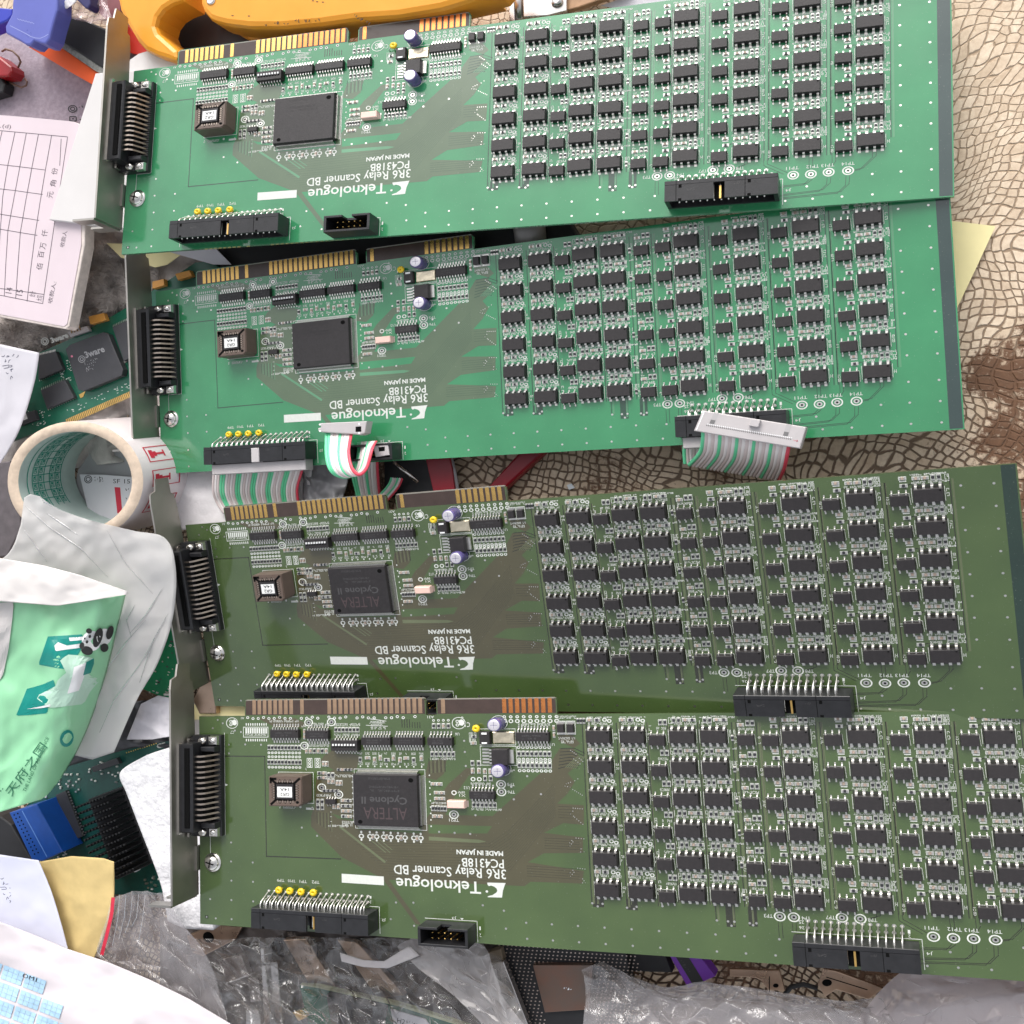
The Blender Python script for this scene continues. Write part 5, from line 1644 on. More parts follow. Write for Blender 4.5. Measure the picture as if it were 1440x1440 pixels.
nv_ = slab('bottle_cap', [(108, -30), (127, -30), (127, 6), (124, 12), (119, 11), (112, 4), (108, 0)], 31, 6, P['navy'], None, 0.8)
tag(nv_, 'navy blue plastic cap poking in at the top edge', 'cap')
mr_ = slab('carton', [(127, -30), (172, -30), (168, 30), (150, 28), (128, 8)], 15, 6, mat('maroon_carton', (0.22, 0.07, 0.08), 0.5, var=0.1))
tag(mr_, 'dull maroon carton behind the clear wrapper at the top edge', 'carton')
tg = thing('toggle_switch', 'red block with two loops of brown wire on the lilac felt', 'switch', W3(8, 95, 3))
under(tg, slab('red_body', [(-30, 70), (-2, 78), (16, 93), (17, 100), (12, 107), (0, 108), (-30, 102)], 14, 8, P['redblock'], None, 1.0))
under(tg, pxtube([(3, 72, 8), (8, 69, 9), (18, 72, 9), (26, 80, 9), (29, 87, 8), (24, 98, 7), (14, 107, 7), (9, 110, 6)], 0.55, P['wire'], 'wire'))
under(tg, pxtube([(10, 113, 6), (20, 119, 7), (30, 123, 7), (37, 120, 7), (38, 115, 7), (35, 111, 6)], 0.5, P['wire'], 'wire'))
under(tg, slab('black_base', [(-30, 112), (2, 109), (7, 118), (4, 130), (-30, 140)], 10, 6, P['blk'], None, 1.0))

# ------------------------------------------------------------------ left: towel, note, card, tape roll
tf0 = rough(flat(4.0), 6.5, 32, 9)
tf = lambda x, y: min(6.4, tf0(x, y)) if y > 455 - 0.42 * (x - 110) else tf0(x, y) + 2.0
to = sheet('terry_towel', [[(-60, 320), (420, 300)], [(-60, 430), (420, 400)], [(-60, 560), (300, 520)], [(-60, 680), (240, 640)]], tf, P['towel'], nu=70, nv=60, thick=2)
tag(to, 'fluffy grey towel showing between the form pad and the second board', 'towel')
b = MB()
rg = random.Random(12)
for _ in range(11000):
    x, y = (rg.uniform(100, 225), rg.uniform(345, 460)) if rg.random() < 0.72 else (rg.uniform(-5, 70), rg.uniform(440, 520))
    p = W3(x, y, tf(x, y))
    d = Vector((rg.uniform(-1, 1) + 1.2 * noise.noise(Vector((x / 20, y / 20, 1))), rg.uniform(-1, 1) + 1.2 * noise.noise(Vector((x / 20, y / 20, 5))), rg.uniform(0.3, 1.0))) * 2.6
    s = Vector((d.y, -d.x, 0)).normalized() * 0.2
    b.add([p - s, p + s, p + d], [(0, 1, 2)], 0)
pl = b.build('pile', mat('grey_beige_pile', (0.40, 0.36, 0.33), 0.95, spec=0.05, color2=(0.60, 0.55, 0.51), vscale=70), to)
pl['kind'] = 'stuff'

nz = rough(lin3((0, 485, 26), (55, 500, 23), (0, 650, 20)), 0.7, 40, 2)
no = sheet('handwritten_note', [[(-60, 475), (0, 484), (55, 496)], [(-60, 540), (0, 540), (48, 538)], [(-60, 590), (30, 597)], [(-60, 630), (12, 633)], [(-60, 665), (-4, 657)]], nz, P['paper'], nu=30, nv=30)
tag(no, 'white note paper with slanted handwriting at the left edge beside the dark green card', 'paper')
b = MB()
scribble(b, 2, 497, 1.25, 5, 9, nz, 3); scribble(b, 10, 500, 1.2, 4, 7, nz, 4); scribble(b, 18, 499, 0.5, 2, 6, nz, 8)
b.build('handwriting', P['pen'], no)

card = thing('expansion_card', 'dark green card with 3ware lettering lying under the second board bracket', 'circuit card', W3(130, 500, 6))
under(card, slab('laminate', [(20, 560), (50, 498), (96, 478), (150, 449), (182, 430), (275, 369), (310, 366), (310, 396), (222, 420), (232, 525), (184, 551), (92, 592), (14, 622)], 9, 1.6, P['pcb']))
b = slab_mb([(92, 590), (184, 549.5), (186, 555), (94, 598)], 9.05, 0.3, 1)
for k in range(38):
    t0, t1 = (k + 0.12) / 38, (k + 0.85) / 38
    q = [(92 + 92 * t0, 590 - 40.5 * t0), (92 + 92 * t1, 590 - 40.5 * t1), (94.5 + 92 * t1, 598 - 40.8 * t1), (94.5 + 92 * t0, 598 - 40.8 * t0)]
    dpoly(b, q, flat(9.12), 0, 0.02)
under(card, b.build('edge_contacts', [M['gold'], M['tab']]))
b = slab_mb([(92, 491), (98, 485), (145, 467), (152, 470), (173, 520), (171, 528), (118, 550), (110, 548)], 12.5, 3.2, 0, None, 0.3)
zt = flat(12.5)
e1, e2 = (0.936, -0.35), (0.29, 0.957)
dtext(b, '3ware', (121, 504), (27, -9.5), (-3.4, -9.0), zt, 1, 0.05, 0.03)
for r_ in (4.6, 2.2):
    for k in range(14):
        a0, a1 = 2 * math.pi * k / 14, 2 * math.pi * (k + 1) / 14
        dline(b, [(115 + r_ * math.cos(a0), 505 + r_ * math.sin(a0)), (115 + r_ * math.cos(a1), 505 + r_ * math.sin(a1))], 1.0, zt, 1, 0.05)
for k in range(4):
    scribble(b, 119 + k * 0.6, 511 + 3.6 * k, -0.36, 7 - k, 3.2, zt, 60 + k, 1, 0.6)
dell(b, 101, 501, 1.6, 1.6, zt, 2, 0.05)
under(card, b.build('controller_chip', [P['chipgrey'], mat('light_chip_print', (0.35, 0.35, 0.36), 0.6), mat('pink_dot', (0.7, 0.2, 0.3), 0.6)]))
for pts in ([(54, 500), (78, 494), (88, 519), (54, 534)], [(57, 549), (91, 534), (104, 559), (66, 575)], [(158, 460), (186, 447), (188, 500), (174, 508)]):
    b = slab_mb(pts, 11.4, 2.2, 0, None, 0.15)
    cx_, cy_ = sum(p[0] for p in pts) / 4, sum(p[1] for p in pts) / 4
    for k in range(3):
        scribble(b, cx_ - 9, cy_ - 5 + 3.5 * k, -0.36, 4, 3.2, flat(11.4), 70 + k, 1, 0.5)
    for (a, d) in ((0, 3), (1, 2)):
        (xa, ya), (xb, yb) = (pts[0], pts[1]) if a == 0 else (pts[3], pts[2])
        s_ = -1 if a == 0 else 1
        for k in range(12):
            t = (k + 0.5) / 12
            dpoly(b, [(xa + (xb - xa) * t - 0.5, ya + (yb - ya) * t), (xa + (xb - xa) * t + 0.5, ya + (yb - ya) * t), (xa + (xb - xa) * t + 0.9, ya + (yb - ya) * t + s_ * 3), (xa + (xb - xa) * t - 0.1, ya + (yb - ya) * t + s_ * 3)], flat(9.3), 2, 0.05)
    under(card, b.build('memory_chip', [P['chipgrey'], M['print'], M['tin']]))
for pts in ([(124, 445), (145, 440), (149, 450), (127, 456)], [(214, 396), (230, 392), (231, 401), (214, 406)], [(246, 385), (266, 380), (270, 388), (250, 394)]):
    under(card, slab('tantalum_capacitor', pts, 11.8, 2.6, P['tant'], None, 0.25))
b = slab_mb([(95, 467), (122, 458), (126, 465), (99, 474)], 11, 1.8, 0, None, 0.2)
for k in range(4):
    x = 98 + 4.0 * k
    b.tube([W3(x + 3, 468 - 1.4 * k, 11), W3(x - 0.5, 456 - 1.4 * k, 17), W3(x - 1.5, 448 - 1.4 * k, 20)], 0.35, 1, 5)
under(card, b.build('pin_header', [P['pale'], M['gold']]))
b = MB()
cz = flat(9.0)
dtext(b, '3ware', (73, 483), (24, -8.5), (-3.0, -7.6), cz, 0, 0.05, 0.05)
for r_ in (5.0, 2.6):
    for k in range(14):
        a0, a1 = 2 * math.pi * k / 14, 2 * math.pi * (k + 1) / 14
        dline(b, [(63 + r_ * math.cos(a0), 480 + r_ * math.sin(a0)), (63 + r_ * math.cos(a1), 480 + r_ * math.sin(a1))], 1.3, cz, 0, 0.05)
for k in range(120):
    x, y = rg.choice(((rg.uniform(92, 184), 0), (rg.uniform(38, 70), 1), (rg.uniform(84, 100), 2)))
    y = (592 - 0.435 * (x - 92) - rg.uniform(7, 17)) if y == 0 else (rg.uniform(575, 600) if y == 1 else rg.uniform(500, 545))
    dpoly(b, qrect((x, y), e1, e2, rg.uniform(0.8, 2.6), rg.uniform(0.6, 1.1)), cz, 0, 0.05)
under(card, b.build('silkscreen', M['silk']))
b = slab_mb([(24, 585), (48, 577), (52, 590), (28, 599)], 11, 2, 0, None, 0.1)
dpoly(b, [(28, 583), (36, 580), (39, 589), (30, 592)], flat(11), 1, 0.05)
under(card, b.build('flash_chip', [P['chipgrey'], M['white']]))
dm = slab_mb([(111, 555), (120, 550), (117, 558), (113, 560)], 9.2, 0.1)
under(card, dm.build('solder_marker', M['gold']))

# roll of parcel tape
roll = thing('tape_roll', 'roll of white parcel tape with beige cardboard rim and red print', 'tape roll', W3(110, 690, 4))
RZ, RD = 40.0, 36.0


def rp_(a, k, dz):
    """point on the roll: angle, 1 outer / 0 inner radius, depth below the rim"""
    rx, ry = 80 + 15.5 * k, 70 + 14.5 * k
    p = W3(104 + rx * math.cos(a), 677 - ry * math.sin(a), RZ)
    return p + Vector((0, 0.10 * dz, -dz))


b = MB()
n = 64
for mi, ring in ((1, [(1.0, 0.9), (1.0, RD)]), (0, [(0.0, 0.7), (0.25, 0.0), (0.75, 0.05), (1.0, 0.9)]), (2, [(0.0, RD), (0.0, 0.7)])):
    vs = [rp_(2 * math.pi * i / n, k, dz) for k, dz in ring for i in range(n)]
    fs = [(r * n + i, r * n + (i + 1) % n, (r + 1) * n + (i + 1) % n, (r + 1) * n + i) for r in range(len(ring) - 1) for i in range(n)]
    b.add(vs, fs, mi, True)
o = b.build('tape', [P['core'], P['tape'], P['inner']], None, True)
under(roll, o)
b = MB()


def wall(a0, a1, d0, d1, k, off):
    m = max(1, int(abs(a1 - a0) / 0.08))
    for i in range(m):
        t0, t1 = a0 + (a1 - a0) * i / m, a0 + (a1 - a0) * (i + 1) / m
        b.add([rp_(t0, k + off, d0), rp_(t1, k + off, d0), rp_(t1, k + off, d1), rp_(t0, k + off, d1)], [(0, 1, 2, 3)], 0)


for d in (5.5, 8.5, 12, 15.5, 19, 22.5, 26):
    wall(R(95), R(215), d, d + 0.5, 0, -0.03)
for j, d in enumerate((8.5, 12, 15.5, 19, 22.5)):
    for i in range(11):
        a = R(108 + i * 9.6)
        wall(a, a + 0.018, d, d + 3.5, 0, -0.03)
        for q in ((0.03, 0.045, 0.8, 2.8), (0.045, 0.06, 1.2, 2.2), (0.06, 0.075, 0.8, 2.8), (0.088, 0.10, 0.8, 2.8), (0.10, 0.125, 0.8, 1.2), (0.10, 0.125, 2.4, 2.8), (0.125, 0.137, 0.8, 2.8)):
            if j != 2:
                wall(a + q[0], a + q[1], d + q[2], d + q[3], 0, -0.03)
under(roll, b.build('green_print', P['teal']))
b = MB()
for a0, a1 in ((R(17), R(33)), (R(-7), R(9)), (R(-34), R(-17))):
    for (q0, q1, d0, d1) in ((0, 1, 7, 7.7), (0, 1, 25, 25.7), (0, 0.05, 7, 25), (0.95, 1, 7, 25), (0.3, 0.7, 18, 19), (0.44, 0.56, 11, 18), (0.25, 0.75, 9, 11.5), (0.35, 0.65, 11.5, 13.5)):
        wall(a0 + (a1 - a0) * q0, a0 + (a1 - a0) * q1, d0, d1, 1, 0.03)
under(roll, b.build('red_print', P['red']))
sl = slab('shipping_label', [(112, 667), (150, 668), (188, 671), (188, 740), (128, 736)], 6.5, 0.3, P['paper'])
tag(sl, 'white shipping label with red bar seen through the tape roll', 'label')
b = MB()
lz = flat(6.5)
for r_ in (5.2, 3.0):
    for k in range(14):
        a0, a1 = 2 * math.pi * k / 14, 2 * math.pi * (k + 1) / 14
        dline(b, [(124 + r_ * math.cos(a0), 674 + r_ * math.sin(a0)), (124 + r_ * math.cos(a1), 674 + r_ * math.sin(a1))], 1.0, lz, 0, 0.05)
scribble(b, 132, 672, 0.02, 4, 4, lz, 2); scribble(b, 132, 676, 0.02, 4, 4, lz, 3)
dtext(b, 'SF 15', (159, 679.5), (24, 0.5), (0, -6), lz, 0, 0.05)
scribble(b, 176, 689, 0, 2, 4, lz, 5); scribble(b, 176, 702, 0, 2, 4, lz, 6)
dpoly(b, [(161, 685), (169, 685.5), (172, 722), (165, 722)], lz, 1, 0.05)
for q in ([(166, 723), (174, 723)], [(166, 729), (174, 729)], [(166, 723), (166, 729)], [(174, 723), (174, 729)]):
    dline(b, q, 1, lz, 1, 0.05)
b.build('print', [M['ink'], P['red']], sl)
gs = slab('grey_card', [(95, 735), (190, 735), (190, 620), (140, 620), (110, 660)], 3.0, 0.5, P['greybag'])
tag(gs, 'grey card lying under the label inside the tape roll', 'card')

# milky film and mint wrapper
mz = rough(lin3((40, 705, 47), (235, 760, 38), (120, 1050, 24)), 2.4, 75, 4, 1.0, 110)
mrows = [[(34, 700), (42, 695), (56, 698), (62, 708)], [(31, 722), (66, 718), (118, 729)], [(27, 744), (100, 734), (186, 746)], [(10, 780), (120, 760), (232, 757)], [(-40, 815), (100, 820), (247, 800)], [(-40, 870), (120, 880), (243, 868)], [(60, 930), (140, 930), (222, 932)], [(100, 985), (150, 985), (192, 985)], [(95, 1060), (130, 1068), (160, 1058)]]
mf = sheet('plastic_film', mrows, mz, P['film'], nu=60, nv=80, thick=0.15)
tag(mf, 'milky white crumpled plastic film draped between the tape roll and mint packet', 'plastic film')
mz_b = lambda x, y: mz(x, y) - 1.6
sheet('inner_layer', [[(36, 703), (60, 711)], [(30, 742), (170, 746)], [(10, 782), (120, 770), (228, 762)], [(-40, 830), (100, 830), (236, 812)], [(60, 880), (120, 880), (216, 872)], [(110, 905), (150, 905), (178, 898)]], mz_b, film('milky_plastic_layer', (0.78, 0.75, 0.74), 0.72, 0.3, 0.6), mf, nu=40, nv=50, thick=0.15)
b = MB()
for pts in ([(36, 712), (70, 742), (115, 772), (152, 812)], [(34, 745), (66, 790)], [(0, 788), (60, 800), (120, 815), (176, 830)], [(150, 745), (175, 790), (215, 835)], [(228, 828), (205, 865), (183, 890)], [(205, 872), (180, 900), (150, 940), (143, 968)], [(226, 880), (200, 930), (160, 985), (140, 1030)],
            [(190, 850), (178, 872), (184, 895)], [(236, 862), (214, 905), (196, 960)], [(66, 722), (110, 752)]):
    q = resample(pts, 14)
    b.tube([W3(x, y, mz(x, y) + 0.15) for x, y in q], [0.08 + 0.25 * math.sin(math.pi * k / 14) for k in range(15)], 0, 6, True, False, 0.6)
b.build('fold_lines', P['fold'], mf)
for nm, rows, zz_, lb in (('crumpled_paper', [[(198, 990), (222, 978), (250, 984)], [(190, 1010), (250, 1008)], [(178, 1040), (214, 1040), (250, 1034)]], rough(flat(14), 1.5, 24, 33, 2.0, 22), 'crumpled white paper lump between the green scrap and dark teal card'),):
    o = sheet(nm, rows, zz_, P['paper'], nu=24, nv=24)
    tag(o, lb, 'paper')
o = sheet('grey_bag', [[(120, 1000), (200, 985), (250, 985)], [(100, 1060), (250, 1050)], [(90, 1090), (250, 1062)]], rough(flat(7), 2.0, 30, 35, 2.0, 30), mat('dark_grey_bag', (0.05, 0.048, 0.055), 0.3, var=0.3, bump=0.3, bscale=90), nu=30, nv=30)
tag(o, 'dark grey plastic bag in the shadow below the milky film', 'plastic bag')
o = slab('grey_box', [(-40, 655), (14, 648), (24, 690), (30, 742), (10, 782), (-40, 790)], 20, 18, mat('dull_grey_plastic', (0.10, 0.085, 0.09), 0.5, var=0.2), None, 0.8)  # grey box and the dark shadow beside it drawn as one dark slab
tag(o, 'dull dark grey plastic box left of the tape roll at the edge', 'box')
gz0 = lin3((20, 850, 56), (175, 836, 46), (20, 1130, 50))


def gz(x, y):
    e = (x - (176 - (y - 836) * 0.36)) / 60.0
    return gz0(x, y) + 3.0 * noise.noise(Vector((x / 55, y / 70, 3))) + 1.0 * noise.noise(Vector((x / 18, y / 30, 8))) + 0.45 * (0.5 - abs(noise.noise(Vector(((x + y) / 34, (y - x) / 90, 2)))) * 2) - 9.0 * max(0.0, 1 + e) ** 3


pk = sheet('tissue_packet', [[(-50, 842), (20, 846), (80, 851), (176, 836)], [(-50, 890), (60, 890), (165, 882)], [(-50, 950), (60, 950), (150, 942)], [(-50, 1010), (60, 1008), (131, 1003)], [(-50, 1070), (50, 1060), (108, 1056)], [(-50, 1110), (40, 1090), (84, 1096)], [(-50, 1160), (0, 1142), (58, 1124), (66, 1118)]], gz, P['green'], nu=60, nv=70, thick=0.4)
tag(pk, 'mint green tissue packet with teal skyline print and dark Chinese lettering', 'packet')
wz = rough(lin3((0, 785, 60), (178, 833, 47), (80, 850, 56)), 1.0, 40, 6)
sheet('white_flap', [[(-50, 778), (0, 785), (60, 795), (110, 808), (180, 832)], [(-50, 808), (0, 815), (60, 826), (110, 832), (179, 834)], [(-50, 843), (18, 847), (80, 852), (120, 846), (178, 836)]], wz, P['whitewrap'], pk, nu=50, nv=20, thick=0.3)
b = MB()
Z = lambda x, y: (x / 4.235, 820 + y / 4.235)


def zp(pts, mi, up=0.12):
    """a printed outline, cut into small pieces so that it follows the packet"""
    pts = [Z(*p) for p in pts]
    cx_, cy_ = sum(p[0] for p in pts) / len(pts), sum(p[1] for p in pts) / len(pts)
    q = resample(pts + [pts[0]], 40)
    for k in range(5):
        s0, s1 = k / 5, (k + 1) / 5
        for a, d in zip(q, q[1:]):
            dpoly(b, [(cx_ + (a[0] - cx_) * s0, cy_ + (a[1] - cy_) * s0), (cx_ + (d[0] - cx_) * s0, cy_ + (d[1] - cy_) * s0),
                      (cx_ + (d[0] - cx_) * s1, cy_ + (d[1] - cy_) * s1), (cx_ + (a[0] - cx_) * s1, cy_ + (a[1] - cy_) * s1)], gz, mi, up)


zp([(285, 318), (490, 305), (505, 345), (470, 420), (430, 470), (415, 515), (330, 505), (228, 485)], 0)
zp([(160, 630), (250, 605), (320, 575), (330, 620), (290, 700), (282, 775), (180, 785), (95, 790)], 0)
zp([(358, 462), (400, 425), (470, 430), (560, 445), (520, 545), (600, 575), (540, 640), (500, 720), (300, 745), (215, 685), (240, 655), (320, 640), (345, 575), (410, 520), (420, 490)], 1, 0.2)
zp([(325, 372), (345, 352), (400, 372), (480, 360), (480, 385), (400, 395), (330, 405)], 2, 0.2); zp([(410, 325), (500, 318), (500, 338), (415, 345)], 2, 0.2)
zp([(440, 500), (520, 470), (500, 560), (470, 640), (400, 660), (430, 560)], 2, 0.28)
zp([(495, 550), (515, 470), (560, 447), (560, 480), (540, 535)], 0, 0.34)
zp([(160, 750), (240, 735), (300, 720), (300, 735), (245, 745)], 2, 0.3)
for (x, y, rx, ry, mi) in ((545, 345, 58, 62, 2), (620, 320, 45, 50, 2), (583, 325, 26, 60, 3), (655, 295, 20, 42, 3), (622, 385, 24, 26, 3), (518, 402, 36, 26, 3), (530, 285, 18, 16, 3), (487, 372, 14, 20, 3), (518, 350, 8, 10, 3), (535, 318, 8, 10, 3), (505, 330, 5, 6, 3)):
    dell(b, x / 4.235, 820 + y / 4.235, rx / 4.235, ry / 4.235, gz, mi, 0.6 + (0.35 if mi == 3 else 0), 0.3)
dell(b, 398 / 4.235, 820 + 925 / 4.235, 9.5, 12.2, gz, 0, 0.5, 0.3)
scribble(b, 90, 1034, -0.8, 3, 4, gz, 7, 1, 1.0)
dtext(b, '天府之国', (17, 1121), (50, -70), (-11.5, -8.5), gz, 4, 0.25, 0.0)
dtext(b, 'THE LAND OF ABUNDANCE', (36, 1114), (33, -76), (-4.2, -2.2), gz, 4, 0.25)
scribble(b, -2, 1116, -0.95, 3, 4, gz, 9, 4, 0.7)
zp([(-80, 120), (82, 112), (75, 200), (50, 400), (15, 560), (-80, 640)], 5, 0.5)
b.build('print', [P['tealprint'], P['mint2'], M['white'], M['ink'], P['inkgreen'], P['whitewrap']], pk)

# small green board and foam sheet, heat-sink card
sp = thing('circuit_scrap', 'small bright green board scrap between the milky film and third bracket', 'circuit scrap', W3(230, 935, 8))
under(sp, slab('laminate', [(246, 872), (262, 880), (268, 970), (236, 984), (199, 968), (215, 930)], 10, 1.5, mat('bright_green_scrap', (0.01, 0.20, 0.08), 0.25, color2=(0.015, 0.26, 0.11), vscale=90)))
b = MB()
for k in range(60):
    x, y = rg.uniform(203, 256), rg.uniform(890, 978)
    if x > 246 - (y - 880) * 0.45:
        dpoly(b, qrect((x, y), (0.9, 0.35), (-0.35, 0.9), rg.uniform(1.5, 4), rg.uniform(1, 2.4)), flat(10), k % 3, 0.1)
under(sp, b.build('solder_pads', [M['tin'], P['chipgrey'], M['silk']]))

fs_ = sheet('foam_sheet', [[(206, 1062), (225, 1056), (300, 1050)], [(176, 1079), (240, 1075), (300, 1075)], [(168, 1092), (230, 1095), (300, 1100)], [(178, 1116), (240, 1120), (300, 1125)], [(197, 1166), (245, 1170), (300, 1175)], [(218, 1220), (255, 1225), (300, 1230)], [(228, 1252), (260, 1256), (300, 1260)], [(236, 1296), (260, 1306), (300, 1308)]], rough(flat(26), 0.8, 30, 2), P['cell'], nu=40, nv=50, thick=8)
tag(fs_, 'white expanded foam sheet under the bracket of the bottom board', 'foam sheet')

hc = thing('heatsink_card', 'dark teal circuit card with black pin heatsink and blue connector', 'circuit card', W3(140, 1160, 4))
under(hc, slab('laminate', [(30, 1142), (60, 1105), (88, 1080), (170, 1056), (244, 1040), (250, 1100), (236, 1258), (150, 1258), (58, 1214)], 8, 1.6, P['pcbteal']))
base = [(124, 1124), (172, 1106), (214, 1214), (163, 1238)]
under(hc, slab('heatsink_base', base, 12, 3.5, P['blk'], None, 0.3))
b = MB()
for i in range(13):
    for j in range(11):
        s_, t = (i + 0.5) / 13, (j + 0.5) / 11
        x = (base[0][0] * (1 - t) + base[1][0] * t) * (1 - s_) + (base[3][0] * (1 - t) + base[2][0] * t) * s_
        y = (base[0][1] * (1 - t) + base[1][1] * t) * (1 - s_) + (base[3][1] * (1 - t) + base[2][1] * t) * s_
        p = W3(x, y, 12)
        b.box(p.x - 0.55, p.x + 0.55, p.y - 0.5, p.y + 0.5, 11.8, 23, 0, 0.12, 0.12)
under(hc, b.build('heatsink_pins', mat('black_anodised_pins', (0.014, 0.014, 0.016), 0.45, 0.3)))
b = slab_mb([(13, 1143), (29, 1138), (52, 1131), (88, 1198), (60, 1211), (45, 1210)], 22, 13, 0, None, 0.5)
for k in range(12):
    for d in (0, 5):
        x, y = 20 + k * 2.6 + d, 1146 + k * 5.0 - d * 0.4
        dell(b, x, y, 1.1, 1.1, flat(22), 1, 0.05)
dline(b, [(31, 1140), (66, 1205)], 1.2, flat(22), 2, 0.05)
under(hc, b.build('blue_connector', [P['blue'], M['hole'], mat('pale_blue_line', (0.1, 0.22, 0.55), 0.4)]))
b = slab_mb([(78, 1118), (92, 1112), (116, 1176), (100, 1184)], 10.5, 2.0, 0, None, 0.15)
for k in range(16):
    t = (k + 0.5) / 16
    dpoly(b, [(92 + 24 * t, 1112 + 64 * t), (96 + 24 * t, 1110.6 + 64 * t), (96.5 + 24 * t, 1112.2 + 64 * t), (92.5 + 24 * t, 1113.6 + 64 * t)], flat(9.6), 1, 0.05)
under(hc, b.build('long_chip', [P['chipgrey'], M['tin']]))
under(hc, slab('memory_chip', [(128, 1079), (164, 1066), (168, 1074), (131, 1086)], 10.5, 2.0, P['chipgrey'], None, 0.15))
b = MB()
hz = flat(8.0)
dtext(b, 'CE', (221, 1053), (12, -3), (-1, -6.5), hz, 0, 0.1, 0.05)
for k in range(14):
    dpoly(b, qrect((178 + k * 3.2, 1058.5 - k * 1.0), (0.95, -0.3), (0.3, 0.95), 1.6, 1.6), hz, 1, 0.08)
for k in range(90):
    x, y = rg.choice(((rg.uniform(58, 82), rg.uniform(1120, 1160)), (rg.uniform(84, 112), rg.uniform(1085, 1115)), (rg.uniform(75, 100), rg.uniform(1160, 1205)), (rg.uniform(200, 226), rg.uniform(1225, 1250)), (rg.uniform(120, 170), rg.uniform(1070, 1100))))
    b.box(*(lambda p: (p.x - 0.5, p.x + 0.5, p.y - 0.35, p.y + 0.35))(W3(x, y, 8)), 8, 8.7, 2 if k % 3 else 0)
under(hc, b.build('small_passives', [M['silk'], M['gold'], M['tin']]))
for ch in hc.children:
    if ch.name.startswith('small_passives'):
        ch['kind'] = 'stuff'
b = MB(); c = W3(188.6, 1220, 10); b.lathe(c.x, c.y, [(2.5, 8), (2.5, 10), (2.0, 11), (0.9, 11.5)], 0, 18, 0.85)
under(hc, b.build('push_rivet', M['white']))
bk = slab('black_housing', [(-40, 1140), (0, 1148), (16, 1160), (44, 1209), (-40, 1215)], 20, 14, P['blk'], None, 0.6)
tag(bk, 'dark grey plastic housing left of the blue connector at the left edge', 'housing')

# ------------------------------------------------------------------ lower left: papers, mailer, zip bag
kz = rough(flat(31), 0.8, 50, 3, 0.8, 60)
kp = sheet('kraft_envelope', [[(50, 1213), (100, 1204), (145, 1207), (160, 1212)], [(70, 1260), (160, 1262)], [(82, 1300), (152, 1300)], [(96, 1352), (130, 1352)]], kz, P['kraft'], nu=36, nv=36)
tag(kp, 'yellow kraft envelope beside the bluish note and the zip bag', 'envelope')
bz = rough(flat(36), 0.6, 50, 7)
bp_ = sheet('bluish_note', [[(-50, 1194), (0, 1202), (54, 1210)], [(-50, 1250), (0, 1250), (72, 1254)], [(-50, 1290), (0, 1295), (86, 1300)], [(-50, 1310), (40, 1325), (97, 1342)]], bz, P['bluepaper'], nu=36, nv=30)
tag(bp_, 'bluish white note with handwriting above the white mailer', 'paper')
b = MB(); scribble(b, 1, 1232, 1.35, 5, 8, bz, 3); scribble(b, 9, 1240, 1.3, 5, 7, bz, 14)
b.build('handwriting', P['pen'], bp_)
wz2 = rough(lin3((0, 1297, 44), (325, 1445, 40), (0, 1440, 54)), 1.6, 70, 5, 1.2, 90)
wm = sheet('poly_mailer', [[(-60, 1278), (0, 1297), (40, 1312), (95, 1335), (150, 1353), (210, 1378), (265, 1405), (335, 1447)], [(-60, 1360), (0, 1370), (60, 1380), (120, 1400), (200, 1430), (330, 1470)], [(-60, 1500), (330, 1510)]], wz2, P['bagwhite'], nu=70, nv=50, thick=0.4)
tag(wm, 'large white mailer bag with a blue label grid in the bottom left corner', 'mailer bag')
b = MB()
e1_, e2_ = (0.935, 0.355), (-0.30, 0.954)
for i in range(-3, 7):
    for j in range(6):
        o_ = (18 + 33 * i * e1_[0] + 24 * j * e2_[0], 1372 + 33 * i * e1_[1] + 24 * j * e2_[1])
        if i > 1 + j * 1.3 + 0.6 or o_[1] > 1465 or (j == 0 and i > 1):
            continue
        for p in range(4):
            for q in range(3):
                c_ = (o_[0] + (p * 7.6 - 12) * e1_[0] + (q * 6.6 - 6.6) * e2_[0], o_[1] + (p * 7.6 - 12) * e1_[1] + (q * 6.6 - 6.6) * e2_[1])
                dpoly(b, qrect(c_, e1_, e2_, 7.2, 6.2), wz2, 0, 0.35)
        for q in range(3):
            scribble(b, o_[0] - 12 * e1_[0] + (q * 6.5 - 6.5) * e2_[0], o_[1] - 12 * e1_[1] + (q * 6.5 - 6.5) * e2_[1], 0.36, 7, 3.4, wz2, i * 31 + j * 7 + q, 2 if (q + i) % 2 else 1, 0.9)
dtext(b, 'OM1', (31, 1374), (20, 6.5), (1.5, -5.5), wz2, 3, 0.5)
b.build('label_grid', [P['skyblue'], P['skyblue2'], P['labelwhite'], M['ink']], wm)

zz = rough(flat(34), 1.2, 40, 8)
zb = crumple('zip_bag', [[(158, 1262), (190, 1252), (232, 1256)], [(148, 1298), (200, 1296), (256, 1300)], [(132, 1345), (210, 1340), (288, 1335)], [(168, 1368), (240, 1375), (308, 1388)], [(215, 1400), (270, 1420), (322, 1446)]], zz, P['haze_film'], None, 12, 9, 1.8, 0.4, 3)
tag(zb, 'clear zip bag with a red closing strip beside the kraft envelope', 'zip bag')
b = MB()
dline(b, [(159, 1262), (157, 1285), (150, 1315), (143, 1343)], 5.0, zz, 0, 2.0)
for k in range(5):
    x0 = 168 + k * 9
    dline(b, [(x0, 1258 + (k % 3)), (x0 - 2 - k * 0.3, 1290), (x0 - 10, 1330 - (k % 4) * 9)], 0.7, zz, 1, 2.0)
b.build('red_strip', [P['red'], P['fold']], zb)

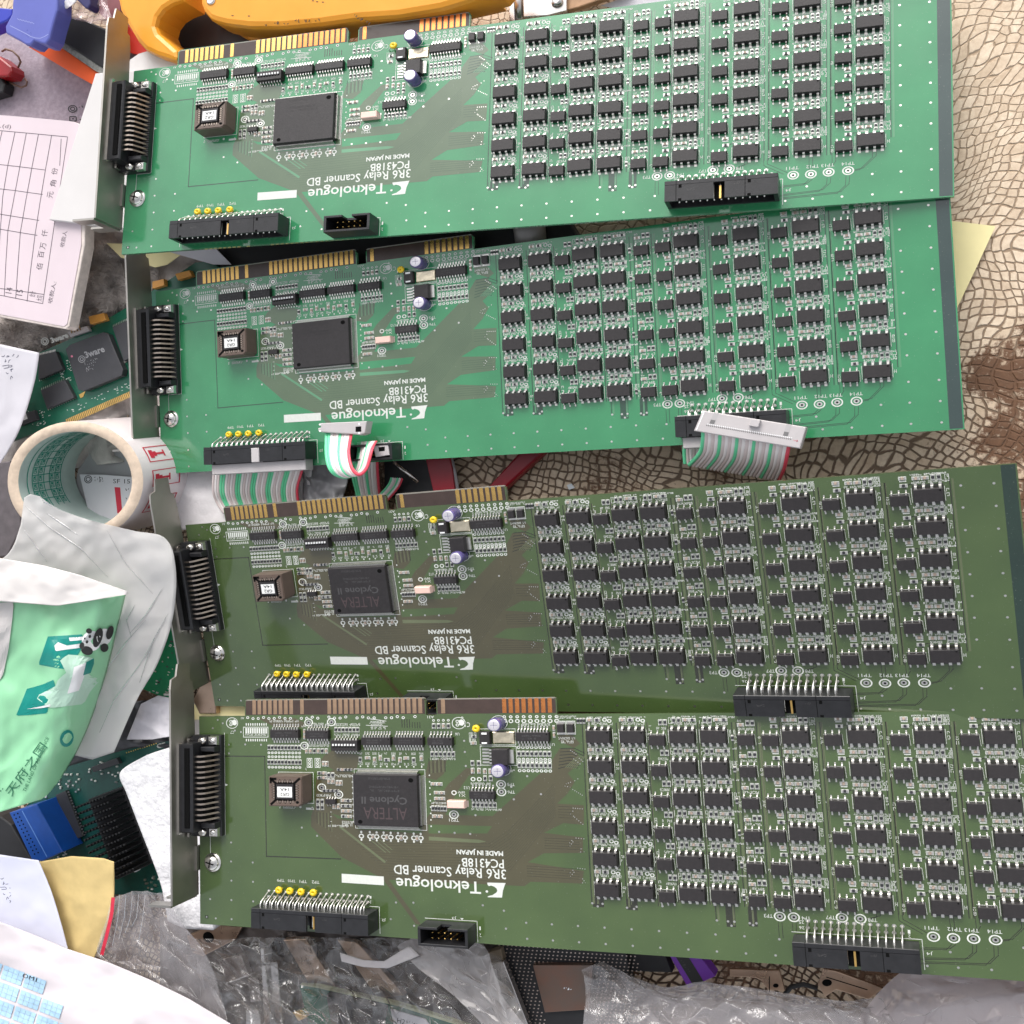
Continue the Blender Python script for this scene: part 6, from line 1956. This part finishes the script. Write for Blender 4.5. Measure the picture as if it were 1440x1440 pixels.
# ------------------------------------------------------------------ bottom edge
az = rough(flat(9), 2.5, 60, 21, 2.6, 55)
ab = sheet('antistatic_bag', [[(225, 1290), (720, 1300)], [(225, 1370), (720, 1380)], [(225, 1480), (760, 1480)]], az, P['anti'], nu=90, nv=50, thick=0.3)  # dark sheet added so the space under the clear bags reads dark
tag(ab, 'smoky silver antistatic bag beneath the clear bags at the bottom', 'antistatic bag')
for k, (pts, z, th, m_, nm, lb, ct) in enumerate((
        ([(262, 1316), (300, 1300), (340, 1304), (330, 1322), (285, 1345), (270, 1340)], 14, 2, P['bronze'], 'steel_bracket', 'brownish steel bracket with a hole under the bottom board corner', 'bracket'),
        ([(366, 1334), (371, 1334), (382, 1450), (372, 1450)], 26, 14, P['silver'], 'steel_strip', 'thin upright steel strip beside the metal can at the bottom', 'strip'),
        ([(373, 1353), (390, 1352), (398, 1450), (382, 1450)], 24, 16, P['silver'], 'metal_can', 'tall silver metal can between clear bag and green card', 'metal can'),
        ([(348, 1376), (362, 1376), (368, 1408), (352, 1410)], 18, 8, P['silver'], 'metal_clip', 'small bright metal clip inside the clear bag left of the can', 'metal clip'),
        ([(345, 1420), (364, 1420), (368, 1450), (346, 1450)], 20, 8, P['silver'], 'metal_socket', 'square metal socket at the bottom edge left of the can', 'socket'))):
    o = slab(nm, pts, z, th, m_, None, 0.4)
    tag(o, lb, ct)
b = MB(); c = W3(293, 1318, 14.1); b.disc(c.x, c.y, 14.06, 3.0, 0, 14, 2.4)
b.build('hole', M['hole'], bpy.data.objects['steel_bracket'])
for pts, z, nm, lb in (([(398, 1322), (430, 1320), (474, 1392), (440, 1394)], 17, 'steel_plate', 'slanting grey steel plate under the clear bag left of the green module'),
                       ([(474, 1322), (502, 1326), (568, 1400), (530, 1404)], 15, 'steel_plate', 'slanting grey steel plate under the clear bag above the green module'),
                       ([(688, 1354), (708, 1352), (748, 1455), (714, 1455)], 17, 'metal_shell', 'long grey metal connector shell left of the pin grid socket'),
                       ([(306, 1350), (338, 1342), (350, 1372), (318, 1384)], 16, 'metal_clip', 'dull metal clip under the clear bag beside the white mailer')):
    o = slab(nm, pts, z, 3, P['silver'] if nm != 'steel_plate' else P['bronze'], None, 0.5)
    tag(o, lb, nm.replace('_', ' '))
gc = thing('green_module', 'dark green module with white sticker at the bottom edge', 'circuit module', W3(520, 1420, 10))
under(gc, slab('laminate', [(421, 1386), (445, 1388), (560, 1414), (660, 1446), (660, 1470), (440, 1470)], 20, 2.0, P['pcb'], None, 0.2))
under(gc, slab('black_shell', [(458, 1400), (520, 1414), (540, 1420), (530, 1470), (470, 1470)], 24, 5, P['blk'], None, 0.8))
b = slab_mb([(549, 1419), (598, 1433), (606, 1444), (614, 1470), (560, 1470)], 20.6, 0.4)
dtext(b, 'H2', (558, 1438), (11, 3), (1, -7), flat(20.6), 1, 0.05)
scribble(b, 571, 1437, 0.28, 6, 4, flat(20.6), 5, 1, 0.8)
under(gc, b.build('sticker', [P['paper'], M['ink']]))
under(gc, slab('gold_clip', [(411, 1424), (424, 1420), (432, 1430), (420, 1436)], 22, 2, M['gold'], None, 0.2))
under(gc, slab('board_rim', [(421, 1385), (445, 1386), (560, 1411.5), (662, 1444), (660, 1447), (560, 1415), (445, 1389)], 20.3, 2.2, mat('pale_laminate_rim', (0.34, 0.36, 0.22), 0.5)))
crow = [[(232, 1316), (300, 1322), (360, 1318), (460, 1318), (560, 1320), (670, 1332), (705, 1345)], [(262, 1350), (400, 1362), (560, 1360), (705, 1372)], [(300, 1400), (420, 1402), (560, 1404), (728, 1410)], [(335, 1462), (500, 1462), (745, 1462)]]
cb = crumple('clear_bag', crow, rough(lin3((240, 1310, 27), (700, 1330, 26), (450, 1440, 28)), 2.0, 60, 31), P['clear'], None, 34, 11, 3.4, 0.48, 5)
tag(cb, 'crumpled clear plastic bag under the lower edge of the bottom board', 'plastic bag')
hb = crumple('clear_bag', [[(555, 1330), (600, 1312), (680, 1326)], [(590, 1362), (640, 1355), (690, 1350)], [(640, 1402), (665, 1398), (705, 1400)], [(690, 1450), (720, 1450), (745, 1450)]], flat(31), film('milky_flap', (0.72, 0.68, 0.68), 0.34, 0.08, 1.6), None, 8, 9, 2.2, 0.35, 8)
tag(hb, 'milky folded plastic flap hanging below the small header of the bottom board', 'plastic bag')
ww = sheet('plastic_strip', [[(478, 1340), (510, 1350), (540, 1352), (575, 1330)], [(480, 1352), (510, 1360), (545, 1362), (590, 1344)]], rough(flat(33), 1.0, 30, 44), film('whitish_strip', (0.8, 0.76, 0.77), 0.6, 0.12), nu=30, nv=6, thick=0.3)
tag(ww, 'thin whitish plastic strip curling under the bottom board', 'plastic strip')

# processor socket
so = thing('processor_socket', 'black pin grid socket with a brownish metal lid at the bottom edge', 'socket', W3(790, 1390, 6))
under(so, slab('body', [(702, 1326), (880, 1336), (900, 1470), (752, 1470)], 12, 5, P['blk'], None, 0.4))
b = MB()
for j in range(24):
    for i in range(32):
        x, y = 702 + i * 6.0 + j * 2.0 + (3.0 if j % 2 else 0), 1329 + j * 5.2 + i * 0.35
        if x < 745 + j * 2 + 4 or j < 5 or x > 838:
            if not (x > 742 + j * 1.2 and x < 836 and j > 4):
                dell(b, x, y, 1.3, 1.0, flat(12), 0, 0.06, 0, 6)
gr = b.build('contact_grid', mat('pale_contact', (0.55, 0.45, 0.40), 0.35, 0.8))
under(so, gr)
b = slab_mb([(749, 1357), (834, 1357), (828, 1420), (766, 1424), (760, 1400)], 14.5, 2.5, 0, None, 0.3)
scribble(b, 792, 1390, 0.1, 4, 3.5, flat(14.5), 3, 1, 1.0)
under(so, b.build('metal_lid', [mat('rust_tinted_lid', (0.17, 0.15, 0.13), 0.3, 0.8, color2=(0.26, 0.13, 0.09), vscale=45), P['labelwhite']]))
tc_ = slab('ceramic_can', [(686, 1340), (704, 1334), (708, 1350), (690, 1356)], 15, 4, mat('olive_brown_can', (0.26, 0.21, 0.15), 0.4, 0.5), None, 0.3)
tag(tc_, 'small brown square can left of the black pin grid socket', 'component')
for pts, hole, lb in (([(1026, 1363), (1096, 1365), (1104, 1394), (1080, 1392), (1070, 1379), (1062, 1375), (1026, 1373)], (1091, 1386), 'copper toned bracket with a step, left of the holed one'),
                      ([(1158, 1362), (1176, 1366), (1242, 1390), (1222, 1406), (1176, 1392), (1160, 1402), (1150, 1384)], (1163, 1382), 'copper toned bracket with a round hole near the right header')):
    b = slab_mb(pts, 9, 1.4, 0, None, 0.25)
    dell(b, hole[0], hole[1], 7 if hole[0] > 1100 else 4, 5 if hole[0] > 1100 else 3, flat(9), 1, 0.05)
    dline(b, [(pts[1][0] - 14, pts[1][1] + 8), (pts[2][0] - 22, pts[2][1] + 2)], 1.4, flat(9), 1, 0.04)
    o = b.build('slot_bracket', [P['bronze'], M['hole']])
    tag(o, lb, 'bracket')
rn = pxtube([(1104, 1398, 6), (1112, 1388, 6), (1130, 1384, 6), (1150, 1390, 6)], 0.9, P['blk'], 'cable')
tag(rn, 'short black cable between the two copper toned brackets', 'cable')
pb = slab_mb([(938, 1338), (980, 1340), (1006, 1373), (968, 1390)], 9, 6, 0, None, 0.3)
dpoly(pb, [(948, 1342), (966, 1342), (990, 1381), (975, 1386)], flat(9), 1, 0.05)
scribble(pb, 957, 1350, 0.95, 6, 4, flat(9), 3, 2, 0.8)
o = pb.build('purple_carton', [P['purple'], M['ink'], M['print']])
tag(o, 'purple carton with a black stripe under the bottom board edge', 'carton')
dz = slab('black_module', [(862, 1338), (934, 1340), (945, 1368), (880, 1366)], 8, 5, P['blk'], None, 0.5)
tag(dz, 'black plastic module left of the purple carton', 'module')
rzf = rough(lin3((830, 1360, 16), (1440, 1380, 22), (1100, 1450, 26)), 2.0, 70, 51)
rrow = [[(818, 1364), (846, 1352), (876, 1368), (936, 1391), (984, 1380), (1061, 1389), (1186, 1409), (1240, 1402)], [(825, 1400), (900, 1405), (1050, 1410), (1250, 1425)], [(815, 1475), (1000, 1475), (1260, 1475)]]
rb = crumple('clear_bag', rrow, rzf, film('crinkled_clear_plastic', (0.66, 0.62, 0.63), 0.26, 0.06, 2.0), None, 28, 9, 2.8, 0.45, 21)
tag(rb, 'crinkled clear plastic bag at the bottom, right of the socket', 'plastic bag')
crumple('back_layer', rrow, lambda x, y: rzf(x, y) - 6, film('crinkled_back_layer', (0.62, 0.58, 0.59), 0.3, 0.1, 1.0), rb, 16, 6, 2.0, 0.45, 22)
o = slab('silver_pouch', [(835, 1385), (960, 1405), (1240, 1425), (1480, 1400), (1480, 1500), (835, 1500)], 4, 3, mat('grey_pouch', (0.30, 0.27, 0.27), 0.4, var=0.25, vscale=60, bump=0.3, bscale=60))
tag(o, 'grey pouch lying under the crinkled bags along the bottom right', 'pouch')
rb2 = crumple('white_bag', [[(1180, 1470), (1215, 1420), (1240, 1390), (1268, 1364), (1300, 1362), (1400, 1366), (1480, 1372)], [(1190, 1475), (1260, 1440), (1330, 1410), (1480, 1410)], [(1200, 1490), (1300, 1490), (1480, 1490)]], rough(flat(24), 2.0, 70, 61), film('white_translucent_plastic', (0.72, 0.65, 0.67), 0.46, 0.16, 1.0), None, 15, 8, 1.7, 0.4, 31)
tag(rb2, 'whitish plastic bag in the bottom right corner under the board', 'plastic bag')

o = slab('folded_bracket', [(271, 985), (292, 938), (304, 944), (304, 1004), (280, 1004)], 7, 4, P['bronze'], None, 0.6)
tag(o, 'folded brownish steel bracket between the brackets of the lower two boards', 'bracket')
o = slab('yellow_slip', [(262, 992), (350, 984), (350, 1012), (262, 1012)], 4, 0.4, P['yellowp'])
tag(o, 'yellow paper slip under the contacts of the bottom board', 'paper')
o = slab('white_carton', [(205, 1010), (285, 985), (290, 1060), (205, 1060)], 3, 2, P['whitewrap'])
tag(o, 'white carton in the gap behind the bottom board bracket', 'carton')

# ------------------------------------------------------------------ between the boards
ts = sheet('paper_tissue', [[(225, 655), (330, 645), (440, 640)], [(240, 690), (340, 690), (436, 685)], [(255, 745), (340, 745), (430, 742)]], rough(flat(9.0), 1.0, 40, 15), P['tissue'], nu=50, nv=30, thick=0.5)
tag(ts, 'white embossed paper tissue between the second and third boards', 'tissue')
gb = sheet('grey_bag', [[(424, 655), (455, 650), (492, 655)], [(426, 680), (455, 676), (488, 680)], [(425, 712), (455, 712), (480, 705)]], rough(flat(8), 2.0, 26, 16, 2.0, 24), P['greybag'], nu=30, nv=30)
tag(gb, 'small grey plastic bag beside the wide ribbon cable', 'plastic bag')
bb = slab('battery_box', [(540, 640), (600, 635), (618, 640), (640, 700), (540, 700)], 6, 5, P['blk'], None, 0.6)
tag(bb, 'black plastic box in the gap between second and third boards', 'box')
rs = slab('red_strap', [(596, 635), (630, 632), (636, 660), (641, 705), (612, 705)], 9, 2, P['redp'], None, 0.5)
tag(rs, 'broad dark red vinyl strap in the gap below the second board', 'strap')
wc = pxtube([(632, 635, 7), (639, 665, 7), (646, 705, 6)], 1.0, P['greybag'], 'cable')
tag(wc, 'thin grey cable running beside the red strap', 'cable')
rr = slab('plastic_bar', [(668, 705), (690, 706), (770, 632), (768, 622), (735, 630)], 7, 5, P['redp'], None, 1.2)
tag(rr, 'slanting dark red plastic bar right of the red strap', 'bar')
st = pxtube([(554, 650, 11), (570, 663, 11), (588, 678, 10)], 0.8, P['silver'], 'metal_rod')
tag(st, 'thin silver rod lying over the black box', 'rod')
dk = slab('black_case', [(310, 335), (420, 318), (790, 296), (812, 330), (810, 352), (520, 372), (330, 395), (300, 372)], 9, 8, P['blk'], None, 0.8)  # black slab filling the dark gap between the two boards
tag(dk, 'long black plastic case in the shadow between the first and second boards', 'case')
pp = slab('yellow_slip', [(150, 342), (240, 345), (262, 352), (235, 372), (218, 376), (170, 362)], 13, 0.4, P['yellowp'])
tag(pp, 'yellow paper slip under the corner of the top board', 'paper')
pw = slab('white_slip', [(230, 352), (300, 346), (325, 372), (300, 372)], 14, 0.4, P['paper'])
tag(pw, 'white paper slip beside the yellow slip under the top board', 'paper')
cp = pxtube([(742, 306, 13), (745, 325, 13), (747, 345, 12)], 6.5, P['boxgrey'], 'round_cap', None, 20)
tag(cp, 'smoked grey round cap under the lower edge of the top board', 'cap')
yn = slab('sticky_note', [(1325, 310), (1342, 311), (1400, 318), (1375, 372), (1346, 433), (1325, 430)], 2.0, 0.3, P['yellowp'])
tag(yn, 'pale yellow sticky note under the right end of the second board', 'note')
cr = slab('foil_crumb', [(797, 682), (803, 680), (808, 686), (800, 689)], 1.2, 0.8, P['labelwhite'])
tag(cr, 'tiny white crumb on the brown table between the boards', 'crumb')


# ------------------------------------------------------------------ ribbon cables of the second board
def ribbon_mb(left, right, n, r, order, samples=26):
    """n wires side by side between two edge paths of (px, py, z)"""
    def smooth_path(p):
        out = []
        m = len(p) - 1
        for s in range(samples + 1):
            t = m * s / samples
            k = min(m - 1, int(t)); q = t - k
            p0, p1, p2, p3 = p[max(0, k - 1)], p[k], p[k + 1], p[min(m, k + 2)]
            out.append([0.5 * (2 * p1[c] + (p2[c] - p0[c]) * q + (2 * p0[c] - 5 * p1[c] + 4 * p2[c] - p3[c]) * q * q + (3 * p1[c] - p0[c] - 3 * p2[c] + p3[c]) * q ** 3) for c in range(3)])
        return out
    L_, R_ = smooth_path(left), smooth_path(right)
    b = MB()
    for i in range(n):
        t = (i + 0.5) / n
        pts = [W3(*(a[c] + (d[c] - a[c]) * t for c in range(3))) for a, d in zip(L_, R_)]
        b.tube(pts, r * 1.06, order(i, n), 8, True, False, 0.55)
    return b


WM = [P['w_white'], P['w_grey'], P['w_green'], P['w_red']]


def order(i, n):
    if i == n - 1:
        return 3
    return (1, 0, 1, 2, 2, 0)[i % 6]


rc = thing('ribbon_cable', 'wide striped ribbon cable plugged into the long header at left of second board', 'ribbon cable', W3(365, 690, 5), 'ribbon cables of the second board')
mw2 = BOARDS[1].matrix_world.copy()


def b2(pts):
    return [tuple(mw2 @ Vector((p[0] * S, p[1] * S, p[2] * S)) / S) for p in pts]


def b2obj(name, mb, m, e):
    mb.v = b2(mb.v)
    return under(e, mb.build(name, m))


b = MB(); b.box(6.0, 54.5, 12.6, 17.1, 0.6, 6.6, 0, 0.0, 0.3); b.box(29.0, 33.0, 17.0, 23.2, 6.5, 9.2, 0, 0, 0.2)
b2obj('plug', b, P['pale'], rc)
under(rc, ribbon_mb([(302, 652, 18), (299, 664, 17.5), (298, 690, 15), (303, 706, 12.5), (314, 722, 11.5)], [(428, 648, 18), (427, 660, 17.5), (420, 685, 15), (421, 705, 12.5), (424, 722, 11.5)], 34, 0.62, order).build('wires', WM))

rc2 = thing('ribbon_cable', 'narrow striped ribbon cable looping up to a loose pale plug', 'ribbon cable', W3(490, 650, 20), 'ribbon cables of the second board')
b = slab_mb([(450, 595), (516, 592), (513, 609), (506, 612), (500, 611), (452, 608), (447, 606), (447, 602), (451, 601)], 30, 5, 0, None, 0.5)
dpoly(b, [(500, 600), (508, 599.5), (508, 607), (500, 607.5)], flat(30), 1, 0.05)
for x, y in ((450, 597), (450, 606), (505, 609), (505, 596)):
    dell(b, x, y, 1.6, 1.4, flat(30), 2, 0.08)
under(rc2, b.build('loose_plug', [P['pale'], M['hole'], M['white']]))
under(rc2, ribbon_mb([(457, 606, 27), (457, 640, 33), (463, 661, 35), (477, 670, 32), (494, 668, 27), (502, 645, 23), (503, 622, 22)],
                     [(497, 607, 27), (492, 634, 34), (496, 657, 37), (506, 667, 37), (517, 657, 36), (524, 632, 34), (530, 621, 28)], 10, 0.72, lambda i, n: 3 if i == n - 1 else (2, 2, 0, 1, 0, 2, 1, 0, 1, 0)[i % 10]).build('wires', WM))
b = slab_mb([(524, 625), (545, 622), (548, 640), (528, 643)], 27, 7, 0, None, 0.4)
dpoly(b, [(532, 629), (541, 628), (541, 634), (533, 635)], flat(27), 1, 0.05)
under(rc2, b.build('seated_plug', [P['pale'], M['hole']]))
under(rc2, ribbon_mb([(495, 642, 19), (494, 668, 13), (499, 690, 8), (504, 712, 5)], [(532, 640, 19), (533, 664, 13), (535, 690, 8), (539, 710, 5)], 10, 0.66, lambda i, n: 3 if i == n - 1 else (2, 2, 0, 1, 0, 2, 1, 0, 1, 0)[i % 10]).build('hanging_wires', WM))
b = MB()
for k in range(4):
    scribble(b, 500 + (k % 2) * 6, 634 + k * 6, -0.3, 2, 5, flat(37.5), 90 + k, 0, 1.2)
rc3 = thing('ribbon_cable', 'short striped ribbon cable piece beside the silver rod between boards', 'ribbon cable', W3(550, 690, 5), 'ribbon cables of the second board')
under(rc3, ribbon_mb([(549, 672, 12), (545, 682, 10), (532, 697, 8)], [(567, 673, 12), (561, 686, 10), (546, 704, 8)], 6, 0.55, lambda i, n: 3 if i == n - 1 else (2, 0, 1, 2, 0)[i % 5]).build('wires', WM))

rc4 = thing('ribbon_cable', 'striped ribbon cable folded under a large grey plug at right of second board', 'ribbon cable', W3(1040, 650, 14), 'ribbon cables of the second board')
cn = [(988, 577), (1134, 600.5), (1125, 631), (975.5, 606)]
b = slab_mb(cn, 38, 6, 0, None, 0.5)
q4 = lambda s_, t: ((cn[0][0] * (1 - s_) + cn[1][0] * s_) * (1 - t) + (cn[3][0] * (1 - s_) + cn[2][0] * s_) * t, (cn[0][1] * (1 - s_) + cn[1][1] * s_) * (1 - t) + (cn[3][1] * (1 - s_) + cn[2][1] * s_) * t)
z38 = flat(38.0)
for k in range(44):
    s0 = 0.09 + k * 0.0185
    dpoly(b, [q4(s0, 0.62), q4(s0 + 0.010, 0.62), q4(s0 + 0.010, 0.68), q4(s0, 0.68)], z38, 1, 0.05)
    dpoly(b, [q4(s0 + 0.004, 0.56), q4(s0 + 0.014, 0.56), q4(s0 + 0.014, 0.61), q4(s0 + 0.004, 0.61)], z38, 2, 0.05)
for s0 in (0.11, 0.81):
    dpoly(b, [q4(s0, 0.02), q4(s0 + 0.05, 0.02), q4(s0 + 0.05, 0.5), q4(s0, 0.5)], z38, 3, 0.05)
    dpoly(b, [q4(s0, 0.36), q4(s0 + 0.045, 0.36), q4(s0 + 0.045, 0.54), q4(s0, 0.54)], z38, 1, 0.08)
dline(b, [q4(0.02, 0.02), q4(0.02, 0.95)], 1.6, z38, 2, 0.05)
scribble(b, *q4(0.91, 0.68), 0.17, 3, 3, z38, 6, 4, 1.0)
slab_mb([q4(0.47, 0.02), q4(0.56, 0.02), q4(0.56, 0.36), q4(0.47, 0.36)], 39.6, 2, 0, b, 0.25)
under(rc4, b.build('loose_plug', [P['pale'], mat('shadow_grey', (0.16, 0.155, 0.155), 0.6), M['white'], mat('mid_grey', (0.42, 0.40, 0.40), 0.5), P['red']]))
under(rc4, ribbon_mb([(986, 603, 33), (986, 618, 32), (982, 636, 27), (966, 654, 19)], [(1112, 625, 33), (1109, 640, 32), (1105, 658, 27), (1097, 676, 19)], 26, 0.72, lambda i, n: 3 if i >= n - 1 else (2, 1, 0, 1, 0)[i % 5]).build('wires', WM))
under(rc4, ribbon_mb([(961, 652, 17), (960, 634, 19), (962, 612, 22)], [(1085, 670, 14), (1082, 640, 18), (1080, 618, 21)], 26, 0.70, lambda i, n: 3 if i >= n - 1 else (2, 1, 0, 1, 0)[i % 5]).build('returning_wires', WM))
b = MB(); b.box(217.5, 253.5, 12.9, 17.1, 0.6, 6.6, 0, 0.0, 0.3)
b2obj('seated_plug', b, P['pale'], rc4)
